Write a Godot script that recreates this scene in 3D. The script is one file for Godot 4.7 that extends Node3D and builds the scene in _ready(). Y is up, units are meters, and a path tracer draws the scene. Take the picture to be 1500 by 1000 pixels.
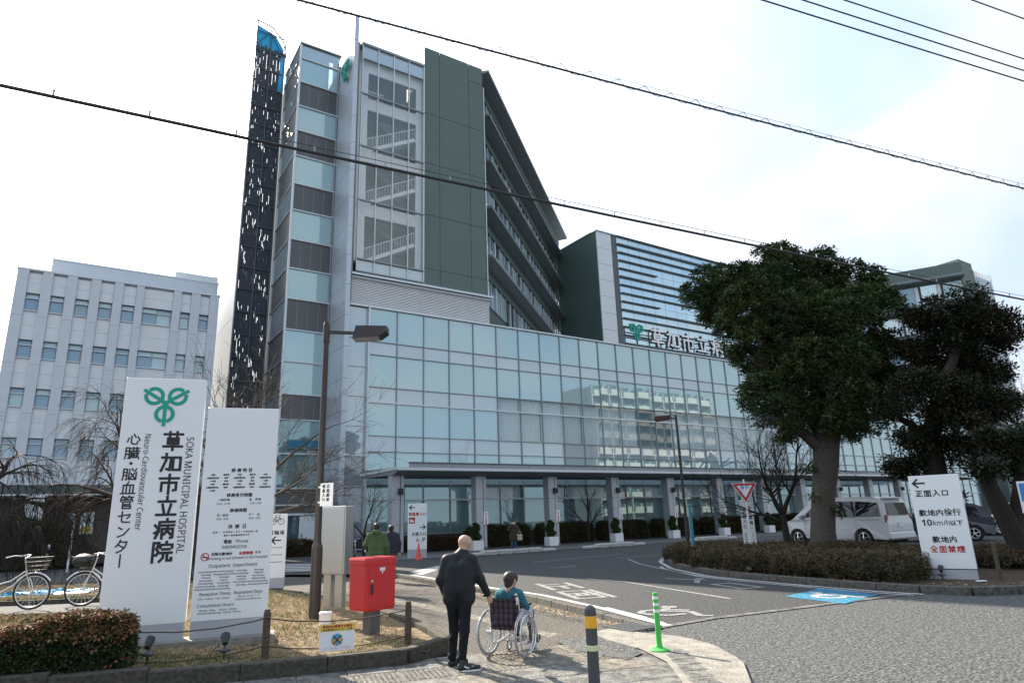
extends Node3D
# Forecourt of a municipal hospital in winter sun: glazed blocks, pylon signs, evergreens, a man pushing a wheelchair.
# Units are metres, y up; the camera stands on the pavement at (0, 1.8, 0) and looks along -z.

var rng := RandomNumberGenerator.new()
var taken := {}
var boxes := {}
var mats := {}
var unit_box := BoxMesh.new()

func _ready() -> void:
	rng.seed = 20240117
	setup_camera()
	setup_light()
	make_materials()
	build_ground()
	build_hospital()
	build_far_wing()
	build_white_building()
	build_scaffold()
	build_outside_blocks()
	build_trees()
	build_planting()
	build_signs()
	build_street_furniture()
	build_vehicles()
	build_bicycles()
	build_people()
	build_wires()
	build_small_details()

func setup_camera() -> void:
	var cam := Camera3D.new()
	cam.name = "camera"
	var p := deg_to_rad(15.08)
	var r := deg_to_rad(1.9)
	var forward := Vector3(0, sin(p), -cos(p))
	var up0 := Vector3(0, cos(p), sin(p))
	var right := Vector3.RIGHT * cos(r) - up0 * sin(r)
	var up := Vector3.RIGHT * sin(r) + up0 * cos(r)
	cam.transform = Transform3D(Basis(right, up, -forward), Vector3(0, 1.8, 0))
	cam.fov = 54.77
	cam.near = 0.1
	cam.far = 3000.0
	add_child(cam)
	cam.current = true

func sun_dir() -> Vector3:
	var e := deg_to_rad(34.5)
	return Vector3(-0.645 * cos(e), sin(e), -0.765 * cos(e)).normalized()

func setup_light() -> void:
	var sun := DirectionalLight3D.new()
	sun.name = "sun"
	sun.light_energy = 1.4
	sun.light_color = Color(1.0, 0.95, 0.87)
	sun.light_angular_distance = 0.5
	sun.shadow_enabled = true
	add_child(sun)
	sun.look_at_from_position(Vector3.ZERO, -sun_dir(), Vector3.UP)
	var we := WorldEnvironment.new()
	we.name = "environment"
	var e := Environment.new()
	e.background_mode = Environment.BG_SKY
	var sky := Sky.new()
	var sm := PanoramaSkyMaterial.new()
	sm.panorama = ImageTexture.create_from_image(sky_image())
	sky.sky_material = sm
	e.sky = sky
	e.background_energy_multiplier = 1.0
	e.tonemap_mode = Environment.TONE_MAPPER_LINEAR
	e.tonemap_exposure = 2.95
	e.sdfgi_enabled = true
	e.ssao_enabled = true
	e.ssil_enabled = true
	we.environment = e
	add_child(we)

func sky_image() -> Image:
	# thin winter haze: whitish near the horizon and towards the sun, paler blue overhead, soft cloud
	var w := 768
	var h := 384
	var im := Image.create(w, h, false, Image.FORMAT_RGBF)
	var n := FastNoiseLite.new()
	n.seed = 11
	n.noise_type = FastNoiseLite.TYPE_SIMPLEX_SMOOTH
	n.fractal_octaves = 5
	n.frequency = 1.0
	var s := sun_dir()
	for j in h:
		var el := PI / 2.0 - (j + 0.5) / h * PI
		for i in w:
			var az := (i + 0.5) / w * TAU
			# the panorama starts straight ahead (-z) and runs to the right
			var a := az
			var d := Vector3(sin(a) * cos(el), sin(el), -cos(a) * cos(el))
			var y := maxf(d.y, 0.0)
			var c := Vector3(0.37, 0.55, 0.83).lerp(Vector3(0.69, 0.755, 0.83), pow(1.0 - y, 2.2))
			var q := d / (0.35 + y)
			var cl := n.get_noise_3d(q.x * 1.5, q.y * 1.5, q.z * 1.5)
			var cover := smoothstep(-0.24, 0.25, cl)
			c = c.lerp(Vector3(0.715, 0.755, 0.795), cover * 0.86)
			var g := maxf(d.dot(s), 0.0)
			c += Vector3(1.0, 0.97, 0.92) * (0.9 * pow(g, 2.5) + 1.6 * pow(g, 12.0))
			c *= SKY
			im.set_pixel(i, j, Color(c.x, c.y, c.z))
	return im

const SKY := 0.44

# ---------------------------------------------------------------- helpers

class MB:
	var v := PackedVector3Array()
	var n := PackedVector3Array()
	var idx := PackedInt32Array()
	var col := PackedColorArray()
	func quad(a: Vector3, b: Vector3, c: Vector3, d: Vector3) -> void:
		var nn := (b - a).cross(c - a)
		if nn.length_squared() < 1e-14:
			nn = (c - a).cross(d - a)
		nn = nn.normalized()
		var o := v.size()
		v.append_array(PackedVector3Array([a, b, c, d]))
		n.append_array(PackedVector3Array([nn, nn, nn, nn]))
		idx.append_array(PackedInt32Array([o, o + 2, o + 1, o, o + 3, o + 2]))
	func tri(a: Vector3, b: Vector3, c: Vector3) -> void:
		var nn := (b - a).cross(c - a).normalized()
		var o := v.size()
		v.append_array(PackedVector3Array([a, b, c]))
		n.append_array(PackedVector3Array([nn, nn, nn]))
		idx.append_array(PackedInt32Array([o, o + 2, o + 1]))
	func box(c: Vector3, s: Vector3, b := Basis.IDENTITY) -> void:
		var x := b.x * s.x * 0.5
		var y := b.y * s.y * 0.5
		var z := b.z * s.z * 0.5
		quad(c - x - y + z, c + x - y + z, c + x + y + z, c - x + y + z)
		quad(c + x - y - z, c - x - y - z, c - x + y - z, c + x + y - z)
		quad(c + x - y + z, c + x - y - z, c + x + y - z, c + x + y + z)
		quad(c - x - y - z, c - x - y + z, c - x + y + z, c - x + y - z)
		quad(c - x + y + z, c + x + y + z, c + x + y - z, c - x + y - z)
		quad(c - x - y - z, c + x - y - z, c + x - y + z, c - x - y + z)
	func bar(a: Vector3, b: Vector3, w: float, h: float) -> void:
		# square bar from a to b
		var d := (b - a)
		var zz := d.normalized()
		var ref := Vector3.UP if absf(zz.y) < 0.95 else Vector3.RIGHT
		var xx := ref.cross(zz).normalized()
		var yy := zz.cross(xx)
		box((a + b) * 0.5, Vector3(w, h, d.length()), Basis(xx, yy, zz))
	func tube(pts: Array, radii: Array, sides := 8, caps := true) -> void:
		var o := v.size()
		var k := pts.size()
		var prev := Vector3.ZERO
		for i in k:
			var t: Vector3
			if i == 0: t = pts[1] - pts[0]
			elif i == k - 1: t = pts[k - 1] - pts[k - 2]
			else: t = pts[i + 1] - pts[i - 1]
			t = t.normalized()
			var ux: Vector3
			if prev == Vector3.ZERO:
				ux = (Vector3.UP if absf(t.y) < 0.9 else Vector3.RIGHT).cross(t).normalized()
			else:
				ux = (prev - t * prev.dot(t)).normalized()
			prev = ux
			var uy := t.cross(ux)
			for s in sides:
				var a := TAU * s / sides
				var dir := ux * cos(a) + uy * sin(a)
				v.append(pts[i] + dir * radii[i])
				n.append(dir)
		for i in k - 1:
			for s in sides:
				var s2 := (s + 1) % sides
				var a0 := o + i * sides + s
				var a1 := o + i * sides + s2
				var b0 := a0 + sides
				var b1 := a1 + sides
				idx.append_array(PackedInt32Array([a0, b1, a1, a0, b0, b1]))
		if caps:
			for e in 2:
				var i := 0 if e == 0 else k - 1
				var t: Vector3 = ((pts[0] - pts[1]) if e == 0 else (pts[k - 1] - pts[k - 2])).normalized()
				var co := v.size()
				v.append(pts[i])
				n.append(t)
				for s in sides:
					v.append(v[o + i * sides + s])
					n.append(t)
				for s in sides:
					var p := co + 1 + s
					var q := co + 1 + (s + 1) % sides
					if e == 0: idx.append_array(PackedInt32Array([co, p, q]))
					else: idx.append_array(PackedInt32Array([co, q, p]))
	func ball(c: Vector3, r: Vector3, seg := 12, rings := 8, jitter := 0.0, rg: RandomNumberGenerator = null) -> void:
		var o := v.size()
		for i in rings + 1:
			var ph := PI * i / rings
			for s in seg + 1:
				var a := TAU * s / seg
				var d := Vector3(sin(ph) * cos(a), cos(ph), sin(ph) * sin(a))
				v.append(c + d * r)
				n.append((d / r).normalized())
		for i in rings:
			for s in seg:
				var a0 := o + i * (seg + 1) + s
				idx.append_array(PackedInt32Array([a0, a0 + seg + 2, a0 + 1, a0, a0 + seg + 1, a0 + seg + 2]))
	func prism(poly: PackedVector2Array, z0: float, z1: float, xf := Transform3D.IDENTITY) -> void:
		# outline in x,y (any winding) drawn out from z0 to z1 (z1 > z0)
		var p := poly
		if Geometry2D.is_polygon_clockwise(p):
			p = p.duplicate()
			p.reverse()
		var t := Geometry2D.triangulate_polygon(p)
		for i in range(0, t.size(), 3):
			var a := p[t[i]]
			var b := p[t[i + 1]]
			var c := p[t[i + 2]]
			if (b - a).cross(c - a) < 0:
				var q := b
				b = c
				c = q
			tri(xf * Vector3(a.x, a.y, z1), xf * Vector3(b.x, b.y, z1), xf * Vector3(c.x, c.y, z1))
			tri(xf * Vector3(a.x, a.y, z0), xf * Vector3(c.x, c.y, z0), xf * Vector3(b.x, b.y, z0))
		for i in p.size():
			var a := p[i]
			var b := p[(i + 1) % p.size()]
			quad(xf * Vector3(a.x, a.y, z0), xf * Vector3(b.x, b.y, z0), xf * Vector3(b.x, b.y, z1), xf * Vector3(a.x, a.y, z1))
	func sheet(poly: PackedVector2Array, y: float) -> void:
		# flat polygon in x,z
		var t := Geometry2D.triangulate_polygon(poly)
		for i in range(0, t.size(), 3):
			var a := poly[t[i]]
			var b := poly[t[i + 1]]
			var c := poly[t[i + 2]]
			var va := Vector3(a.x, y, a.y)
			var vb := Vector3(b.x, y, b.y)
			var vc := Vector3(c.x, y, c.y)
			if (vb - va).cross(vc - va).y < 0: tri(va, vc, vb)
			else: tri(va, vb, vc)
	func torus(c: Vector3, axis: Vector3, r: float, t: float, seg := 28, sides := 8) -> void:
		var ux := (Vector3.UP if absf(axis.y) < 0.9 else Vector3.RIGHT).cross(axis).normalized()
		var uy := axis.cross(ux)
		var o := v.size()
		for i in seg:
			var a := TAU * i / seg
			var d := ux * cos(a) + uy * sin(a)
			for s in sides:
				var b := TAU * s / sides
				var nn := d * cos(b) + axis * sin(b)
				v.append(c + d * r + nn * t)
				n.append(nn)
		for i in seg:
			for s in sides:
				var i2 := (i + 1) % seg
				var s2 := (s + 1) % sides
				idx.append_array(PackedInt32Array([o + i * sides + s, o + i * sides + s2, o + i2 * sides + s2, o + i * sides + s, o + i2 * sides + s2, o + i2 * sides + s]))
	func lathe(prof: Array, sides := 20, c := Vector3.ZERO) -> void:
		# prof: Vector2(radius, y) from bottom to top, smooth round, flat along
		for i in prof.size() - 1:
			var p: Vector2 = prof[i]
			var q: Vector2 = prof[i + 1]
			var nd := Vector2(q.y - p.y, p.x - q.x).normalized()
			var o := v.size()
			for s in sides + 1:
				var a := TAU * s / sides
				var d := Vector3(cos(a), 0, sin(a))
				v.append(c + d * p.x + Vector3(0, p.y, 0))
				v.append(c + d * q.x + Vector3(0, q.y, 0))
				var nn := d * nd.x + Vector3(0, nd.y, 0)
				n.append(nn)
				n.append(nn)
			for s in sides:
				var k := o + s * 2
				idx.append_array(PackedInt32Array([k, k + 3, k + 1, k, k + 2, k + 3]))
	func mesh() -> ArrayMesh:
		var a := []
		a.resize(Mesh.ARRAY_MAX)
		a[Mesh.ARRAY_VERTEX] = v
		a[Mesh.ARRAY_NORMAL] = n
		a[Mesh.ARRAY_INDEX] = idx
		if col.size() == v.size() and col.size() > 0:
			a[Mesh.ARRAY_COLOR] = col
		var m := ArrayMesh.new()
		m.add_surface_from_arrays(Mesh.PRIMITIVE_TRIANGLES, a)
		return m

func numbered(called: String) -> String:
	var k: int = taken.get(called, 0)
	taken[called] = k + 1
	return called if k == 0 else "%s_%03d" % [called, k]

func thing(called: String, label: String, category: String, at := Vector3.ZERO, turn := 0.0, group := "") -> Node3D:
	var o := Node3D.new()
	o.name = numbered(called)
	add_child(o)
	o.position = at
	o.rotation.y = turn
	o.set_meta("label", label)
	o.set_meta("category", category)
	if group != "":
		o.set_meta("group", group)
	return o

func copy_of(src: Node3D, called: String, label: String, at: Vector3, turn: float) -> Node3D:
	var o: Node3D = src.duplicate()
	o.name = numbered(called)
	add_child(o)
	o.position = at
	o.rotation.y = turn
	o.set_meta("label", label)
	return o

func node(parent: Node, called: String, at := Vector3.ZERO, rot := Vector3.ZERO) -> Node3D:
	var o := Node3D.new()
	o.name = called
	parent.add_child(o, true)
	o.position = at
	o.rotation = rot
	return o

func part(parent: Node, called: String, mesh: Mesh, m: Material, at := Vector3.ZERO, rot := Vector3.ZERO) -> MeshInstance3D:
	var o := MeshInstance3D.new()
	o.name = called
	o.mesh = mesh
	o.material_override = m
	o.cast_shadow = GeometryInstance3D.SHADOW_CASTING_SETTING_ON
	parent.add_child(o, true)
	o.position = at
	o.rotation = rot
	return o

func struct(called: String, mesh: Mesh, m: Material, at := Vector3.ZERO) -> MeshInstance3D:
	var o := part(self, numbered(called), mesh, m, at)
	o.set_meta("kind", "structure")
	return o

func bmesh(s: Vector3) -> Mesh:
	var key := "%.3f,%.3f,%.3f" % [s.x, s.y, s.z]
	if not boxes.has(key):
		var b := MB.new()
		b.box(Vector3.ZERO, s)
		boxes[key] = b.mesh()
	return boxes[key]

func soft_box(s: Vector3, r: float) -> Mesh:
	# box with chamfered edges
	var key := "s%.3f,%.3f,%.3f,%.3f" % [s.x, s.y, s.z, r]
	if not boxes.has(key):
		var b := MB.new()
		var h := s * 0.5
		var pr := [[1.0 - 0.0, 0]]
		var ring := func(inset: float) -> Array:
			var x := h.x - inset
			var z := h.z - inset
			var k := r
			return [Vector2(-x + k, z), Vector2(x - k, z), Vector2(x, z - k), Vector2(x, -z + k), Vector2(x - k, -z), Vector2(-x + k, -z), Vector2(-x, -z + k), Vector2(-x, z - k)]
		var lv := [[r, -h.y], [0.0, -h.y + r], [0.0, h.y - r], [r, h.y]]
		for i in 3:
			var p: Array = ring.call(lv[i][0])
			var q: Array = ring.call(lv[i + 1][0])
			for e in 8:
				var e2 := (e + 1) % 8
				b.quad(Vector3(p[e].x, lv[i][1], p[e].y), Vector3(p[e2].x, lv[i][1], p[e2].y), Vector3(q[e2].x, lv[i + 1][1], q[e2].y), Vector3(q[e].x, lv[i + 1][1], q[e].y))
		var top: Array = ring.call(r)
		b.sheet(PackedVector2Array(top), h.y)
		b.sheet(PackedVector2Array(top), -h.y)
		boxes[key] = b.mesh()
	return boxes[key]

func pbox(parent: Node, called: String, m: Material, c: Vector3, s: Vector3, rot := Vector3.ZERO) -> MeshInstance3D:
	return part(parent, called, bmesh(s), m, c, rot)

func text_part(parent: Node, called: String, words: String, size: float, m: Material, at: Vector3, rot := Vector3.ZERO, bold := false, align := HORIZONTAL_ALIGNMENT_CENTER) -> MeshInstance3D:
	# size = height of capitals in metres
	var t := TextMesh.new()
	var f := SystemFont.new()
	f.font_names = PackedStringArray(["Droid Sans"])
	if bold:
		f.font_weight = 700
	t.font = f
	t.text = words
	t.font_size = 32
	t.pixel_size = size / 23.0
	t.depth = 0.002
	t.curve_step = 4.0
	t.horizontal_alignment = align
	t.vertical_alignment = VERTICAL_ALIGNMENT_CENTER
	return part(parent, called, t, m, at, rot)

func lin(r: float, g: float, b: float) -> Color:
	return Color(r, g, b).linear_to_srgb()

func noise_tex(freq: float, lo: float, hi: float, sd: int, size := 512, oct := 4, kind := FastNoiseLite.TYPE_SIMPLEX_SMOOTH, tint := Color(1, 1, 1)) -> NoiseTexture2D:
	var t := NoiseTexture2D.new()
	t.width = size
	t.height = size
	t.seamless = true
	t.generate_mipmaps = false
	var n := FastNoiseLite.new()
	n.seed = sd
	n.noise_type = kind
	n.frequency = freq
	n.fractal_octaves = oct
	t.noise = n
	var g := Gradient.new()
	g.offsets = PackedFloat32Array([0.15, 0.85])
	g.colors = PackedColorArray([Color(lo, lo, lo) * tint, Color(hi, hi, hi)])
	t.color_ramp = g
	return t

func bump_tex(freq: float, strength: float, sd: int, size := 512, oct := 4) -> NoiseTexture2D:
	var t := NoiseTexture2D.new()
	t.width = size
	t.height = size
	t.seamless = true
	t.generate_mipmaps = false
	t.as_normal_map = true
	t.bump_strength = strength
	var n := FastNoiseLite.new()
	n.seed = sd
	n.noise_type = FastNoiseLite.TYPE_SIMPLEX_SMOOTH
	n.frequency = freq
	n.fractal_octaves = oct
	t.noise = n
	return t

func mat(key: String, c: Color, rough := 0.8, metal := 0.0, tex: Texture2D = null, scale := 1.0, bump: Texture2D = null, bump_scale := 1.0) -> StandardMaterial3D:
	if mats.has(key):
		return mats[key]
	var m := StandardMaterial3D.new()
	m.resource_name = key
	m.albedo_color = c
	m.roughness = rough
	m.metallic = metal
	if tex or bump:
		m.uv1_triplanar = true
		m.uv1_world_triplanar = true
		m.uv1_scale = Vector3.ONE * scale
	if tex:
		m.albedo_texture = tex
	if bump:
		m.normal_enabled = true
		m.normal_texture = bump
		m.normal_scale = bump_scale
	mats[key] = m
	return m

# ---------------------------------------------------------------- materials

func make_materials() -> void:
	var grain := noise_tex(0.012, 0.62, 1.0, 3, 1024, 8)
	(grain.noise as FastNoiseLite).fractal_gain = 0.78
	var speck := noise_tex(0.028, 0.4, 1.0, 13, 1024, 4)
	(speck.noise as FastNoiseLite).fractal_gain = 0.95
	var soft := noise_tex(0.006, 0.955, 1.0, 5, 512, 4)
	var streak := noise_tex(0.01, 0.965, 1.0, 8, 512, 5)
	var mott := noise_tex(0.02, 0.55, 1.0, 9, 512, 6)
	(mott.noise as FastNoiseLite).fractal_gain = 0.65
	var mott_soft := noise_tex(0.02, 0.8, 1.0, 10, 512, 6)
	var rough := bump_tex(0.12, 6.0, 21, 512, 3)
	var fine := bump_tex(0.05, 3.0, 22, 512, 3)
	mat("asphalt_dark", lin(0.085, 0.091, 0.096), 0.88, 0.0, speck, 0.3, rough, 0.7)
	mat("asphalt_light", lin(0.152, 0.162, 0.166), 0.9, 0.0, speck, 0.26, rough, 0.7)
	mat("asphalt_far", lin(0.13, 0.135, 0.135), 0.9, 0.0, grain, 0.21)
	mat("aggregate", lin(0.18, 0.163, 0.142), 0.92, 0.0, speck, 0.36, rough, 0.9)
	mat("slab", lin(0.22, 0.218, 0.208), 0.9, 0.0, mott, 0.35, rough, 0.4)
	mat("slab_warm", lin(0.27, 0.245, 0.205), 0.9, 0.0, mott, 0.41, rough, 0.4)
	mat("slab_dark", lin(0.19, 0.19, 0.185), 0.9, 0.0, mott, 0.3, rough, 0.4)
	mat("concrete", lin(0.28, 0.265, 0.235), 0.9, 0.0, mott_soft, 0.3, rough, 0.3)
	mat("concrete_pale", lin(0.5, 0.5, 0.48), 0.9, 0.0, mott_soft, 0.5)
	mat("kerb_stone", lin(0.15, 0.143, 0.128), 0.92, 0.0, mott, 0.8, rough, 0.6)
	mat("kerb_dark", lin(0.115, 0.105, 0.085), 0.95, 0.0, mott, 1.2, rough, 0.8)
	mat("paint", lin(0.68, 0.69, 0.69), 0.7, 0.0, mott, 1.0)
	mat("paint_worn", lin(0.56, 0.57, 0.57), 0.8, 0.0, noise_tex(0.05, 0.3, 1.0, 31, 512, 6), 1.0)
	mat("paint_blue", lin(0.045, 0.3, 0.5), 0.7, 0.0, mott, 1.0)
	mat("soil", lin(0.12, 0.085, 0.055), 1.0, 0.0, mott, 0.7, rough, 1.2)
	mat("lawn", lin(0.3, 0.225, 0.13), 1.0, 0.0, mott, 0.5, rough, 1.0)
	mat("iron", lin(0.16, 0.165, 0.17), 0.6, 0.5)
	mat("white_paint", lin(0.78, 0.79, 0.8), 0.5, 0.0, soft, 0.4)
	mat("sign_white", lin(0.79, 0.81, 0.83), 0.38)
	mat("sign_grey", lin(0.42, 0.44, 0.47), 0.5, 0.0, soft, 0.6)
	mat("letter_white", lin(0.9, 0.91, 0.92), 0.4)
	mat("ink", lin(0.012, 0.013, 0.018), 0.55)
	mat("ink_red", lin(0.42, 0.02, 0.02), 0.55)
	mat("ink_blue", lin(0.05, 0.22, 0.55), 0.55)
	mat("emblem_green", lin(0.0, 0.33, 0.24), 0.45)
	mat("post_red", lin(0.56, 0.022, 0.028), 0.28, 0.0, soft, 0.8)
	mat("black", lin(0.02, 0.021, 0.023), 0.6)
	mat("rubber", lin(0.022, 0.022, 0.022), 0.85)
	mat("lamp_brown", lin(0.033, 0.028, 0.027), 0.42, 0.2)
	mat("steel", lin(0.47, 0.48, 0.48), 0.27, 0.85)
	mat("chrome", lin(0.75, 0.76, 0.78), 0.2, 0.9)
	mat("silver_clad", lin(0.5, 0.55, 0.61), 0.4, 0.35, streak, 0.15)
	mat("column_clad", lin(0.42, 0.45, 0.48), 0.42, 0.25)
	mat("frame_grey", lin(0.3, 0.325, 0.345), 0.45, 0.3)
	mat("frame_dark", lin(0.1, 0.115, 0.125), 0.5, 0.3)
	mat("frame_light", lin(0.6, 0.64, 0.67), 0.45, 0.3)
	mat("green_clad", lin(0.108, 0.158, 0.142), 0.62, 0.0, soft, 0.12)
	mat("green_dark", lin(0.085, 0.125, 0.115), 0.65, 0.0, soft, 0.12)
	mat("soffit", lin(0.2, 0.225, 0.235), 0.7, 0.0, soft, 0.2)
	mat("dark_panel", lin(0.105, 0.11, 0.115), 0.35, 0.1, soft, 0.3)
	mat("plinth_dark", lin(0.05, 0.045, 0.043), 0.6, 0.0, soft, 0.5)
	mat("clad_white", lin(0.72, 0.755, 0.79), 0.6, 0.0, streak, 0.2)
	mat("clad_pale", lin(0.6, 0.65, 0.71), 0.6, 0.0, streak, 0.2)
	mat("interior", lin(0.26, 0.28, 0.28), 0.9)
	mat("interior_dark", lin(0.12, 0.14, 0.15), 0.9)
	mat("curtain", lin(0.8, 0.84, 0.84), 0.95)
	mat("brown_wall", lin(0.08, 0.064, 0.058), 0.7, 0.0, soft, 0.5)
	glass("pane_a", lin(0.4, 0.555, 0.585), 0.4)
	glass("pane_b", lin(0.38, 0.535, 0.565), 0.4)
	glass("pane_c", lin(0.425, 0.57, 0.595), 0.4)
	glass("spandrel_a", lin(0.44, 0.53, 0.575), 0.36)
	glass("spandrel_b", lin(0.465, 0.555, 0.6), 0.36)
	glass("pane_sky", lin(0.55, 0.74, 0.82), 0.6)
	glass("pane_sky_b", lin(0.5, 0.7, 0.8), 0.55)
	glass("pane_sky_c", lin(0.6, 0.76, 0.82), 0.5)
	glass("pane_ground", lin(0.24, 0.38, 0.405), 0.38)
	glass("pane_ground_b", lin(0.28, 0.42, 0.44), 0.38)
	glass("spandrel_dim", lin(0.27, 0.33, 0.36), 0.2)
	glass("pane_dark", lin(0.07, 0.12, 0.14), 0.25)
	glass("pane_window", lin(0.22, 0.34, 0.43), 0.34)
	glass("pane_lit", lin(0.42, 0.58, 0.63), 0.15)
	glass("van_glass", lin(0.02, 0.025, 0.028), 0.1)
	var cg := mat("clear_glass", Color(0.72, 0.86, 0.86, 0.07), 0.015)
	cg.transparency = BaseMaterial3D.TRANSPARENCY_ALPHA
	var cg2 := mat("clear_teal", Color(0.6, 0.76, 0.78, 0.16), 0.015)
	cg2.transparency = BaseMaterial3D.TRANSPARENCY_ALPHA
	mat("bark", lin(0.105, 0.085, 0.066), 0.95, 0.0, mott, 1.1, rough, 1.6)
	mat("bark_grey", lin(0.16, 0.135, 0.115), 0.95, 0.0, mott, 1.5, fine, 1.0)
	mat("bark_dark", lin(0.05, 0.04, 0.034), 0.95, 0.0, mott, 1.5)
	mat("wood_post", lin(0.16, 0.125, 0.085), 0.9, 0.0, mott, 2.5, rough, 1.0)
	mat("rope", lin(0.06, 0.05, 0.035), 0.95)
	mat("cone_red", lin(0.7, 0.09, 0.05), 0.5)
	mat("tarp_blue", lin(0.02, 0.19, 0.33), 0.9)
	mat("netting", lin(0.045, 0.062, 0.085), 0.8)
	for k in ["leaf", "dry"]:
		var lm := mat(k, Color.WHITE, 0.72 if k == "leaf" else 0.8)
		lm.metallic_specular = 0.28
		lm.vertex_color_use_as_albedo = true
		lm.cull_mode = BaseMaterial3D.CULL_DISABLED
		lm.backlight_enabled = true
		lm.backlight = Color(0.06, 0.08, 0.03)

func glass(key: String, c: Color, metal: float) -> void:
	var m := mat(key, c, 0.012, metal)
	m.metallic_specular = 0.6

func M(key: String) -> Material:
	return mats[key]

# ---------------------------------------------------------------- ground

func lawn_y(x: float) -> float:
	return 0.12 + 0.33 * clampf((-x - 3.0) / 8.0, 0.0, 1.0)

func ribbon(pts: Array, half: float, y: float) -> Mesh:
	# flat painted line of constant width through x,z points
	var b := MB.new()
	var L := []
	var R := []
	for i in pts.size():
		var a: Vector2 = pts[maxi(i - 1, 0)]
		var c: Vector2 = pts[mini(i + 1, pts.size() - 1)]
		var t := (c - a).normalized()
		var nn := Vector2(-t.y, t.x)
		var p: Vector2 = pts[i]
		L.append(Vector3(p.x + nn.x * half, y, p.y + nn.y * half))
		R.append(Vector3(p.x - nn.x * half, y, p.y - nn.y * half))
	for i in pts.size() - 1:
		b.quad(L[i], L[i + 1], R[i + 1], R[i])
	if b.n[0].y < 0:
		b = MB.new()
		for i in pts.size() - 1:
			b.quad(R[i], R[i + 1], L[i + 1], L[i])
	return b.mesh()

func smooth_line(pts: Array, step: float) -> Array:
	var c := Curve2D.new()
	for i in pts.size():
		var t := Vector2.ZERO
		if i > 0 and i < pts.size() - 1:
			t = (pts[i + 1] - pts[i - 1]) / 6.0
		c.add_point(pts[i], -t, t)
	var out := []
	var n := maxi(2, int(c.get_baked_length() / step))
	for i in n + 1:
		out.append(c.sample_baked(c.get_baked_length() * i / n))
	return out

func kerb_row(parent: Node, pts: Array, stone: float, width: float, height: float, m: Material, foot := -0.02) -> void:
	var line := smooth_line(pts, stone)
	for i in line.size() - 1:
		var a: Vector2 = line[i]
		var b: Vector2 = line[i + 1]
		var d := b - a
		var s := soft_box(Vector3(snappedf(d.length() - 0.012, 0.02), height - foot + snappedf(rng.randf_range(-0.004, 0.004), 0.004), width), 0.012)
		part(parent, "kerb_stone", s, m, Vector3((a.x + b.x) / 2, (height + foot) / 2, (a.y + b.y) / 2), Vector3(0, -atan2(d.y, d.x), 0))

func v2(a: Array) -> Array:
	var o := []
	for i in range(0, a.size(), 2):
		o.append(Vector2(a[i], a[i + 1]))
	return o

func sloped_sheet(a: Array) -> Mesh:
	# polygon of x, z, y triples
	var p := PackedVector2Array()
	var h := []
	for i in range(0, a.size(), 3):
		p.append(Vector2(a[i], a[i + 1]))
		h.append(a[i + 2])
	path_poly = p
	path_tris = Geometry2D.triangulate_polygon(p)
	path_h = h
	var b := MB.new()
	for i in range(0, path_tris.size(), 3):
		var q := []
		for k in 3:
			var j: int = path_tris[i + k]
			q.append(Vector3(p[j].x, h[j], p[j].y))
		if (q[1] - q[0]).cross(q[2] - q[0]).y < 0: b.tri(q[0], q[2], q[1])
		else: b.tri(q[0], q[1], q[2])
	return b.mesh()

var path_poly: PackedVector2Array
var path_tris: PackedInt32Array
var path_h: Array

func path_y(c: Vector2) -> float:
	# height of the path under a point
	for i in range(0, path_tris.size(), 3):
		var p := path_poly[path_tris[i]]
		var q := path_poly[path_tris[i + 1]]
		var r := path_poly[path_tris[i + 2]]
		var d := (q - p).cross(r - p)
		var u := (q - c).cross(r - c) / d
		var v := (r - c).cross(p - c) / d
		if u >= -0.001 and v >= -0.001 and u + v <= 1.001:
			return u * path_h[path_tris[i]] + v * path_h[path_tris[i + 1]] + (1.0 - u - v) * path_h[path_tris[i + 2]]
	return 0.0

func sheet_mesh(a: Array, y: float) -> Mesh:
	var b := MB.new()
	b.sheet(PackedVector2Array(v2(a)), y)
	return b.mesh()

const ROAD_KERB := [2.12, -11.75, 1.32, -14.14, 0.21, -16.88, -1.15, -19.09, -2.57, -21.62, -4.12, -24.53, -4.69, -25.66, -5.6, -26.9, -7.2, -27.8, -9.2, -28.2]
const ISLAND := [7.6, -33.5, 6.5, -30.0, 5.75, -27.0, 5.45, -23.8, 5.8, -20.57, 6.54, -18.74, 7.31, -17.16, 8.15, -15.63, 8.72, -14.85, 9.3, -14.4, 10.29, -14.43, 13.5, -14.9, 22.0, -16.5]

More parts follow.
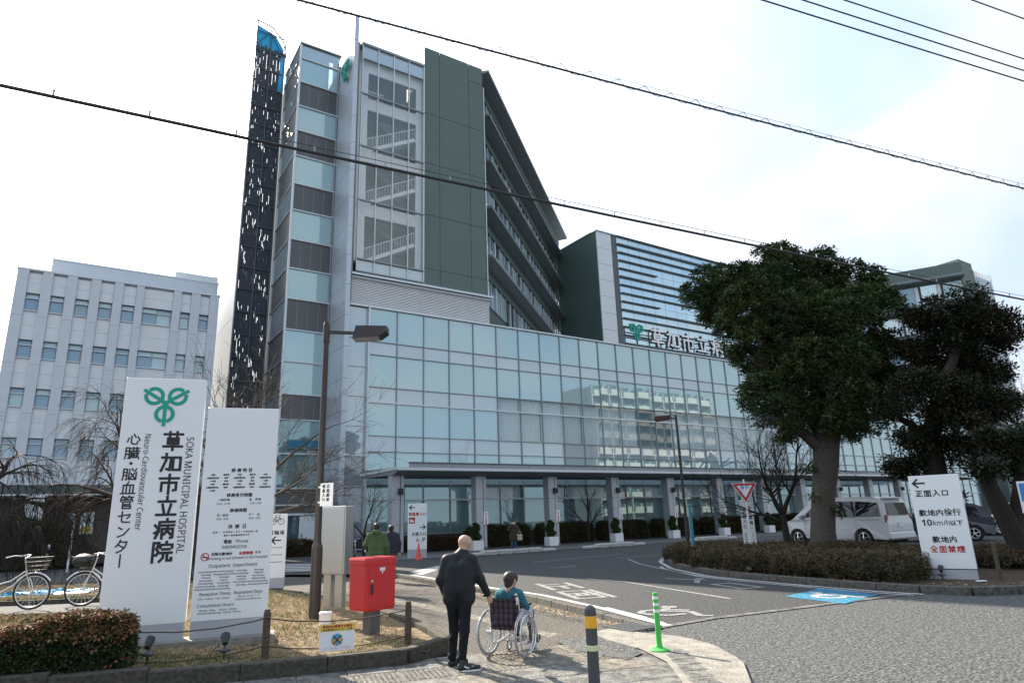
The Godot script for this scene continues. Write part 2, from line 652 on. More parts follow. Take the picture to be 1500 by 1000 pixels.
func build_ground() -> void:
	var b := MB.new()
	b.sheet(PackedVector2Array([Vector2(-600, 400), Vector2(700, 400), Vector2(700, -900), Vector2(-600, -900)]), -0.2)
	struct("ground", b.mesh(), M("asphalt_far"))
	var street := struct("street", sheet_mesh([-60, 30, 80, 30, 80, -30, 22, -24, 8, -16, 3.0, -12.6, 1.7, -12.3, 1.0, -10.8, 1.0, -9.0, -60, -9.0], -0.008), M("asphalt_light"))
	var road := struct("forecourt_road", sheet_mesh([2.12, -11.6, 3.34, -12.55, 4.82, -13.27, 7.65, -14.71, 9.2, -15.4, 22, -17.5, 40, -30, 90, -95, -40, -28, -22, -26, -9, -27, -4.5, -25.2, -2.4, -21.4, -1.0, -18.9, 0.3, -16.7, 1.4, -14.0], 0.0), M("asphalt_dark"))
	# strip of smooth concrete gutter between street and forecourt
	part(road, "gutter", ribbon(v2([2.0, -11.55, 3.34, -12.5, 4.82, -13.22, 7.65, -14.66, 9.1, -15.3]), 0.09, 0.006), M("slab_dark"))
	# painted markings
	var kl := []
	for p in smooth_line(v2(ROAD_KERB.slice(0, 12)), 0.6):
		kl.append(p + Vector2(0.33, -0.12))
	part(road, "edge_line", ribbon(kl, 0.085, 0.007), M("paint"))
	part(road, "edge_line", ribbon(v2([1.72, -14.35, 2.16, -13.05, 2.42, -12.1]), 0.06, 0.009), M("paint"))
	part(road, "stop_band", sheet_mesh([-4.12, -26.07, -3.46, -29.08, -2.96, -28.44, -3.45, -24.55], 0.007), M("paint"))
	var il := []
	for p in smooth_line(v2(ISLAND.slice(2, 18)), 0.5):
		il.append(p + Vector2(-0.28, 0.08))
	part(road, "edge_line", ribbon(il, 0.075, 0.007), M("paint"))
	var il3 := []
	for p in il.slice(10):
		il3.append(p + Vector2(-0.26, 0.1))
	part(road, "edge_line", ribbon(il3, 0.05, 0.007), M("paint"))
	var il2 := []
	for p in smooth_line(v2([4.6, -29.5, 4.55, -26.5, 4.85, -23.5, 5.35, -20.4, 6.1, -18.4, 6.9, -16.9]), 0.5):
		il2.append(p + Vector2(0.02, 0.0))
	part(road, "edge_line", ribbon(il2, 0.06, 0.007), M("paint_worn"))
	part(road, "lane_line", ribbon(v2([2.0, -20.9, 2.94, -19.64, 4.5, -15.11]), 0.06, 0.007), M("paint_worn"))
	part(road, "lane_line", ribbon(v2([4.3, -30.5, 7.4, -32.0]), 0.06, 0.007), M("paint_worn"))
	part(road, "lane_line", ribbon(v2([0.6, -29.5, 4.9, -33.4]), 0.06, 0.007), M("paint_worn"))
	part(road, "lane_line", ribbon(v2([1.2, -25.8, 2.2, -26.6]), 0.07, 0.007), M("paint_worn"))
	ground_words(road, ["正", "面"], Vector2(0.85, -20.0), Vector2(1.85, -15.7), 1.0)
	ground_words(road, ["入", "口"], Vector2(4.55, -20.4), Vector2(5.8, -16.6), 0.85)
	ground_words(road, ["wheelchair"], Vector2(2.1, -13.95), Vector2(3.9, -13.15), 1.35)
	part(road, "blue_bay", sheet_mesh([5.7, -15.2, 7.05, -16.5, 7.62, -15.0, 6.3, -13.75], 0.007), M("paint_blue"))
	ground_words(road, ["wheelchair"], Vector2(6.05, -15.2), Vector2(7.35, -15.1), 1.2, 0.011, "paint")
	# zebra stripes by the side entrance
	for k in 5:
		var t := k * 1.15
		part(road, "zebra_stripe", sheet_mesh([-12.9 + t * 0.2, -34.6 + t, -8.6 + t * 0.2, -33.6 + t, -8.7 + t * 0.2, -33.0 + t, -13.0 + t * 0.2, -34.0 + t], 0.007), M("paint"))
	# approach path between lawn and road
	var path := struct("path", sloped_sheet([2.05, -11.75, 0.0, 1.6, -14.1, -0.1, 0.5, -16.8, -0.1, -0.85, -18.9, -0.1, -2.3, -21.4, -0.1, -3.85, -24.3, -0.1, -4.4, -25.6, -0.1, -5.4, -27.2, -0.1, -7.1, -28.1, -0.1, -9.2, -28.5, -0.1, -14, -28.4, -0.08, -30, -31, 0.0, -30, -19.5, 0.0, -8.4, -19.5, -0.01, -4.6, -16.8, -0.01, -2.5, -14.2, -0.01, -1.2, -11.2, 0.0, -1.0, -9.6, 0.004, 1.8, -10.2, 0.004]), M("aggregate"))
	var gs := v2([0.55, -11.4, -0.7, -13.6, -2.0, -15.6, -3.6, -18.2, -5.6, -21.0])
	var gl := smooth_line(gs, 0.3)
	for i in gl.size() - 1:
		var q: Vector2 = (gl[i] + gl[i + 1]) / 2.0
		var dq: Vector2 = gl[i + 1] - gl[i]
		part(path, "guide_tile", soft_box(Vector3(0.285, 0.05, 0.3), 0.006), M("slab_warm"), Vector3(q.x, path_y(q) - 0.016, q.y), Vector3(0, -atan2(dq.y, dq.x), 0))
	# near pavement of square slabs with raised dots
	var pav := struct("pavement", sheet_mesh([-14, -3.5, 1.9, -3.5, 2.0, -8.6, 1.7, -10.2, -0.9, -9.75, -1.3, -9.55, -2.8, -9.05, -5.6, -8.15, -14, -6.0], 0.002), M("slab_dark"))
	var ang := 0.338
	var ux := Vector2(cos(ang), -sin(ang))
	var uy := Vector2(sin(ang), cos(ang))
	var region := PackedVector2Array(v2([-8, -7.2, 2.0, -5.6, 1.75, -9.0, 1.55, -10.2, 0.6, -10.6, -0.9, -9.7, -1.3, -9.5, -2.8, -9.0, -5.6, -8.1, -8, -7.4]))
	var sm := soft_box(Vector3(0.588, 0.03, 0.588), 0.006)
	var kinds := ["slab", "slab", "slab_warm", "slab", "slab_dark"]
	var dots: Array[Transform3D] = []
	for i in range(-12, 8):
		for j in range(-4, 9):
			var c := Vector2(-1.0, -9.2) + ux * (i * 0.6 + 0.3) + uy * (j * 0.6 + 0.3)
			if not Geometry2D.is_point_in_polygon(c, region):
				continue
			if c.y > -6.4:
				continue
			var kind: String = kinds[rng.randi() % 5]
			var dotted := (j == 0 and i < 1) or (i >= 1 and i <= 3 and j >= -2 and j <= 0)
			if dotted:
				kind = "slab_warm" if i >= 1 else "slab"
			part(pav, "paving_slab", sm, M(kind), Vector3(c.x, 0.0 + rng.randf_range(-0.002, 0.002), c.y), Vector3(0, ang, 0))
			if dotted:
				for a in 9:
					for bb in 9:
						var q := c + ux * (a - 4) * 0.062 + uy * (bb - 4) * 0.062
						dots.append(Transform3D(Basis.IDENTITY, Vector3(q.x, 0.014, q.y)))
	var dm := MB.new()
	dm.lathe([Vector2(0.022, 0.0), Vector2(0.017, 0.006), Vector2(0.0, 0.007)], 8)
	var mm := multi(pav, "tactile_dots", dm.mesh(), dots, [], M("slab_warm"))
	mm.set_meta("kind", "stuff")
	# rounded concrete pad at the street corner
	var pad := MB.new()
	var pp := []
	for p in smooth_line(v2([1.45, -11.7, 1.95, -11.1, 2.4, -10.75, 2.68, -10.0, 2.72, -8.9, 2.4, -7.6, 2.0, -6.4]), 0.25):
		pp.append(p)
	pp.append_array(v2([1.45, -6.4, 1.75, -8.0, 1.8, -9.0, 1.62, -9.9, 1.25, -10.7, 1.1, -11.3]))
	pad.sheet(PackedVector2Array(pp), 0.022)
	struct("corner_pad", pad.mesh(), M("concrete"))
	for k in 9:
		var q := Vector2(2.05, -9.6).lerp(Vector2(1.95, -7.0), k / 8.0)
		part(get_node("corner_pad"), "inlay_tile", soft_box(Vector3(0.3, 0.02, 0.3), 0.004), M("slab"), Vector3(q.x, 0.017, q.y), Vector3(0, 0.12, 0))
	struct("patch_asphalt", sheet_mesh([0.5, -10.7, 1.2, -11.1, 1.55, -10.5, 1.6, -9.6, 1.35, -9.2, 0.75, -9.9], 0.02), M("asphalt_light"))
	# drain grate at the corner
	var gr := thing("drain_grate", "grey steel drain grating at the end of the road kerb", "grate", Vector3(1.82, 0.02, -11.72), 0.62)
	for k in 9:
		pbox(gr, "bar", M("iron"), Vector3(0, 0.012, -0.32 + k * 0.08), Vector3(0.62, 0.02, 0.035))
	for s in [-1, 1]:
		pbox(gr, "rim", M("iron"), Vector3(s * 0.325, 0.012, 0), Vector3(0.03, 0.024, 0.72))
	# lawn bank on the left
	var lb := MB.new()
	var poly := PackedVector2Array(v2([-1.25, -9.65, -1.3, -10.6, -1.7, -11.6, -2.6, -13.6, -3.6, -15.4, -5.2, -17.0, -8.4, -19.4, -30, -19.4, -30, -3.2, -14, -5.6, -5.7, -8.3, -2.8, -9.15]))
	var t := Geometry2D.triangulate_polygon(poly)
	for i in range(0, t.size(), 3):
		var q := []
		for k in 3:
			var p := poly[t[i + k]]
			q.append(Vector3(p.x, lawn_y(p.x), p.y))
		if (q[1] - q[0]).cross(q[2] - q[0]).y < 0: lb.tri(q[0], q[2], q[1])
		else: lb.tri(q[0], q[1], q[2])
	var lawn := struct("lawn", lb.mesh(), M("lawn"))
	# asphalt strip on the lawn where the bicycles stand
	var sb := MB.new()
	sb.quad(Vector3(-20, 0.47, -11.3), Vector3(-7.6, 0.36, -13.55), Vector3(-7.9, 0.37, -15.05), Vector3(-20, 0.47, -12.9))
	part(lawn, "cycle_strip", sb.mesh(), M("asphalt_light"))
	var edge := MB.new()
	edge.bar(Vector3(-20, 0.47, -13.0), Vector3(-7.9, 0.38, -15.15), 0.07, 0.16)
	part(lawn, "edging_board", edge.mesh(), M("kerb_dark"))
	var lk := struct("lawn_kerb", bmesh(Vector3(0.3, 0.04, 0.1)), M("kerb_dark"), Vector3(-6.9, 0.0, -7.6))
	var front := v2([-9.2, -6.72, -5.7, -8.12, -2.8, -9.0, -1.55, -9.44, -1.16, -9.75, -1.1, -10.3, -1.3, -11.0, -2.0, -12.4, -3.0, -14.3, -4.2, -16.0, -6.6, -18.3, -8.6, -19.6])
	kerb_row_local(lk, front, 1.0, 0.16, 0.2, M("kerb_dark"))
	var rk := struct("road_kerb", bmesh(Vector3(0.2, 0.03, 0.1)), M("kerb_stone"), Vector3(2.16, 0.0, -11.66))
	kerb_row_local(rk, v2(ROAD_KERB), 0.8, 0.17, 0.04, M("kerb_stone"), -0.14)
	var ik := struct("island_kerb", bmesh(Vector3(0.2, 0.03, 0.1)), M("kerb_stone"), Vector3(7.65, 0.0, -33.6))
	kerb_row_local(ik, v2(ISLAND), 0.9, 0.17, 0.16, M("kerb_stone"))
	# planted island and the raised car park behind it
	var fr := smooth_line(v2(ISLAND), 0.8)
	var isl := MB.new()
	var n := fr.size()
	for i in n - 1:
		var a: Vector2 = fr[i]
		var c: Vector2 = fr[i + 1]
		var fa := i / float(n - 1)
		var fc := (i + 1) / float(n - 1)
		var ba := Vector2(9.6, -33.5).lerp(Vector2(24, -21.5), fa)
		var bc := Vector2(9.6, -33.5).lerp(Vector2(24, -21.5), fc)
		isl.quad(Vector3(a.x, 0.1, a.y), Vector3(c.x, 0.1, c.y), Vector3(bc.x, 0.37, bc.y), Vector3(ba.x, 0.37, ba.y))
	struct("island_bed", isl.mesh(), M("soil"))
	var cpm := MB.new()
	cpm.prism(PackedVector2Array(v2([9.4, 33, 10.9, 28.4, 12.4, 25.6, 16, 23.6, 24.5, 20.5, 60, 30, 60, 60, 14, 40])), 0.0, 0.38, Transform3D(Basis(Vector3.RIGHT, Vector3(0, 0, -1), Vector3.UP), Vector3.ZERO))
	struct("car_park", cpm.mesh(), M("asphalt_dark"))
	# paved apron in front of the entrance canopy
	var pod := struct("apron", bmesh(Vector3(96, 0.05, 11.6)), M("slab_dark"), Vector3(-10.11, 0, -45.55) + hx(45, 0.005, 5.8))
	pod.rotation.y = HA
	var fb := thing("apron_kerb", "low pale kerb along the paved apron under the canopy", "kerb", Vector3.ZERO)
	for k in 26:
		part(fb, "kerb_stone", soft_box(Vector3(1.48, 0.06, 0.14), 0.01), M("slab"), Vector3(-10.11, 0, -45.55) + hx(2.0 + k * 1.5, 0.02, 11.68), Vector3(0, HA, 0))

func kerb_row_local(root: Node3D, pts: Array, stone: float, width: float, height: float, m: Material, y0 := -0.03) -> void:
	# stones as children of a kerb whose own origin lies elsewhere
	var line := smooth_line(pts, stone)
	for i in line.size() - 1:
		var a: Vector2 = line[i]
		var b: Vector2 = line[i + 1]
		var d := b - a
		var top := height
		if height > 0.19:
			top = maxf(height, lawn_y(a.x) + 0.03)
		var s := soft_box(Vector3(snappedf(d.length() - 0.006, 0.005), snappedf(top - y0, 0.01), width), 0.014)
		part(root, "kerb_stone", s, m, Vector3((a.x + b.x) / 2, (top + y0) / 2 + rng.randf_range(-0.002, 0.002), (a.y + b.y) / 2) - root.position, Vector3(0, -atan2(d.y, d.x), 0))

func ground_words(road: Node3D, words: Array, a: Vector2, b: Vector2, size: float, y := 0.007, m := "paint_worn") -> void:
	# worn road lettering: glyphs set one after the other from a to b
	var d := (b - a).normalized()
	var up := Vector2(d.y, -d.x)
	var ln := a.distance_to(b) / words.size()
	for k in words.size():
		var mb := MB.new()
		var z := 0.0
		for s in GLYPHS[words[k]]:
			for i in range(0, s.size() - 2, 2):
				var p := Vector2(s[i], s[i + 1]) / 20.0
				var q := Vector2(s[i + 2], s[i + 3]) / 20.0
				var pw := a + d * (k + p.x * 0.9) * ln + up * (0.5 - p.y) * size
				var qw := a + d * (k + q.x * 0.9) * ln + up * (0.5 - q.y) * size
				var t := (qw - pw).normalized()
				var nn := Vector2(-t.y, t.x) * 0.075
				pw -= t * 0.04
				qw += t * 0.04
				var yy := y + z
				z += 0.0002
				mb.quad(Vector3(pw.x - nn.x, yy, pw.y - nn.y), Vector3(pw.x + nn.x, yy, pw.y + nn.y), Vector3(qw.x + nn.x, yy, qw.y + nn.y), Vector3(qw.x - nn.x, yy, qw.y - nn.y))
		part(road, "road_lettering", mb.mesh(), M(m))

func multi(parent: Node, called: String, mesh: Mesh, xf: Array[Transform3D], cols: Array, m: Material) -> MultiMeshInstance3D:
	var mm := MultiMesh.new()
	mm.transform_format = MultiMesh.TRANSFORM_3D
	mm.use_colors = cols.size() > 0
	mm.mesh = mesh
	mm.instance_count = xf.size()
	for i in xf.size():
		mm.set_instance_transform(i, xf[i])
		if cols.size() > 0:
			mm.set_instance_color(i, cols[i])
	var o := MultiMeshInstance3D.new()
	o.name = called
	o.multimesh = mm
	o.material_override = m
	parent.add_child(o, true)
	return o

# ---------------------------------------------------------------- hospital

const HA := 0.585907   # turn of the hospital front about y
const HO := Vector3(-10.11, 0, -45.55)
const FROWS := [16.95, 14.45, 13.47, 11.13, 10.03, 7.7, 6.6, 4.38, 3.3, 0.98]

func hx(u: float, y: float, w: float) -> Vector3:
	return Vector3(cos(HA) * u + sin(HA) * w, y, -sin(HA) * u + cos(HA) * w)

func hw(u: float, y: float, w: float) -> Vector3:
	return HO + hx(u, y, w)

func jit() -> Vector3:
	return Vector3(rng.randf_range(-0.0025, 0.0025), rng.randf_range(-0.0025, 0.0025), 0)

func pick(a: Array) -> Variant:
	return a[rng.randi() % a.size()]

func curtain_mesh(w: float, h: float, folds: int) -> Mesh:
	var key := "curtain%.2f,%.2f,%d" % [w, h, folds]
	if boxes.has(key):
		return boxes[key]
	var b := MB.new()
	var k := folds * 4
	for i in k:
		var x0 := -w / 2 + w * i / k
		var x1 := -w / 2 + w * (i + 1) / k
		var z0 := 0.05 * sin(TAU * i / 4.0 + 0.6) + 0.02 * sin(i * 1.7)
		var z1 := 0.05 * sin(TAU * (i + 1) / 4.0 + 0.6) + 0.02 * sin((i + 1) * 1.7)
		b.quad(Vector3(x0, -h / 2, z0), Vector3(x1, -h / 2, z1), Vector3(x1, h / 2, z1), Vector3(x0, h / 2, z0))
	boxes[key] = b.mesh()
	return boxes[key]

func build_hospital() -> void:
	var hos := thing("hospital_building", "large hospital with teal glass front, stair tower and dark green walls", "hospital", HO, HA)
	curtain_wall(hos)
	stair_tower(hos)
	side_stack(hos)
	ward_wing(hos)
	glass_wing(hos)
	entrance_canopy(hos)
	roof_sign()

func curtain_wall(hos: Node3D) -> void:
	var cw := pbox(hos, "curtain_wall", M("interior_dark"), Vector3(44.0, 8.3, -11.5), Vector3(92.0, 16.6, 21.0))
	var o := -cw.position
	pbox(hos, "roof_edge", M("frame_light"), Vector3(44.0, 17.0, -0.18), Vector3(92.2, 0.12, 0.62))
	pbox(hos, "roof_deck", M("concrete"), Vector3(44.0, 16.72, -11.2), Vector3(91.6, 0.1, 21.0))
	pbox(hos, "plinth", M("plinth_dark"), Vector3(44.0, 0.49, -0.2), Vector3(92.0, 0.96, 0.4))
	var pitch := 2.145
	var cols := 22
	var curt := curtain_mesh(2.1, 2.4, 9)
	var curt2 := curtain_mesh(2.1, 1.1, 9)
	for n in cols:
		var u := -0.13 + pitch * (n + 0.5)
		for r in FROWS.size() - 1:
			var top: float = FROWS[r]
			var low: float = FROWS[r + 1]
			var h := top - low
			var m: String
			var short := h < 1.3
			var curtained := (r == 3 or r == 4) and n >= 5 and n <= 21
			if r == 7 and n >= 4 and n % 5 != 1: curtained = true
			if r == 8:
				m = pick(["pane_ground", "pane_ground_b"])
			elif r == 7:
				m = "pane_ground_b"
			elif short:
				m = pick(["spandrel_a", "spandrel_a", "spandrel_b"])
			else:
				m = pick(["pane_a", "pane_a", "pane_b", "pane_c"])
			if curtained:
				m = "clear_teal"
			part(cw, "glass_pane", bmesh(Vector3(pitch - 0.05, h - 0.05, 0.03)), M(m), o + Vector3(u, (top + low) / 2, -0.05), jit())
			if curtained and not (r == 4 and n in [12, 13]) and not (r == 3 and n == 12):
				part(cw, "curtain", curt if not short else curt2, M("curtain"), o + Vector3(u, (top + low) / 2, -0.35 + rng.randf_range(-0.08, 0.05)), Vector3(0, 0, 0))
	# the rest of the front runs on behind the trees
	var rest := MB.new()
	for n in range(cols, 42):
		for r in FROWS.size() - 1:
			var top: float = FROWS[r]
			var low: float = FROWS[r + 1]
			rest.box(Vector3(-0.13 + pitch * (n + 0.5), (top + low) / 2, -0.05), Vector3(pitch - 0.05, top - low - 0.05, 0.03))
	var rp := part(cw, "far_panes", rest.mesh(), M("pane_c"), o)
	rp.set_meta("kind", "stuff")
	for n in 43:
		pbox(hos, "mullion", M("frame_grey"), Vector3(-0.13 + pitch * n, 8.96, 0.0), Vector3(0.055, 15.95, 0.13))
	for r in FROWS.size():
		var y: float = FROWS[r]
		var bold := r == 4 or r == 8
		pbox(hos, "transom", M("frame_light" if bold else "frame_grey"), Vector3(44.98, y, 0.01), Vector3(90.3, 0.1 if bold else 0.055, 0.16 if bold else 0.115))
	# narrow strip beside the fin
	pbox(hos, "corner_post", M("frame_light"), Vector3(-0.22, 8.6, 0.07), Vector3(0.13, 17.0, 0.3))
	var ys := [16.9, 14.62, 12.55, 10.42, 8.35, 6.3, 4.25, 2.2, 0.2]
	for i in ys.size() - 1:
		var top: float = ys[i]
		var low: float = ys[i + 1]
		pbox(hos, "strip_panel", M("spandrel_a" if i < 5 else "spandrel_dim"), Vector3(-1.02, (top + low) / 2, -0.1), Vector3(1.5, top - low - 0.06, 0.04), jit())
		pbox(hos, "transom", M("frame_light"), Vector3(-1.02, low, -0.06), Vector3(1.48, 0.07, 0.14))
	pbox(hos, "strip_backing", M("interior_dark"), Vector3(-1.0, 8.4, -0.5), Vector3(1.55, 16.8, 0.6))

func stair_tower(hos: Node3D) -> void:
	# louvred band over the glass front
	var lou := MB.new()
	var y := 17.1
	while y < 19.22:
		lou.box(Vector3(4.35, y, -0.33), Vector3(11.7, 0.08, 0.07))
		y += 0.127
	part(hos, "louvre_band", lou.mesh(), M("white_paint"))
	pbox(hos, "louvre_backing", M("frame_dark"), Vector3(4.35, 18.2, -0.45), Vector3(11.7, 2.3, 0.1))
	pbox(hos, "ledge", M("frame_light"), Vector3(4.4, 19.42, -0.22), Vector3(12.0, 0.16, 0.5))
	pbox(hos, "ledge", M("frame_light"), Vector3(4.4, 19.2, -0.26), Vector3(11.9, 0.07, 0.36))
	# tower body behind the stair well and the green wall
	pbox(hos, "tower_body", M("interior"), Vector3(1.25, 28.2, -7.8), Vector3(5.7, 22.0, 8.6))
	pbox(hos, "tower_body", M("green_dark"), Vector3(7.15, 29.2, -6.2), Vector3(5.7, 24.0, 11.4))
	# green cladding panels
	var gx := [4.3, 5.72, 8.6, 10.05]
	var gy := [19.55, 21.0, 25.6, 30.25, 34.9, 39.6, 41.35]
	for i in 3:
		for j in gy.size() - 1:
			var yt: float = gy[j + 1]
			var yb: float = gy[j]
			if j == 4 and i < 2:
				yt = gy[6]
			if j == 5 and i < 2:
				continue
			pbox(hos, "cladding_panel", M("green_clad"), Vector3((gx[i] + gx[i + 1]) / 2, (yt + yb) / 2, -0.36), Vector3(gx[i + 1] - gx[i] - 0.035, yt - yb - 0.035, 0.1))
	pbox(hos, "edge_trim", M("frame_light"), Vector3(4.24, 30.2, -0.32), Vector3(0.07, 21.6, 0.26))
	pbox(hos, "edge_trim", M("frame_light"), Vector3(10.12, 29.4, -0.4), Vector3(0.07, 20.0, 0.3))
	# stair well glazing
	var mx := [-1.2, 0.15, 1.5, 2.85, 4.2]
	var my := [19.7, 20.68, 25.45, 30.05, 34.7, 37.95, 39.25]
	var st := node(hos, "stair_well")
	for i in 4:
		for j in 6:
			var h: float = my[j + 1] - my[j]
			var solid := j == 0 or j == 5
			pbox(st, "glass_pane", M("spandrel_a" if solid else "clear_glass"), Vector3((mx[i] + mx[i + 1]) / 2, (my[j] + my[j + 1]) / 2, -0.3), Vector3(1.3, h - 0.05, 0.025), jit() * 0.5)
	for i in 5:
		pbox(st, "mullion", M("frame_light"), Vector3(mx[i], 29.5, -0.24), Vector3(0.07, 19.6, 0.16))
	for j in 7:
		if j == 5:
			continue
		pbox(st, "transom", M("frame_grey"), Vector3(1.5, my[j], -0.22), Vector3(5.5, 0.09, 0.2))
	pbox(st, "transom", M("frame_grey"), Vector3(1.5, 37.95, -0.25), Vector3(5.4, 0.06, 0.12))
	pbox(st, "cap", M("frame_grey"), Vector3(1.5, 39.36, -0.5), Vector3(5.6, 0.12, 0.7))
	pbox(st, "ceiling", M("interior"), Vector3(1.5, 39.2, -2.0), Vector3(5.9, 0.14, 3.3))
	pbox(st, "side_wall", M("interior"), Vector3(-1.5, 29.5, -1.9), Vector3(0.2, 19.8, 3.1))
	pbox(st, "side_wall", M("interior"), Vector3(4.28, 29.5, -1.9), Vector3(0.08, 19.8, 3.1))
	for k in 4:
		var y0: float = my[k + 1]
		var y1: float = my[k + 2] if k < 3 else 39.0
		# white inner wall with a large opening
		var head := 1.0 if k < 3 else 1.9
		pbox(st, "inner_wall", M("white_paint"), Vector3(-0.95, (y0 + y1) / 2, -0.75), Vector3(0.9, y1 - y0, 0.12))
		pbox(st, "inner_wall", M("white_paint"), Vector3(3.98, (y0 + y1) / 2, -0.75), Vector3(0.5, y1 - y0, 0.12))
		pbox(st, "inner_wall", M("white_paint"), Vector3(1.6, y1 - head / 2, -0.75), Vector3(4.24, head, 0.12))
		pbox(st, "landing", M("interior"), Vector3(1.5, y0 - 0.1, -1.8), Vector3(5.4, 0.2, 2.2))
		if k < 3:
			stair_flight(st, Vector3(-0.4, y0 + 0.1, -1.4), Vector3(3.7, y0 + 2.3, -1.4), true)
			stair_flight(st, Vector3(3.7, y0 + 2.3, -2.7), Vector3(-0.4, y0 + 4.4, -2.7), false)
		else:
			var rb := MB.new()
			for q in 9:
				rb.box(Vector3(-0.4 + q * 0.16, y0 + 0.5, -1.0), Vector3(0.02, 0.9, 0.02))
			rb.box(Vector3(0.25, y0 + 0.95, -1.0), Vector3(1.35, 0.05, 0.05))
			part(st, "railing", rb.mesh(), M("white_paint"))
	# silver fin and side wall left of the stair well
	for k in 18:
		var yb := 0.1 + k * 2.285
		pbox(hos, "fin_panel", M("silver_clad"), Vector3(-1.93, yb + 1.13, 0.06), Vector3(0.34, 2.26, 0.52))
		if k < 17:
			var h := 2.26 if k < 16 else 1.7
			pbox(hos, "side_panel", M("silver_clad"), Vector3(-2.04, yb + h / 2, -1.72), Vector3(0.14, h, 2.98), Vector3(0, 0, 0))
	pbox(hos, "fin_core", M("frame_dark"), Vector3(-1.84, 19.0, -1.6), Vector3(0.22, 38.0, 3.2))
	# emblem high on the side wall
	var em := strokes_mesh(EMBLEM, 1.9, 0.16, 0.12)
	part(hos, "wall_emblem", em, M("emblem_green"), Vector3(-2.34, 36.7, -1.0), Vector3(0, -PI / 2, 0))
	pbox(hos, "emblem_bracket", M("frame_light"), Vector3(-2.18, 36.7, -1.0), Vector3(0.14, 1.2, 0.5))

func stair_flight(st: Node3D, a: Vector3, b: Vector3, rail: bool) -> void:
	var f := MB.new()
	f.bar(a, b, 1.15, 0.3)
	part(st, "stair_flight", f.mesh(), M("white_paint" if rail else "interior"))
	if rail:
		var r := MB.new()
		for i in 19:
			var p := a.lerp(b, i / 18.0) + Vector3(0, 0.2, 0.5)
			r.box(p + Vector3(0, 0.42, 0), Vector3(0.03, 0.84, 0.03))
		r.bar(a + Vector3(0, 1.05, 0.5), b + Vector3(0, 1.05, 0.5), 0.06, 0.06)
		part(st, "railing", r.mesh(), M("white_paint"))

func side_stack(hos: Node3D) -> void:
	# narrow stack of teal and grey bands left of the fin
	var ys := [39.6, 38.3, 36.1, 33.9, 31.7, 29.5, 27.1, 24.9, 22.5, 20.2, 17.85, 15.5, 13.15, 10.8, 9.0, 6.64, 4.3, 3.2, 2.6, 0.15]
	var kinds := ["g", "t", "d", "t", "d", "t", "d", "t", "d", "t", "d", "t", "t", "d", "c", "c", "d", "d", "e"]
	var st := pbox(hos, "side_stack", M("interior_dark"), Vector3(-3.4, 19.6, -7.6), Vector3(3.2, 39.2, 7.6))
	var o := -st.position
	for i in kinds.size():
		var top: float = ys[i]
		var low: float = ys[i + 1]
		var h := top - low
		var m := "spandrel_a"
		match kinds[i]:
			"t": m = pick(["pane_a", "pane_b"])
			"d": m = "dark_panel"
			"c": m = "pane_ground"
			"e": m = "pane_dark"
		pbox(st, "band_panel", M(m), o + Vector3(-3.7, (top + low) / 2, -3.25), Vector3(3.1, h - 0.06, 0.05), jit())
		pbox(st, "side_panel", M("dark_panel" if kinds[i] == "t" or kinds[i] == "c" else "spandrel_dim"), o + Vector3(-5.3, (top + low) / 2, -5.6), Vector3(0.05, h - 0.06, 4.5), Vector3(0, rng.randf_range(-0.002, 0.002), 0))
		pbox(st, "band_rail", M("frame_light"), o + Vector3(-3.72, low, -3.18), Vector3(3.2, 0.09, 0.16))
		pbox(st, "band_rail", M("frame_grey"), o + Vector3(-5.34, low, -5.55), Vector3(0.13, 0.09, 4.6))
		if kinds[i] == "d" and h > 1.7:
			for q in 3:
				pbox(st, "panel_joint", M("frame_grey"), o + Vector3(-4.5 + q * 0.78, (top + low) / 2, -3.22), Vector3(0.02, h - 0.1, 0.03))
	pbox(hos, "corner_post", M("frame_light"), Vector3(-5.31, 19.8, -3.2), Vector3(0.14, 39.5, 0.16))
	pbox(hos, "corner_post", M("frame_light"), Vector3(-5.33, 19.6, -7.9), Vector3(0.16, 38.4, 0.2))
	pbox(hos, "corner_post", M("frame_grey"), Vector3(-2.2, 19.5, -3.17), Vector3(0.1, 38.8, 0.12))
	pbox(hos, "cap", M("frame_grey"), Vector3(-3.7, 39.68, -5.5), Vector3(3.4, 0.1, 4.9))
	# side entrance at the foot: white doors between dark glass
	pbox(st, "door", M("clad_white"), o + Vector3(-2.95, 1.3, -3.16), Vector3(1.25, 2.3, 0.08))
	pbox(st, "door_handle", M("frame_dark"), o + Vector3(-3.4, 1.15, -3.09), Vector3(0.05, 0.3, 0.05))
	pbox(st, "door_frame", M("frame_light"), o + Vector3(-3.7, 2.55, -3.12), Vector3(3.0, 0.1, 0.1))
	# blue trolley seen behind the first floor glass is kept as a blue store of bedding on a pale bench
	pbox(st, "bench", M("wood_post"), o + Vector3(-3.6, 6.95, -3.19), Vector3(2.2, 0.06, 0.03))
	pbox(st, "blue_cover", M("tarp_blue"), o + Vector3(-3.6, 7.35, -3.2), Vector3(2.1, 0.5, 0.02))

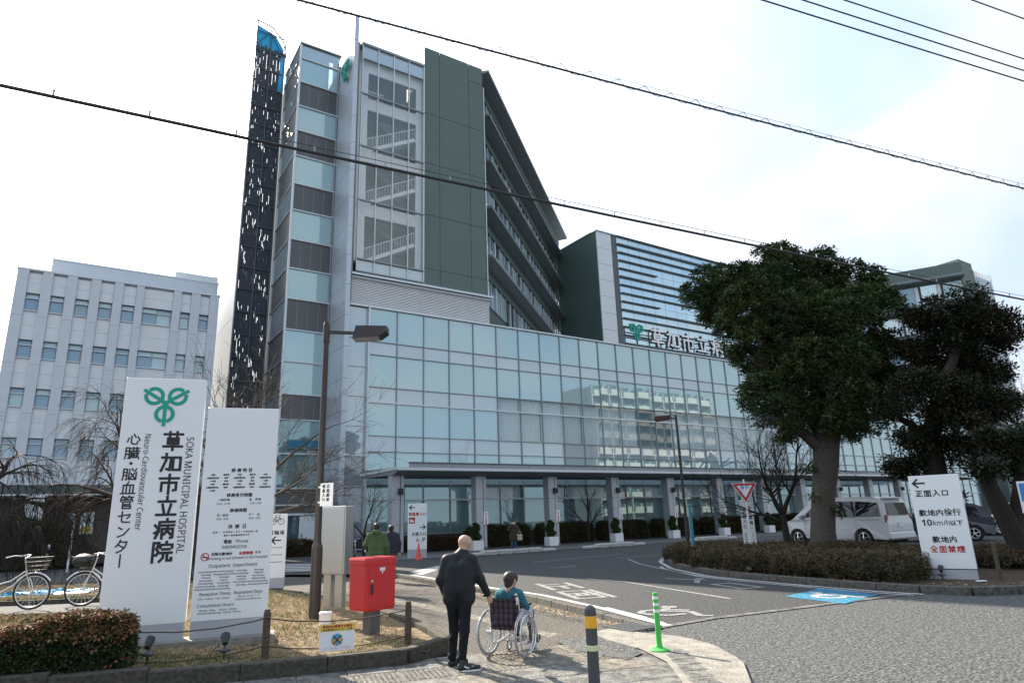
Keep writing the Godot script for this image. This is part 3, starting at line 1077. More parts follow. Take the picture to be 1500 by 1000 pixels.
func ward_wing(hos: Node3D) -> void:
	var w := node(hos, "ward_wing", Vector3(10.4, 0, -2.0), Vector3(0, deg_to_rad(41.76), 0))
	var ln := 40.0
	pbox(w, "wing_body", M("green_dark"), Vector3(ln / 2, 29.0, -7.3), Vector3(ln, 25.6, 14.0))
	for k in 5:
		var y := 41.9 - 4.6 * k
		# projecting slab, spandrel beam and window ribbon of one storey
		var sl := MB.new()
		sl.prism(PackedVector2Array([Vector2(-0.4, 0.0), Vector2(1.2, 0.1), Vector2(1.25, 0.32), Vector2(-0.4, 0.4)]), 0.0, ln, Transform3D(Basis(Vector3(0, 0, 1), Vector3(0, 1, 0), Vector3(-1, 0, 0)), Vector3(ln, y, 0.0)))
		part(w, "ledge", sl.mesh(), M("soffit" if k < 4 else "frame_grey"))
		pbox(w, "spandrel_beam", M("green_clad"), Vector3(ln / 2, y - 0.42, -0.2), Vector3(ln, 0.75, 0.3))
		for j in 24:
			var x := 0.35 + 1.66 * j
			pbox(w, "window_pane", M(pick(["pane_dark", "pane_window", "pane_lit", "pane_window"])), Vector3(x + 0.8, y - 2.05, -0.22), Vector3(1.3, 2.4, 0.05), jit())
			pbox(w, "window_post", M("frame_light" if j % 3 != 1 else "clad_white"), Vector3(x, y - 2.05, -0.16), Vector3(0.3 if j % 3 == 0 else 0.08, 2.4, 0.12))
	pbox(w, "end_frame", M("frame_light"), Vector3(0.02, 30.5, -0.1), Vector3(0.1, 22.5, 0.3))

func glass_wing(hos: Node3D) -> void:
	var g := pbox(hos, "glass_wing", M("green_clad"), Vector3(62.0, 19.1, -21.3), Vector3(49.5, 38.2, 8.3))
	var o := -g.position
	pbox(g, "parapet", M("frame_light"), o + Vector3(62.0, 38.28, -21.1), Vector3(49.7, 0.14, 8.5))
	for k in 17:
		pbox(g, "white_panel", M("clad_white"), o + Vector3(38.55, 1.2 + k * 2.24, -17.04), Vector3(2.5, 2.2, 0.14))
	pbox(g, "dark_strip", M("frame_dark"), o + Vector3(40.3, 19.0, -17.05), Vector3(0.95, 38.2, 0.16))
	var rows := []
	var y := 38.2
	rows.append(y)
	for k in 22:
		y -= 1.155
		rows.append(y)
	for j in 18:
		for i in 22:
			var top: float = rows[i]
			var u := 40.85 + 2.06 * j
			if u > 76 or top < 16.5:
				continue
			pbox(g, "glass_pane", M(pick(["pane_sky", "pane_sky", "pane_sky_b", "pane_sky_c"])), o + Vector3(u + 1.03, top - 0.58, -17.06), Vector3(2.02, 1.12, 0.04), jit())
	for i in 20:
		var top: float = rows[i]
		var bold := i % 4 == 1
		var ln := 34.0
		if i % 4 == 0 and i > 0:
			ln = 7.0 if i != 12 else 8.4
		pbox(g, "sunshade", M("frame_dark"), o + Vector3(40.85 + ln / 2, top, -16.86), Vector3(ln, 0.16 if bold else 0.09, 0.36))

func entrance_canopy(hos: Node3D) -> void:
	var can := node(hos, "entrance_canopy")
	var sl := MB.new()
	# section across: thin nosing in front, deeper behind
	sl.prism(PackedVector2Array([Vector2(1.6, 4.66), Vector2(6.9, 4.52), Vector2(7.55, 4.72), Vector2(7.6, 4.92), Vector2(1.6, 5.12)]), 0.0, 72.0, Transform3D(Basis(Vector3(0, 0, 1), Vector3(0, 1, 0), Vector3(-1, 0, 0)), Vector3(70.9, 0, 0)))
	part(can, "roof_slab", sl.mesh(), M("soffit"))
	pbox(can, "nosing", M("frame_light"), Vector3(34.9, 4.83, 7.6), Vector3(72.1, 0.16, 0.06))
	pbox(can, "nosing", M("frame_light"), Vector3(-1.13, 4.86, 4.6), Vector3(0.05, 0.14, 6.0))
	for k in 24:
		pbox(can, "upstand", M("frame_grey"), Vector3(2.1 + k * 3.0, 5.2, 5.4), Vector3(2.98, 0.34, 0.1))
	pbox(can, "upstand_cap", M("frame_dark"), Vector3(36.6, 5.4, 5.4), Vector3(72.0, 0.07, 0.24))
	for k in 11:
		var u := -0.65 + 5.69 * k
		var c := node(can, "canopy_column", Vector3(u, 0.03, 6.25))
		var hs := [0.0, 1.62, 3.05, 4.6]
		for q in 3:
			pbox(c, "shaft_panel", M("column_clad"), Vector3(-0.12, (hs[q] + hs[q + 1]) / 2, 0), Vector3(0.5, hs[q + 1] - hs[q] - 0.02, 0.62))
			pbox(c, "side_panel", M("column_clad"), Vector3(0.32, (hs[q] + hs[q + 1]) / 2, 0), Vector3(0.2, hs[q + 1] - hs[q] - 0.02, 0.5))
		pbox(c, "groove", M("frame_dark"), Vector3(0.18, 2.3, 0.02), Vector3(0.12, 4.6, 0.46))
		pbox(c, "foot", M("frame_dark"), Vector3(0.0, 0.06, 0), Vector3(0.9, 0.16, 0.7))
		if k % 2 == 0 or k == 3:
			var l := MB.new()
			l.box(Vector3(0.14, 3.55, 0.42), Vector3(0.26, 0.36, 0.2))
			l.box(Vector3(0.14, 3.55, 0.33), Vector3(0.1, 0.1, 0.12))
			part(c, "wall_lamp", l.mesh(), M("black"))
	# white plate with struts that stands on the canopy roof behind the big tree
	var pl := MB.new()
	pl.prism(PackedVector2Array([Vector2(0, 0), Vector2(1.5, -0.15), Vector2(1.2, 2.6), Vector2(0.1, 3.2)]), 0, 0.2)
	part(can, "canopy_plate", pl.mesh(), M("clad_white"), Vector3(42.2, 5.1, 6.2))
	var ps := MB.new()
	for s in [-1, 1]:
		ps.tube([Vector3(42.3, 8.0, 6.3), Vector3(42.3 - 2.6, 5.4, 6.3 + s * 0.7)], [0.09, 0.09], 6)
		ps.tube([Vector3(43.4, 6.6, 6.3), Vector3(43.4 + 2.9, 7.6 + s * 0.2, 6.3 + s * 0.5)], [0.08, 0.08], 6)
	part(can, "strut", ps.mesh(), M("frame_grey"))

func roof_sign() -> void:
	var s := thing("roof_sign", "rooftop sign with green clover emblem and white characters above glass front", "sign", hw(25.6, 16.98, -0.35), HA)
	var fr := MB.new()
	for i in 4:
		fr.box(Vector3(8.6, 0.55 + i * 0.52, -0.35), Vector3(17.6, 0.09, 0.09))
	for k in 12:
		fr.box(Vector3(-0.1 + k * 1.58, 1.1, -0.42), Vector3(0.09, 2.3, 0.09))
	part(s, "rail_frame", fr.mesh(), M("frame_dark"))
	pbox(s, "walkway", M("frame_dark"), Vector3(8.6, 0.38, -0.2), Vector3(17.6, 0.14, 0.5))
	for k in 6:
		pbox(s, "bracket", M("black"), Vector3(4.2 + k * 2.9, 0.16, -0.1), Vector3(0.9, 0.2, 0.3))
	part(s, "emblem", strokes_mesh(EMBLEM, 1.9, 0.17, 0.18), M("emblem_green"), Vector3(1.05, 1.72, 0.0))
	var k := 0
	for ch in ["草", "加", "市", "立", "病", "院"]:
		var c := part(s, "character", strokes_mesh(GLYPHS[ch], 1.75, 0.17, 0.06), M("letter_white"), Vector3(3.75 + k * 2.16, 1.5, 0.1))
		part(c, "return_box", strokes_mesh(GLYPHS[ch], 1.75, 0.2, 0.3), M("frame_dark"), Vector3(0.03, -0.03, -0.2))
		k += 1

func build_far_wing() -> void:
	# wing beyond the trees on the right: a ribbon-windowed face turned to the left and a glass face turned to the road
	var at := hw(94.5, 0, 2.0)
	var wing := thing("hospital_wing", "distant dark green wing with window bands rising behind the right evergreens", "building", at, HA)
	pbox(wing, "end_wall", M("green_clad"), Vector3(2.2, 19.3, -6.0), Vector3(4.4, 38.6, 12.0))
	for j in 7:
		for i in 6:
			pbox(wing, "glass_pane", M(pick(["pane_sky", "pane_sky_c"])), Vector3(4.9 + j * 0.95, 34.6 - i * 4.4, -0.1), Vector3(0.8, 3.9, 0.1), jit())
		pbox(wing, "mullion", M("clad_white"), Vector3(4.45 + j * 0.95, 19.0, 0.0), Vector3(0.14, 37.0, 0.3))
	pbox(wing, "glass_backing", M("frame_dark"), Vector3(7.8, 18.4, -3.0), Vector3(6.8, 36.8, 5.6))
	pbox(wing, "glass_fin", M("pane_sky_b"), Vector3(11.4, 19.0, -0.5), Vector3(0.9, 38.0, 0.4))
	# left face: turned about the corner
	var f := node(wing, "window_face", Vector3(0, 0, 0), Vector3(0, PI - deg_to_rad(28.1) - HA, 0))
	pbox(f, "face_wall", M("green_dark"), Vector3(24.0, 18.6, 4.4), Vector3(48.0, 37.2, 8.0))
	pbox(f, "roof_band", M("green_clad"), Vector3(24.0, 37.0, 0.2), Vector3(48.4, 2.0, 1.2))
	for k in 5:
		var y := 35.6 - k * 4.6
		pbox(f, "ledge", M("soffit"), Vector3(24.0, y + 0.25, -0.4), Vector3(48.6, 0.4, 2.0))
		for j in 16:
			pbox(f, "window_pane", M(pick(["pane_lit", "pane_sky_c", "pane_lit", "pane_window"])), Vector3(1.6 + j * 3.0, y - 1.9, 0.25), Vector3(2.1, 2.9, 0.2), jit())
			pbox(f, "window_post", M("clad_white"), Vector3(0.25 + j * 3.0, y - 1.9, 0.22), Vector3(0.5, 2.9, 0.24))
		pbox(f, "sill_band", M("soffit"), Vector3(24.0, y - 3.6, 0.3), Vector3(48.0, 0.8, 0.3))

func build_white_building() -> void:
	var at := hw(0, 0, -6.0)
	var wb := thing("white_building", "pale four storey annex with window columns left of the hospital tower", "building", at, HA)
	pbox(wb, "wall", M("clad_pale"), Vector3(-15.3, 11.1, -7.32), Vector3(11.9, 14.1, 14.0))
	pbox(wb, "roof_edge", M("frame_light"), Vector3(-15.3, 18.2, -7.1), Vector3(12.0, 0.12, 14.2))
	pbox(wb, "roof_block", M("clad_pale"), Vector3(-14.4, 19.15, -8.5), Vector3(10.6, 1.9, 11.0))
	pbox(wb, "roof_block_edge", M("frame_light"), Vector3(-14.4, 20.14, -8.5), Vector3(10.7, 0.1, 11.1))
	pbox(wb, "roof_tank", M("clad_white"), Vector3(-10.5, 20.5, -6.5), Vector3(3.0, 1.0, 5.0))
	# bright infill bays between the piers, each with its windows
	var bays := [[-20.63, 0.72], [-19.34, 0.74], [-18.01, 0.75], [-16.69, 0.76], [-15.38, 0.76], [-14.14, 1.8], [-11.82, 0.62], [-10.6, 0.62]]
	var tops := [16.65, 13.6, 10.55, 7.5]
	for bi in bays.size():
		var u: float = bays[bi][0]
		var bw: float = bays[bi][1]
		var y := 18.0
		for k in 5:
			var low: float = tops[k] if k < 4 else 4.7
			var sy := y - 0.03
			var half := (sy - low) / 2.0
			for q in 2:
				pbox(wb, "infill_panel", M("clad_white"), Vector3(u + bw / 2, sy - half * (q + 0.5), -0.2), Vector3(bw, half - 0.012, 0.2))
			y = low - 1.2
		for k in 4:
			var t: float = tops[k]
			var wn := node(wb, "window", Vector3(u + bw / 2, t - 0.6, 0))
			var nlights := 2 if bw > 1.0 else 1
			for q in nlights:
				var lw := (bw - 0.04) / nlights
				var xx := (q - (nlights - 1) / 2.0) * lw
				pbox(wn, "pane", M(pick(["pane_lit", "pane_window"])), Vector3(xx, 0.42, -0.28), Vector3(lw - 0.08, 0.27, 0.04), jit() * 3.0)
				pbox(wn, "pane", M(pick(["pane_lit", "pane_window", "pane_window"])), Vector3(xx, -0.16, -0.28), Vector3(lw - 0.08, 0.78, 0.04), jit() * 3.0)
			pbox(wn, "frame", M("frame_light"), Vector3(0, 0.25, -0.14), Vector3(bw, 0.05, 0.1))
			pbox(wn, "head", M("frame_dark"), Vector3(0, 0.58, -0.14), Vector3(bw, 0.04, 0.1))
			pbox(wn, "sill", M("frame_light"), Vector3(0, -0.58, -0.08), Vector3(bw + 0.04, 0.05, 0.16))
	for j in 9:
		var px: Array = [[-21.25, -20.63], [-19.91, -19.34], [-18.6, -18.01], [-17.26, -16.69], [-15.93, -15.38], [-14.62, -14.14], [-12.34, -11.82], [-11.2, -10.6], [-9.98, -9.36]][j]
		pbox(wb, "pier", M("clad_pale"), Vector3((px[0] + px[1]) / 2, 11.4, -0.06), Vector3(px[1] - px[0] - 0.02, 13.4, 0.22))
		for q in 3:
			pbox(wb, "pier_joint", M("frame_grey"), Vector3((px[0] + px[1]) / 2, 15.1 - q * 3.05, 0.055), Vector3(px[1] - px[0] - 0.02, 0.015, 0.01))
	# dark ground floor under a projecting eave
	pbox(wb, "ground_floor", M("brown_wall"), Vector3(-16.6, 2.05, -6.6), Vector3(15.5, 4.1, 13.0))
	pbox(wb, "eave", M("green_dark"), Vector3(-17.0, 4.35, -0.4), Vector3(17.0, 0.5, 3.0))
	pbox(wb, "eave_trim", M("frame_light"), Vector3(-17.0, 4.07, 1.12), Vector3(17.0, 0.08, 0.06))
	var gw := [[-16.75, 2.4], [-15.75, 2.4], [-14.2, 2.4], [-12.9, 2.4], [-20.6, 2.4]]
	for a in gw:
		var wn := node(wb, "ground_window", Vector3(a[0], a[1], -0.06))
		pbox(wn, "frame", M("frame_light"), Vector3(0, 0, 0), Vector3(0.68, 1.3, 0.08))
		pbox(wn, "pane", M("pane_window"), Vector3(0, 0.2, 0.05), Vector3(0.54, 0.75, 0.03))
		pbox(wn, "yellow_poster", mat("poster_yellow", lin(0.72, 0.5, 0.08), 0.6), Vector3(0, -0.38, 0.05), Vector3(0.52, 0.36, 0.03))
	pbox(wb, "white_pillar", M("clad_white"), Vector3(-18.5, 2.9, 0.9), Vector3(0.9, 2.4, 0.5))
	pbox(wb, "door", M("frame_grey"), Vector3(-11.6, 1.4, -0.05), Vector3(1.2, 2.6, 0.1))
	pbox(wb, "red_board", M("ink_red"), Vector3(-21.4, 2.2, 0.2), Vector3(0.9, 0.5, 0.1))

func build_scaffold() -> void:
	# dark protective netting on scaffolding beside the side stack
	var s := thing("scaffold", "tall scaffold wrapped in dark torn netting beside the glass tower", "scaffold", hw(0, 0, -9.0), HA)
	var rg := RandomNumberGenerator.new()
	rg.seed = 77
	var nb := MB.new()
	var u0 := -7.75
	var cols := 36
	var cw := 2.5 / cols
	for c in cols:
		var y := 0.3
		while y < 42.5:
			var h := rg.randf_range(0.25, 0.5)
			var open := 0.006
			# torn lifts: rows of slits that slant across the sheet
			var lift := fposmod(y + c * 0.09, 3.7)
			if lift < 1.3 and y < 36.0:
				open = 0.13
			if c < 7:
				open += 0.05
			if y > 39.0 and c % 4 == 1:
				open += 0.5
			if rg.randf() > open:
				nb.box(Vector3(u0 + cw * (c + 0.5), y + h / 2, rg.randf_range(-0.015, 0.015)), Vector3(cw * 1.02, h * 1.01, 0.012))
			else:
				nb.box(Vector3(u0 + cw * (c + 0.36), y + h / 2, 0), Vector3(cw * 0.72, h, 0.012))
			y += h
	var np := part(s, "netting", nb.mesh(), M("netting"))
	np.set_meta("kind", "stuff")
	for k in 3:
		var tb := MB.new()
		tb.tube([Vector3(u0 + k * 1.22, 0, 0.08), Vector3(u0 + k * 1.22, 45.2 - k * 0.7, 0.08)], [0.06, 0.06], 6)
		part(s, "scaffold_pole", tb.mesh(), M("frame_dark"))
	for k in 24:
		var tb := MB.new()
		tb.tube([Vector3(u0, 1.5 + k * 1.85, 0.1), Vector3(u0 + 2.45, 1.5 + k * 1.85, 0.1)], [0.045, 0.045], 6)
		part(s, "scaffold_ledger", tb.mesh(), M("frame_dark"))
	var br := MB.new()
	br.tube([Vector3(u0, 45.1, 0.1), Vector3(u0 + 1.2, 44.9, 0.1), Vector3(u0 + 2.2, 43.9, 0.1), Vector3(u0 + 2.6, 42.0, 0.1)], [0.06, 0.06, 0.06, 0.06], 6)
	br.tube([Vector3(u0, 42.6, 0.1), Vector3(u0 + 1.22, 44.6, 0.1)], [0.04, 0.04], 6)
	br.tube([Vector3(u0 + 1.2, 44.2, 0.1), Vector3(u0 + 2.2, 42.4, 0.1)], [0.04, 0.04], 6)
	part(s, "scaffold_brace", br.mesh(), M("frame_dark"))
	var bs := MB.new()
	bs.prism(PackedVector2Array([Vector2(u0 + 0.05, 42.4), Vector2(u0 + 2.4, 42.2), Vector2(u0 + 2.35, 43.0), Vector2(u0 + 1.6, 44.2), Vector2(u0 + 0.05, 44.7)]), -0.05, -0.02)
	bs.prism(PackedVector2Array([Vector2(u0 + 2.0, 38.5), Vector2(u0 + 2.4, 38.7), Vector2(u0 + 2.42, 42.3), Vector2(u0 + 2.15, 42.3)]), 0.03, 0.05)
	var sheet := part(s, "blue_sheet", bs.mesh(), mat("sheet_blue", Color(0.05, 0.62, 0.82, 0.8), 0.5))
	# white dust sheet on the sunny side
	for k in 9:
		pbox(s, "white_sheet", M("clad_white"), Vector3(u0 - 0.05, 2.2 + k * 4.45, -6.5), Vector3(0.05, 4.4, 12.8))

func build_outside_blocks() -> void:
	# what the glass front mirrors: an apartment block across the road, out of the frame on the right
	var ap := thing("apartment_block", "beige balcony apartment block mirrored in the hospital glass", "building", hw(89.0, 0, 60.0), HA)
	pbox(ap, "body", mat("beige_wall", lin(0.33, 0.31, 0.285), 0.85), Vector3(0, 14.0, 5.2), Vector3(36, 28.0, 10.0))
	for k in 9:
		var y := 2.2 + k * 3.0
		pbox(ap, "balcony_slab", mat("beige_slab", lin(0.4, 0.385, 0.36), 0.85), Vector3(0, y - 0.1, -0.5), Vector3(36.2, 0.2, 1.6))
		for j in 9:
			var x := -16.0 + j * 4.0
			pbox(ap, "balcony_front", mats["beige_slab"], Vector3(x, y + 0.55, -1.25), Vector3(3.0, 1.1, 0.12))
			pbox(ap, "window", M("pane_dark"), Vector3(x, y + 1.3, 0.15), Vector3(2.6, 2.0, 0.1))
	for j in 10:
		pbox(ap, "party_wall", mats["beige_wall"], Vector3(-18.0 + j * 4.0, 14.0, -0.5), Vector3(0.25, 28.0, 1.5))

# ---------------------------------------------------------------- lettering: strokes on a 20 x 20 grid, y down

const MOON := [[1, 2, 1, 14, 0, 19], [1, 2, 6, 2, 6, 18, 4.5, 18.5], [1, 7, 6, 7], [1, 12, 6, 12]]
const GLYPHS := {
	"草": [[1, 3, 19, 3], [6.5, 0.5, 6.5, 5.5], [13.5, 0.5, 13.5, 5.5], [5, 7.5, 15, 7.5, 15, 13, 5, 13, 5, 7.5], [5, 10.2, 15, 10.2], [1, 16, 19, 16], [10, 13, 10, 20]],
	"加": [[1, 5, 10, 5, 9, 18, 6, 17], [5, 1, 5, 8, 1, 19], [12, 5, 19, 5, 19, 18, 12, 18, 12, 5]],
	"市": [[10, 0, 10, 4], [1, 4, 19, 4], [3, 8.5, 17, 8.5, 17, 16, 14.5, 16.5], [3, 8.5, 3, 17], [10, 4, 10, 20]],
	"立": [[10, 0, 10, 4.5], [2, 5, 18, 5], [6, 8, 8, 16.5], [14, 8, 12, 17], [1, 18.5, 19, 18.5]],
	"病": [[12, 0, 12, 3], [5, 3, 19, 3], [5, 3, 5, 12, 2, 19], [1, 6, 3.5, 9], [1, 14, 4.5, 11.5], [7, 6.5, 19, 6.5], [8, 10, 18, 10, 18, 18.5, 16, 19], [8, 10, 8, 19.5], [13, 6.5, 13, 11, 10, 15.5], [13, 12, 16, 15.5]],
	"院": [[1.5, 1, 6.5, 1, 4.5, 7, 6.5, 10, 5, 13, 3.5, 13], [1.5, 1, 1.5, 20], [13.5, 0, 13.5, 3], [8, 6, 8, 3, 19, 3, 19, 6], [10, 7.5, 17, 7.5], [8, 11, 19, 11], [11.5, 11, 11, 16, 8, 19.5], [15, 11, 15, 18.5, 19, 18.5, 19, 16]],
	"心": [[3.5, 9, 1.5, 15], [7, 6, 7, 16, 9, 18.5, 15, 18.5, 16, 14], [10, 3, 13, 8], [16, 7, 19, 13]],
	"臓": [[1, 2, 1, 14, 0, 19], [1, 2, 6, 2, 6, 18, 4.5, 18.5], [1, 7, 6, 7], [1, 12, 6, 12], [8, 3, 20, 3], [11.5, 1, 11.5, 5], [16, 1, 16, 5], [8.5, 7, 20, 7], [8.5, 7, 8.5, 13, 7.5, 19], [10.5, 10, 15, 10], [10.5, 10, 10.5, 17, 15, 17], [13, 10, 13, 17], [10.5, 13.5, 15, 13.5], [16.5, 5, 17, 13, 20, 19], [19, 10, 16, 17]],
	"・": [[9, 10, 11, 10]],
	"脳": [[1, 2, 1, 14, 0, 19], [1, 2, 6, 2, 6, 18, 4.5, 18.5], [1, 7, 6, 7], [1, 12, 6, 12], [9, 2, 10, 5], [13, 1, 14, 4], [19, 1.5, 16.5, 5.5], [9, 7, 9, 18, 19, 18, 19, 7], [11.5, 8.5, 17, 16], [16.5, 8.5, 11, 16]],
	"血": [[10, 0, 8, 4], [3, 5, 17, 5], [3, 5, 3, 18], [17, 5, 17, 18], [7.5, 5, 7.5, 18], [12.5, 5, 12.5, 18], [0, 18, 20, 18]],
	"管": [[4, 0, 2, 4], [3, 2, 9, 2], [6, 2, 7.5, 4.5], [13, 0, 11, 4], [12, 2, 19, 2], [15, 2, 16.5, 4.5], [2, 8.5, 2, 6, 18, 6, 18, 8.5], [10, 4.5, 10, 6], [5, 9, 15, 9, 15, 13, 5, 13], [5, 9, 5, 19, 16, 19, 16, 15.5, 5, 15.5]],
	"セ": [[6, 2, 6, 16, 8, 18, 17, 18], [1, 9, 17, 6.5, 16, 10, 13, 12.5]],
	"ン": [[3, 4, 8, 7], [3, 18, 11, 15, 18, 6]],
	"タ": [[8, 1, 6, 6, 2, 11], [8, 4, 17, 4, 15, 11, 10, 17, 4, 19.5], [6, 8.5, 14, 13]],
	"ー": [[10, 1, 10, 19]],
	"正": [[2, 2, 18, 2], [10, 2, 10, 18], [10, 9.5, 17, 9.5], [5, 8, 5, 18], [1, 18, 19, 18]],
	"面": [[1, 2, 19, 2], [10, 2, 8.5, 6], [2, 6, 18, 6, 18, 19, 2, 19, 2, 6], [7.5, 6, 7.5, 19], [12.5, 6, 12.5, 19], [7.5, 10, 12.5, 10], [7.5, 14, 12.5, 14]],
	"入": [[6, 2, 10, 2, 11, 8, 19, 19], [10.5, 6, 7, 13, 1, 19]],
	"口": [[3, 4, 17, 4, 17, 17, 3, 17, 3, 4]],
	"敷": [[1, 3, 11, 3], [6, 0, 6, 11], [2, 5.5, 10, 5.5, 10, 11, 2, 11, 2, 5.5], [2, 8.2, 10, 8.2], [0, 13.5, 12, 13.5], [5, 13.5, 4, 17, 1, 19.5], [4.5, 15.5, 9, 15.5, 8, 19, 6, 19], [14, 1, 12, 7], [13, 5, 20, 5], [18, 5, 16, 13, 12, 19], [14, 9, 16, 14, 20, 19]],
	"地": [[1, 7, 8, 7], [4.5, 1, 4.5, 16], [0, 17, 8.5, 14.5], [9, 8.5, 19, 5, 19, 12, 17, 12.5], [14, 1, 14, 14], [11, 4, 11, 17, 12, 18.5, 20, 18.5, 20, 15]],
	"内": [[2, 5, 18, 5, 18, 18, 16, 19], [2, 5, 2, 20], [10, 0, 10, 7, 5, 14], [10, 8, 15, 14]],
	"徐": [[6, 0, 1, 5], [6, 5, 1, 11], [4, 9, 4, 20], [13, 0, 7, 7], [13, 0, 20, 7], [10, 8, 17, 8], [8, 12, 19, 12], [13.5, 8, 13.5, 19, 12, 19], [10.5, 14, 8, 18], [16, 14, 19, 18]],
	"行": [[6, 0, 1, 5], [6, 5, 1, 11], [4, 9, 4, 20], [10, 3, 19, 3], [8, 9, 20, 9], [15.5, 9, 15.5, 18.5, 13, 19]],
	"以": [[3, 3, 3, 16, 9, 13], [8, 4, 11, 8], [16, 2, 15.5, 10, 12, 16, 7, 19.5], [14.5, 14, 19, 19]],
	"下": [[1, 3, 19, 3], [9.5, 3, 9.5, 20], [10, 8, 16, 12]],
	"全": [[10, 0, 1, 9], [10, 0, 19, 9], [5, 9, 15, 9], [5, 13.5, 15, 13.5], [10, 9, 10, 18.5], [2, 18.5, 18, 18.5]],
	"禁": [[1, 3.5, 9, 3.5], [5, 0, 5, 9], [5, 4, 1, 8], [5, 4, 9, 8], [11, 3.5, 19, 3.5], [15, 0, 15, 9], [15, 4, 11, 8], [15, 4, 19, 8], [5, 11, 15, 11], [1, 14, 19, 14], [10, 14, 10, 19.5], [6, 15.5, 3, 19], [14, 15.5, 17, 19]],
	"煙": [[4, 2, 4, 10, 1, 18], [1, 5, 1.5, 9], [7.5, 4, 6, 8], [4.5, 11, 8, 17], [9, 2, 19, 2], [10, 5, 19, 5, 19, 10, 10, 10, 10, 5], [13, 2, 13, 10], [16, 2, 16, 10], [10, 13.5, 19, 13.5], [14.5, 10, 14.5, 18.5], [8.5, 18.5, 20, 18.5]],
	"救": [[1, 4, 11, 4], [6, 0, 6, 18, 4.5, 18.5], [8.5, 1, 10, 3], [2, 8, 4.5, 10], [10.5, 7, 8, 10], [4.5, 12, 1, 16], [7, 11, 11, 15], [14, 1, 12, 7], [13, 5, 20, 5], [18, 5, 16, 13, 12, 19], [14, 9, 16, 14, 20, 19]],
	"急": [[7, 0, 3, 6], [6, 2, 13, 2, 11, 5], [4, 5.5, 16, 5.5, 16, 12, 4, 12], [4, 8.7, 16, 8.7], [3, 14, 1.5, 18.5], [6, 14, 6, 18, 8, 19.5, 14, 19.5, 15, 17], [9.5, 13.5, 11, 16], [16, 14, 19, 18]],
	"車": [[2, 3, 18, 3], [4, 6, 16, 6, 16, 13, 4, 13, 4, 6], [4, 9.5, 16, 9.5], [1, 16.5, 19, 16.5], [10, 0, 10, 20]],
	"駐": [[2, 1, 2, 12], [2, 1, 9, 1], [2, 4.5, 8.5, 4.5], [2, 8, 8.5, 8], [5.5, 1, 5.5, 12], [2, 12, 9, 12, 8.5, 19, 7, 19], [1, 14, 0.5, 18], [3.5, 14, 4, 17], [6, 14, 6.5, 16], [13.5, 0, 15.5, 3], [11, 5, 20, 5], [15.5, 5, 15.5, 18.5], [11.5, 11, 19.5, 11], [10.5, 18.5, 20, 18.5]],
	"輪": [[1, 3, 9, 3], [2, 5.5, 8, 5.5, 8, 12, 2, 12, 2, 5.5], [2, 8.7, 8, 8.7], [0.5, 15, 9.5, 15], [5, 0, 5, 20], [15, 0, 10, 7], [15, 0, 20, 7], [12.5, 7, 17.5, 7], [11, 19.5, 11, 10, 19.5, 10, 19.5, 19.5], [11, 14.5, 19.5, 14.5], [14, 10, 14, 19], [16.7, 10, 16.7, 19]],
	"場": [[1, 7, 7.5, 7], [4.2, 1, 4.2, 16], [0, 17, 8, 14.5], [10.5, 1, 18, 1, 18, 8, 10.5, 8, 10.5, 1], [10.5, 4.5, 18, 4.5], [8.5, 10.5, 20, 10.5], [11.5, 10.5, 8.5, 15], [10.5, 13, 19, 13, 18, 19, 16, 19.5], [14, 13, 10.5, 19], [16.5, 13, 13.5, 19]],
	"診": [[1, 3, 8, 3], [2, 6.5, 7, 6.5], [2, 9.5, 7, 9.5], [2, 13, 7, 13, 7, 18, 2, 18, 2, 13], [14, 0, 9, 8], [14, 0, 20, 8], [16, 7, 11, 11], [17, 10.5, 11, 15], [18.5, 13.5, 10.5, 19.5]],
	"療": [[12, 0, 12, 3], [5, 3, 19, 3], [5, 3, 5, 12, 2, 19], [1, 6, 3.5, 9], [1, 14, 4.5, 11.5], [7, 7, 19, 7], [12.5, 4.5, 7, 11], [13, 7, 19, 11], [9.5, 10, 16.5, 10, 16.5, 14, 9.5, 14, 9.5, 10], [13, 14, 13, 19.5], [9, 15.5, 7.5, 18.5], [16.5, 15.5, 18.5, 18.5]],
	"科": [[8, 1, 2, 3], [0.5, 7, 9.5, 7], [5, 2, 5, 20], [5, 8, 1, 14], [5.5, 9, 9, 12.5], [11.5, 3, 14, 5], [11, 8, 13.5, 10], [10, 14, 20, 12.5], [16.5, 0, 16.5, 20]],
	"目": [[4, 1, 16, 1, 16, 19, 4, 19, 4, 1], [4, 7, 16, 7], [4, 13, 16, 13]],
	"受": [[16, 0, 4, 2], [4, 4, 5, 6.5], [10, 3, 10.5, 6], [16, 3, 14, 6.5], [2, 11, 2, 8, 18, 8, 18, 11], [5, 12, 15, 12, 10, 17, 2, 19.5], [6, 13, 11, 17.5, 19, 19.5]],
	"付": [[6, 0, 1, 9], [4, 6, 4, 20], [8, 6, 20, 6], [16, 0, 16, 18.5, 13, 19], [10, 10, 12, 14]],
	"時": [[1, 2, 7, 2, 7, 17, 1, 17, 1, 2], [1, 9, 7, 9], [9, 4, 20, 4], [14.5, 0, 14.5, 8], [8.5, 8, 20, 8], [8.5, 12, 20, 12], [17, 8, 17, 18.5, 15, 19], [11, 14, 12.5, 17]],
	"間": [[2, 1, 8, 1, 8, 8, 2, 8], [2, 1, 2, 20], [12, 1, 18, 1, 18, 19.5, 16, 19.5], [12, 1, 12, 8, 18, 8], [2, 4.5, 8, 4.5], [12, 4.5, 18, 4.5], [6.5, 11, 13.5, 11, 13.5, 18, 6.5, 18, 6.5, 11], [6.5, 14.5, 13.5, 14.5]],
	"休": [[6, 0, 1, 9], [4, 6, 4, 20], [8, 6, 20, 6], [14, 0, 14, 20], [13.5, 7, 8, 16], [14.5, 7, 20, 16]],
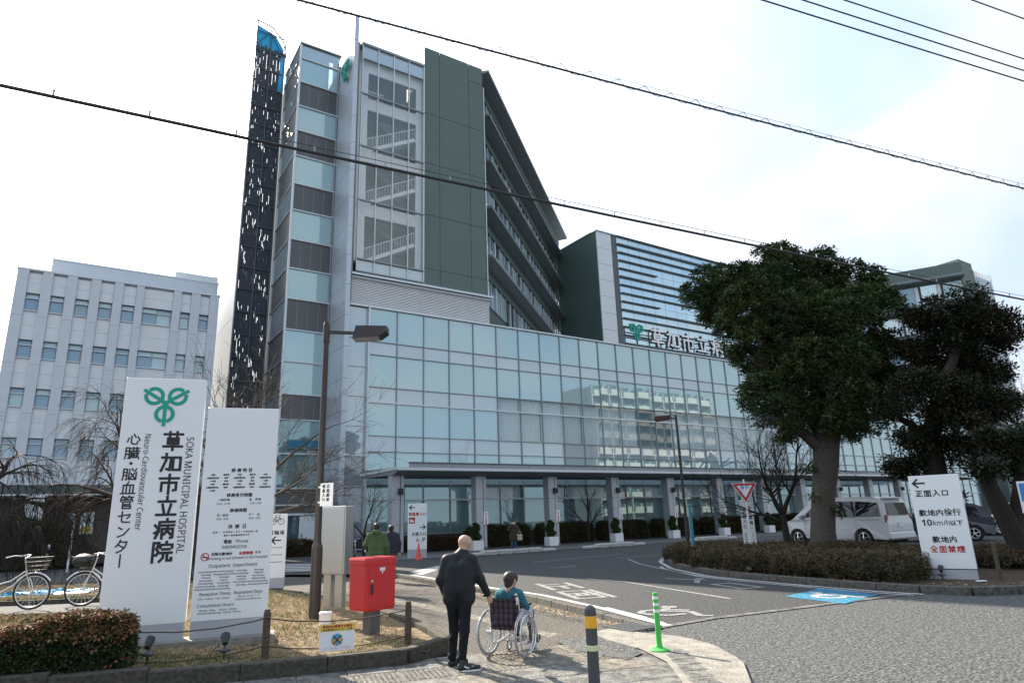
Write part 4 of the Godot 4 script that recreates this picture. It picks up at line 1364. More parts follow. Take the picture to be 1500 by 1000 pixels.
	"日": [[4, 1, 16, 1, 16, 19, 4, 19, 4, 1], [4, 10, 16, 10]],
	"電": [[3, 1, 17, 1], [1, 7, 1, 4, 19, 4, 19, 7], [10, 1, 10, 9], [4, 6, 7, 6], [13, 6, 16, 6], [3.5, 10.5, 16.5, 10.5, 16.5, 16, 3.5, 16, 3.5, 10.5], [3.5, 13.2, 16.5, 13.2], [10, 10.5, 10, 19, 19, 19, 19, 17]],
	"話": [[1, 3, 8, 3], [2, 6.5, 7, 6.5], [2, 9.5, 7, 9.5], [2, 13, 7, 13, 7, 18, 2, 18, 2, 13], [18, 1, 10, 3.5], [9.5, 8, 20, 8], [14.5, 2, 14.5, 12], [10.5, 12, 19, 12, 19, 19, 10.5, 19, 10.5, 12]],
	"一": [[1, 10, 19, 10]],
	"外": [[6, 0, 1, 9], [4.5, 4, 10, 4, 8, 12, 1, 19], [4, 9, 7.5, 12], [14, 0, 14, 20], [14, 7, 19, 12]],
	"来": [[3, 4, 17, 4], [5, 6, 6.5, 9], [15, 6, 13, 9], [1, 10.5, 19, 10.5], [10, 0, 10, 20], [9.5, 11, 2, 18], [10.5, 11, 18, 18]],
	"当": [[10, 0, 10, 6], [4, 2, 6, 6], [16, 2, 13, 6], [3, 8, 17, 8, 17, 18.5, 3, 18.5], [4, 13, 17, 13]],
	"は": [[3, 2, 2, 11, 4, 18], [8, 7, 19, 7], [14, 2, 14, 16, 11, 18, 8, 16, 11, 14, 19, 18]],
	"で": [[1, 5, 17, 3, 10, 8, 9, 14, 15, 18], [14, 8, 15, 10], [17, 7, 18, 9]],
	"す": [[1, 6, 19, 5], [11, 1, 11, 12, 8, 13, 7, 10, 11, 9, 11.5, 14, 7, 19]],
	"・・": [],
	"wheelchair": [[7, 1, 9, 1, 9, 3, 7, 3, 7, 1], [8, 5, 8, 11, 14, 11, 17, 18, 19, 17.5], [8, 8, 13, 8], [6.5, 9, 4, 12, 4, 16, 7, 19, 11, 19, 13.5, 15.5]],
	"arrow_left": [[1, 10, 19, 10], [8, 3, 1, 10, 8, 17]],
	"arrow_right": [[1, 10, 19, 10], [12, 3, 19, 10, 12, 17]],
	"P": [[5, 19, 5, 1, 12, 1, 15, 3, 15, 8, 12, 10.5, 5, 10.5]],
	"〒": [[3, 5, 17, 5], [3, 10, 17, 10], [10, 10, 10, 19]],
}
const EMBLEM := [
	[3.61, 3.76, 4.52, 3.39, 5.49, 3.31, 6.44, 3.5, 7.3, 3.97, 7.98, 4.67, 8.43, 5.54, 8.6, 6.5, 8.48, 7.47, 8.09, 8.36, 7.45, 9.1, 6.63, 9.62, 5.69, 9.88, 4.71, 9.85, 3.79, 9.53, 3.0, 8.96, 2.41, 8.19, 2.07, 7.27, 2.01, 6.3],
	[1.5, 4.2, 9.5, 9.3],
	[17.99, 6.3, 17.93, 7.27, 17.59, 8.19, 17.0, 8.96, 16.21, 9.53, 15.29, 9.85, 14.31, 9.88, 13.37, 9.62, 12.55, 9.1, 11.91, 8.36, 11.52, 7.47, 11.4, 6.5, 11.57, 5.54, 12.02, 4.67, 12.7, 3.97, 13.56, 3.5, 14.51, 3.31, 15.48, 3.39, 16.39, 3.76],
	[18.5, 4.2, 10.5, 9.3],
	[8.5, 17.54, 7.71, 16.97, 7.11, 16.2, 6.77, 15.29, 6.71, 14.31, 6.94, 13.36, 7.44, 12.52, 8.15, 11.86, 9.04, 11.44, 10.0, 11.3, 10.96, 11.44, 11.85, 11.86, 12.56, 12.52, 13.06, 13.36, 13.29, 14.31, 13.23, 15.29, 12.89, 16.2, 12.29, 16.97, 11.5, 17.54],
	[10, 19.3, 10, 9.5],
	[9.2, 9.6, 10.8, 9.6]]

func strokes_mesh(strokes: Array, size: float, weight: float, depth := 0.0) -> Mesh:
	# one character, centred; flat when depth is 0 (each stroke a hair above the last), else with thickness
	var mb := MB.new()
	strokes_add(mb, strokes, Vector2.ZERO, size, weight, depth, 0.0)
	return mb.mesh()

func strokes_add(mb: MB, strokes: Array, at: Vector2, size: float, weight: float, depth: float, z0: float, cond := 1.0) -> float:
	var z := z0
	for s in strokes:
		for i in range(0, s.size() - 2, 2):
			var p := Vector2((s[i] / 20.0 - 0.5) * size * cond, (0.5 - s[i + 1] / 20.0) * size) + at
			var q := Vector2((s[i + 2] / 20.0 - 0.5) * size * cond, (0.5 - s[i + 3] / 20.0) * size) + at
			var t := (q - p).normalized()
			p -= t * weight * 0.42
			q += t * weight * 0.42
			var nn := Vector2(-t.y, t.x) * weight * 0.5
			z += 0.00008 if depth == 0.0 else 0.0006
			if depth == 0.0:
				mb.quad(Vector3(p.x - nn.x, p.y - nn.y, z), Vector3(q.x - nn.x, q.y - nn.y, z), Vector3(q.x + nn.x, q.y + nn.y, z), Vector3(p.x + nn.x, p.y + nn.y, z))
			else:
				var c := (p + q) / 2.0
				mb.box(Vector3(c.x, c.y, z), Vector3((q - p).length(), weight, depth), Basis(Vector3(t.x, t.y, 0), Vector3(-t.y, t.x, 0), Vector3(0, 0, 1)))
	return z

func words_mesh(chars: Array, size: float, weight: float, pitch: float, vertical := false) -> Mesh:
	# a row (or column) of characters, centred on the first axis
	var mb := MB.new()
	var z := 0.0
	var n := chars.size()
	for k in n:
		if not GLYPHS.has(chars[k]):
			continue
		var a := Vector2((k - (n - 1) / 2.0) * pitch, 0)
		if vertical:
			a = Vector2(0, -k * pitch)
		z = strokes_add(mb, GLYPHS[chars[k]], a, size, weight, 0.0, z)
		z *= 0.5
	return mb.mesh()

func ring_mesh(r: float, t: float, seg := 28) -> Mesh:
	var b := MB.new()
	for i in seg:
		var a := TAU * i / seg
		var c := TAU * (i + 1) / seg
		b.quad(Vector3(cos(a) * (r - t), sin(a) * (r - t), 0), Vector3(cos(a) * r, sin(a) * r, 0), Vector3(cos(c) * r, sin(c) * r, 0), Vector3(cos(c) * (r - t), sin(c) * (r - t), 0))
	return b.mesh()

func disc_mesh(r: float, seg := 28) -> Mesh:
	return ring_mesh(r, r, seg)

# ---------------------------------------------------------------- trees and planting

const T1 := [[8.41, 10.11, -24.68, 1.35], [7.97, 9.60, -25.23, 0.93], [9.76, 10.58, -23.77, 1.36], [10.94, 11.27, -24.54, 0.87], [12.55, 10.93, -25.88, 1.47], [13.90, 10.49, -25.89, 1.36], [13.32, 8.76, -23.19, 1.20], [13.71, 7.52, -23.48, 1.05], [8.96, 8.70, -22.93, 1.49], [11.02, 8.78, -24.29, 1.83], [11.80, 8.06, -22.85, 1.72], [8.58, 8.39, -24.35, 0.99], [10.05, 7.37, -25.02, 1.59], [11.21, 6.51, -23.72, 1.88], [13.60, 6.86, -25.12, 1.59], [14.22, 6.38, -24.82, 1.04], [8.80, 5.55, -22.83, 0.95], [10.45, 5.43, -24.71, 1.34], [11.47, 5.23, -23.66, 1.28], [12.86, 5.27, -24.20, 1.06], [9.68, 4.52, -23.74, 0.69], [12.61, 4.71, -25.18, 0.73]]
const T2 := [[14.79, 7.69, -21.13, 1.25], [14.19, 8.03, -21.54, 0.84], [15.14, 7.25, -20.46, 1.05], [16.13, 6.91, -21.03, 0.63], [14.70, 6.74, -22.02, 1.29], [15.76, 6.23, -22.03, 1.12], [12.23, 5.36, -20.03, 0.84], [13.20, 4.83, -20.24, 1.18], [13.92, 4.53, -19.83, 1.03], [15.28, 4.87, -20.85, 0.69], [11.47, 4.61, -19.78, 0.62], [12.75, 3.77, -20.89, 0.81], [12.51, 3.03, -21.39, 0.70], [13.44, 3.38, -20.42, 0.75], [12.09, 2.88, -21.46, 0.48]]
const T3 := [[13.33, 2.97, -18.09, 0.77], [14.09, 3.34, -18.37, 0.86], [12.24, 2.61, -17.62, 0.46], [13.08, 3.52, -18.02, 0.55], [14.04, 2.44, -18.71, 0.57]]

func leaf_spray(leaves: int, ln: float, wd: float, spread: float, sd: int) -> Mesh:
	# a small spray of pointed leaves
	var rg := RandomNumberGenerator.new()
	rg.seed = sd
	var b := MB.new()
	for i in leaves:
		var a := TAU * i / leaves + rg.randf() * 0.8
		var el := rg.randf_range(-0.5, 0.9)
		var d := Vector3(cos(a) * cos(el), sin(el), sin(a) * cos(el))
		var side := d.cross(Vector3(rg.randf_range(-0.4, 0.4), 1, rg.randf_range(-0.4, 0.4))).normalized()
		var nn := side.cross(d).normalized()
		var o := d * spread * rg.randf_range(0.1, 1.0)
		var l := ln * rg.randf_range(0.7, 1.2)
		b.quad(o, o + d * l * 0.5 + side * wd * 0.5 - nn * l * 0.05, o + d * l - nn * l * 0.16, o + d * l * 0.5 - side * wd * 0.5 - nn * l * 0.05)
	return b.mesh()

var leaves_made := 0

func bake(parent: Node3D, called: String, spray: Mesh, xf: Array[Transform3D], cols: Array) -> void:
	# all sprays of one crown in one real mesh; sixteen tones of the spray stand in for a colour each
	var lum := func(c: Color) -> float: return c.r * 3.0 + c.g * 7.0 + c.b * 11.0
	var order := range(cols.size())
	order.sort_custom(func(a: int, b: int) -> bool: return lum.call(cols[a]) < lum.call(cols[b]))
	var st := SurfaceTool.new()
	st.begin(Mesh.PRIMITIVE_TRIANGLES)
	var n := order.size()
	var src := spray.surface_get_arrays(0)
	var groups := mini(24, n)
	for g in groups:
		var c: Color = cols[order[mini(n - 1, int((g + 0.5) * n / groups))]]
		var pc := PackedColorArray()
		pc.resize(src[Mesh.ARRAY_VERTEX].size())
		pc.fill(c)
		var a := src.duplicate()
		a[Mesh.ARRAY_COLOR] = pc
		var m := ArrayMesh.new()
		m.add_surface_from_arrays(Mesh.PRIMITIVE_TRIANGLES, a)
		for k in range(g * n / groups, (g + 1) * n / groups):
			st.append_from(m, 0, xf[order[k]])
	leaves_made += n
	part(parent, called, st.commit(), M("leaf"))

func rand_dir(rg: RandomNumberGenerator) -> Vector3:
	var z := rg.randf_range(-1, 1)
	var a := rg.randf() * TAU
	var r := sqrt(1 - z * z)
	return Vector3(r * cos(a), z, r * sin(a))

func tone(rg: RandomNumberGenerator, pal: Array) -> Color:
	var c: Color = pal[rg.randi() % pal.size()]
	var k := rg.randf_range(0.75, 1.25)
	return Color(c.r * k, c.g * k, c.b * k)

func foliage(parent: Node3D, origin: Vector3, lobes: Array, per_m2: float, spray: Mesh, pal: Array, sd: int, sub := 0.42, flat := 0.8) -> void:
	# each lobe breaks up into smaller clumps; sprays sit mostly on the clumps' skins
	var rg := RandomNumberGenerator.new()
	rg.seed = sd
	var xf: Array[Transform3D] = []
	var cols := []
	for l in lobes:
		var c := Vector3(l[0], l[1], l[2]) - origin
		var R: float = l[3]
		var nclump := int(10 + R * R * 5.0)
		for k in nclump:
			var d := rand_dir(rg)
			var r2 := R * sub * rg.randf_range(0.55, 1.1)
			var cc := c + d * R * rg.randf_range(0.45, 0.92) * Vector3(1, flat, 1)
			var ctone := rg.randf_range(0.8, 1.2)
			var n := int(4.0 * PI * r2 * r2 * per_m2)
			for i in n:
				var e := rand_dir(rg)
				if e.y < -0.3 and rg.randf() < 0.5:
					e.y = -e.y
				var p := cc + e * r2 * rg.randf_range(0.62, 1.06) * Vector3(1, 0.78, 1)
				var b := Basis.from_euler(Vector3(rg.randf_range(-0.6, 0.6), rg.randf() * TAU, rg.randf_range(-0.6, 0.6))).scaled(Vector3.ONE * rg.randf_range(0.75, 1.3))
				xf.append(Transform3D(b, p))
				var t := tone(rg, pal)
				cols.append(Color(t.r * ctone, t.g * ctone, t.b * ctone))
	bake(parent, "crown", spray, xf, cols)

func branch(mb: MB, rg: RandomNumberGenerator, p: Vector3, dir: Vector3, ln: float, r: float, lv: int, droop: float, kids: int, spread: float) -> void:
	var pts := [p]
	var rad := [r]
	var d := dir.normalized()
	var q := p
	var steps := 4 if lv > 1 else 3
	for i in steps:
		d = (d + rand_dir(rg) * 0.2 + Vector3(0, droop * (i + 1) / steps, 0)).normalized()
		q += d * ln / steps
		pts.append(q)
		rad.append(maxf(r * (1.0 - 0.55 * (i + 1) / steps), 0.005))
	mb.tube(pts, rad, 7 if r > 0.07 else (5 if r > 0.025 else 3), false)
	if lv <= 0:
		return
	for k in kids:
		var t := rg.randf_range(0.3, 1.0)
		var i := clampi(int(t * steps), 1, steps)
		var nd := (d + rand_dir(rg) * spread + Vector3(0, 0.12, 0)).normalized()
		branch(mb, rg, pts[i], nd, ln * rg.randf_range(0.55, 0.8), maxf(rad[i] * 0.66, 0.006), lv - 1, droop * 1.25, kids, spread)
	branch(mb, rg, q, d, ln * 0.72, maxf(rad[steps] * 0.95, 0.006), lv - 1, droop * 1.25, kids, spread)

func bare_tree(called: String, label: String, at: Vector3, limbs: Array, trunk: Array, trunk_r: Array, m: String, sd: int, lv: int, droop: float, kids := 3, spread := 0.75) -> void:
	var t := thing(called, label, "tree", at)
	var tb := MB.new()
	tb.tube(trunk, trunk_r, 9)
	part(t, "trunk", tb.mesh(), M(m))
	var rg := RandomNumberGenerator.new()
	rg.seed = sd
	var mb := MB.new()
	for l in limbs:
		branch(mb, rg, l[0], l[1], l[2], l[3], lv, droop, kids, spread)
	part(t, "crown", mb.mesh(), M(m))

func build_trees() -> void:
	var green := [Color(0.05, 0.09, 0.045), Color(0.062, 0.105, 0.048), Color(0.085, 0.12, 0.045), Color(0.042, 0.076, 0.044), Color(0.115, 0.135, 0.052)]
	var dark := [Color(0.024, 0.036, 0.02), Color(0.036, 0.038, 0.023), Color(0.046, 0.042, 0.027), Color(0.026, 0.04, 0.023), Color(0.06, 0.048, 0.03)]
	var spray := leaf_spray(8, 0.145, 0.062, 0.085, 4)
	var spray2 := leaf_spray(8, 0.13, 0.056, 0.08, 5)
	# big rounded evergreen
	var o := Vector3(10.8, 0.38, -24.5)
	var t := thing("evergreen_tree", "big dense green evergreen with thick pale trunk beside the white van", "tree", o)
	var tb := MB.new()
	tb.tube([Vector3(-0.04, -0.4, 0), Vector3(0, 0.12, 0), Vector3(0.06, 0.7, 0), Vector3(0.24, 1.8, 0), Vector3(0.48, 3.0, 0.1), Vector3(0.66, 4.1, 0.1)], [0.58, 0.47, 0.42, 0.4, 0.44, 0.48], 14)
	for l in [[0.66, 3.9, 0.1, -1.9, 7.1, 0.3], [0.66, 3.9, 0.1, 0.5, 9.0, -0.2], [0.66, 3.9, 0.1, 2.5, 7.1, -0.3], [0.55, 3.4, 0.1, -1.6, 4.7, 0.6], [0.55, 3.5, 0.1, 2.0, 5.0, 0.2]]:
		var a := Vector3(l[0], l[1], l[2])
		var b := Vector3(l[3], l[4], l[5])
		tb.tube([a, a.lerp(b, 0.5) + Vector3(0, 0.3, 0), b], [0.27, 0.18, 0.08], 8)
	part(t, "trunk", tb.mesh(), M("bark_grey"))
	foliage(t, o, T1, 29.0, spray, green, 101)
	# ivy-like shoots on the trunk
	foliage(t, o, [[10.45, 2.2, -24.1, 0.22], [11.25, 1.7, -24.1, 0.24], [10.45, 3.2, -24.2, 0.24]], 22.0, spray2, [Color(0.06, 0.1, 0.03), Color(0.1, 0.11, 0.03)], 108)
	# darker brownish evergreen to its right
	o = Vector3(12.9, 0.3, -21.0)
	t = thing("evergreen_tree", "dark brownish evergreen with layered crown behind the white direction sign", "tree", o)
	tb = MB.new()
	tb.tube([Vector3(0, -0.3, 0), Vector3(0.0, 1.0, 0), Vector3(0.2, 2.1, 0), Vector3(0.1, 3.4, 0.15), Vector3(0.8, 5.0, 0), Vector3(1.8, 6.6, 0)], [0.42, 0.34, 0.32, 0.28, 0.2, 0.11], 12)
	for l in [[0.1, 3.2, 0.15, -1.3, 4.2, 0.8], [0.15, 2.4, 0.1, -0.6, 2.6, -0.3], [0.5, 4.4, 0.1, 2.3, 4.5, 0.3], [0.8, 5.0, 0, 2.8, 5.7, -0.8]]:
		var a := Vector3(l[0], l[1], l[2])
		var b := Vector3(l[3], l[4], l[5])
		tb.tube([a, a.lerp(b, 0.5) + Vector3(0, 0.25, 0), b], [0.2, 0.13, 0.06], 7)
	part(t, "trunk", tb.mesh(), M("bark_dark"))
	foliage(t, o, T2, 23.0, spray2, dark, 102, 0.5, 0.62)
	# leaning tree at the right edge
	o = Vector3(13.1, 0.25, -18.0)
	t = thing("evergreen_tree", "leaning dark evergreen cut by the right edge of the picture", "tree", o)
	tb = MB.new()
	tb.tube([Vector3(0.1, -0.3, 0), Vector3(-0.05, 0.4, 0), Vector3(-0.35, 1.3, 0), Vector3(-0.55, 2.0, 0), Vector3(-0.8, 2.7, 0.3)], [0.36, 0.29, 0.24, 0.2, 0.1], 10)
	tb.tube([Vector3(-0.1, 0.9, 0), Vector3(0.25, 1.9, 0), Vector3(0.5, 3.0, 0)], [0.22, 0.17, 0.09], 8)
	part(t, "trunk", tb.mesh(), M("bark_dark"))
	foliage(t, o, T3, 24.0, spray2, dark, 103, 0.5, 0.62)
	# low dark shrub tree behind the direction sign
	o = Vector3(12.5, 0.3, -20.2)
	t = thing("evergreen_shrub", "dark round shrub tucked behind the right direction sign", "shrub", o)
	tb = MB.new()
	tb.tube([Vector3(0, -0.2, 0), Vector3(0.05, 0.8, 0)], [0.09, 0.06], 7)
	part(t, "trunk", tb.mesh(), M("bark_dark"))
	foliage(t, o, [[12.5, 1.2, -20.2, 0.55], [12.7, 1.9, -20.3, 0.6], [12.4, 2.5, -20.4, 0.45]], 16.0, spray2, dark, 104, 0.5)
	# bare trees
	bare_tree("weeping_tree", "bare weeping tree with hanging twigs at the left edge", Vector3(-18.6, 0.3, -23.0),
		[[Vector3(0.1, 2.6, 0), Vector3(0.4, 0.9, 0.2), 2.2, 0.11], [Vector3(0.1, 2.4, 0), Vector3(0.9, 0.5, -0.2), 2.3, 0.1], [Vector3(0.1, 2.8, 0), Vector3(-0.2, 1, 0.3), 2.0, 0.09], [Vector3(0.05, 2.2, 0), Vector3(1.0, 0.25, 0.5), 2.1, 0.08]],
		[Vector3(-0.2, -0.3, 0), Vector3(0, 1.2, 0), Vector3(0.15, 2.8, 0)], [0.2, 0.14, 0.1], "bark_dark", 31, 4, -0.2, 4)
	bare_tree("weeping_tree", "bare weeping tree arching towards the hospital name sign", Vector3(-12.8, 0.3, -22.0),
		[[Vector3(0.1, 2.4, 0), Vector3(0.6, 0.8, 0.2), 2.0, 0.1], [Vector3(0.1, 2.3, 0), Vector3(-0.7, 0.7, 0.1), 2.0, 0.09], [Vector3(0.1, 2.5, 0), Vector3(0.1, 1, 0.3), 1.9, 0.09], [Vector3(0.1, 2.0, 0), Vector3(0.9, 0.3, 0.3), 1.8, 0.08]],
		[Vector3(0.1, -0.3, 0), Vector3(0, 1.2, 0), Vector3(0.1, 2.6, 0)], [0.17, 0.13, 0.09], "bark", 34, 4, -0.22, 4)
	bare_tree("bare_tree", "bare pale twigged tree rising behind the two pylon signs", Vector3(-9.3, 0.2, -22.5),
		[[Vector3(0, 2.6, 0), Vector3(0.2, 1, 0), 2.3, 0.1], [Vector3(0, 2.4, 0), Vector3(0.8, 0.8, 0.2), 2.4, 0.09], [Vector3(0, 2.2, 0), Vector3(-0.6, 0.9, -0.1), 2.2, 0.09], [Vector3(0, 2.0, 0), Vector3(1.0, 0.5, 0.3), 2.2, 0.08], [Vector3(0, 1.6, 0), Vector3(1.0, 0.25, -0.2), 2.0, 0.06]],
		[Vector3(0, -0.3, 0), Vector3(0.05, 1.3, 0), Vector3(0, 2.8, 0)], [0.2, 0.14, 0.1], "bark_grey", 37, 4, -0.02)
	bare_tree("bare_tree", "bare spreading tree between the give-way sign and the evergreen", Vector3(10.15, 0.32, -26.2),
		[[Vector3(0, 1.3, 0), Vector3(-0.5, 0.9, 0.2), 1.9, 0.1], [Vector3(0, 1.2, 0), Vector3(0.4, 1, 0.1), 1.9, 0.1], [Vector3(0, 1.0, 0), Vector3(-0.9, 0.6, 0.1), 1.7, 0.07], [Vector3(0, 1.1, 0), Vector3(0.1, 1, -0.3), 2.0, 0.08]],
		[Vector3(0.15, -0.3, 0), Vector3(0.05, 0.5, 0), Vector3(0, 1.4, 0)], [0.18, 0.14, 0.1], "bark_dark", 41, 4, 0.02)
	bare_tree("bare_tree", "small bare tree by the canopy hedge, fourth column from the left", hw(14.9, 0.03, 5.0),
		[[Vector3(0, 0.9, 0), Vector3(-0.8, 0.7, 0.2), 1.9, 0.07], [Vector3(0, 1.2, 0), Vector3(0.1, 1, 0.1), 1.9, 0.08], [Vector3(0, 1.0, 0), Vector3(0.7, 0.8, 0.3), 1.4, 0.06], [Vector3(0, 0.7, 0), Vector3(-1.0, 0.35, 0.4), 1.7, 0.05]],
		[Vector3(0, -0.3, 0), Vector3(0, 0.6, 0), Vector3(0.03, 1.3, 0)], [0.12, 0.1, 0.08], "bark_dark", 43, 3, 0.0)
	bare_tree("bare_tree", "small bare tree beside the first canopy column", hw(-2.3, 0.03, 5.6),
		[[Vector3(0, 1.0, 0), Vector3(-0.6, 0.8, 0.2), 1.6, 0.06], [Vector3(0, 1.2, 0), Vector3(0.2, 1, 0.1), 1.7, 0.07], [Vector3(0, 1.0, 0), Vector3(0.7, 0.7, 0.3), 1.4, 0.05]],
		[Vector3(0, -0.3, 0), Vector3(0, 0.6, 0), Vector3(0.03, 1.3, 0)], [0.1, 0.08, 0.06], "bark_dark", 44, 3, 0.0)
	bare_tree("bare_tree", "bare branches behind the dark evergreen at the far right", Vector3(27.0, 0.3, -34.0),
		[[Vector3(0, 3.4, 0), Vector3(-0.7, 0.9, 0.2), 3.2, 0.13], [Vector3(0, 3.6, 0), Vector3(0.2, 1, 0.1), 3.2, 0.13], [Vector3(0, 3.0, 0), Vector3(0.8, 0.7, 0.3), 2.8, 0.1]],
		[Vector3(0, -0.3, 0), Vector3(0, 2.0, 0), Vector3(0.03, 3.8, 0)], [0.24, 0.19, 0.15], "bark_dark", 47, 4, 0.0)

func hedge(called: String, label: String, category: String, at: Vector3, turn: float, size: Vector3, pal: Array, top_pal: Array, per_m2: float, spray: Mesh, sd: int, group := "", rnd := 0.06) -> Node3D:
	# clipped hedge: dense twigs inside, leaf sprays over all faces
	var t := thing(called, label, category, at, turn, group)
	var tw := MB.new()
	var rg := RandomNumberGenerator.new()
	rg.seed = sd
	var ns := int(size.x * size.z * 26) + 8
	for i in ns:
		var p := Vector3(rg.randf_range(-0.46, 0.46) * size.x, -0.02, rg.randf_range(-0.42, 0.42) * size.z)
		var q := p + Vector3(rg.randf_range(-0.14, 0.14), size.y * rg.randf_range(0.7, 0.97), rg.randf_range(-0.14, 0.14))
		tw.tube([p, p.lerp(q, 0.5) + rand_dir(rg) * 0.04, q], [0.012, 0.009, 0.005], 3, false)
	part(t, "stems", tw.mesh(), M("bark_dark"))
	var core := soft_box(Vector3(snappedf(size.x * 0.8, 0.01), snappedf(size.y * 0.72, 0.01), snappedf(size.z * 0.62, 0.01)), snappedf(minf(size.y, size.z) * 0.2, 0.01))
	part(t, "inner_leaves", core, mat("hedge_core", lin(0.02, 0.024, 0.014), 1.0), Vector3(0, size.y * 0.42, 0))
	var xf: Array[Transform3D] = []
	var cols := []
	var faces := [[size.x * size.z, 0], [size.x * size.y, 1], [size.x * size.y, 2], [size.z * size.y, 3], [size.z * size.y, 4]]
	for f in faces:
		var n := int(f[0] * per_m2)
		for i in n:
			var a := rg.randf_range(-0.5, 0.5)
			var b := rg.randf_range(-0.5, 0.5)
			var p: Vector3
			match f[1]:
				0: p = Vector3(a * size.x, size.y, b * size.z)
				1: p = Vector3(a * size.x, (b + 0.5) * size.y, size.z * 0.5)
				2: p = Vector3(a * size.x, (b + 0.5) * size.y, -size.z * 0.5)
				3: p = Vector3(size.x * 0.5, (b + 0.5) * size.y, a * size.z)
				_: p = Vector3(-size.x * 0.5, (b + 0.5) * size.y, a * size.z)
			# soften the box and ruffle it
			var c := Vector3(0, size.y * 0.5, 0)
			var rel := (p - c) / (size * 0.5)
			var m2 := maxf(1.0, pow(pow(absf(rel.x), 8) + pow(absf(rel.y), 8) + pow(absf(rel.z), 8), 0.125))
			p = c + (p - c) / m2
			p += rand_dir(rg) * rnd * rg.randf() + Vector3(0, 0.05 * sin(p.x * 2.3 + sd) + 0.03 * sin(p.x * 5.1), 0) * (p.y / size.y)
			if p.y < 0.03:
				p.y = 0.03
			var bs := Basis.from_euler(Vector3(rg.randf_range(-0.9, 0.9), rg.randf() * TAU, rg.randf_range(-0.9, 0.9))).scaled(Vector3.ONE * rg.randf_range(0.7, 1.3))
			xf.append(Transform3D(bs, p))
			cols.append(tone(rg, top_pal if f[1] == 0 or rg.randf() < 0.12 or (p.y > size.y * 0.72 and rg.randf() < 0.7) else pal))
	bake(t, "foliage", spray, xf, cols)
	return t

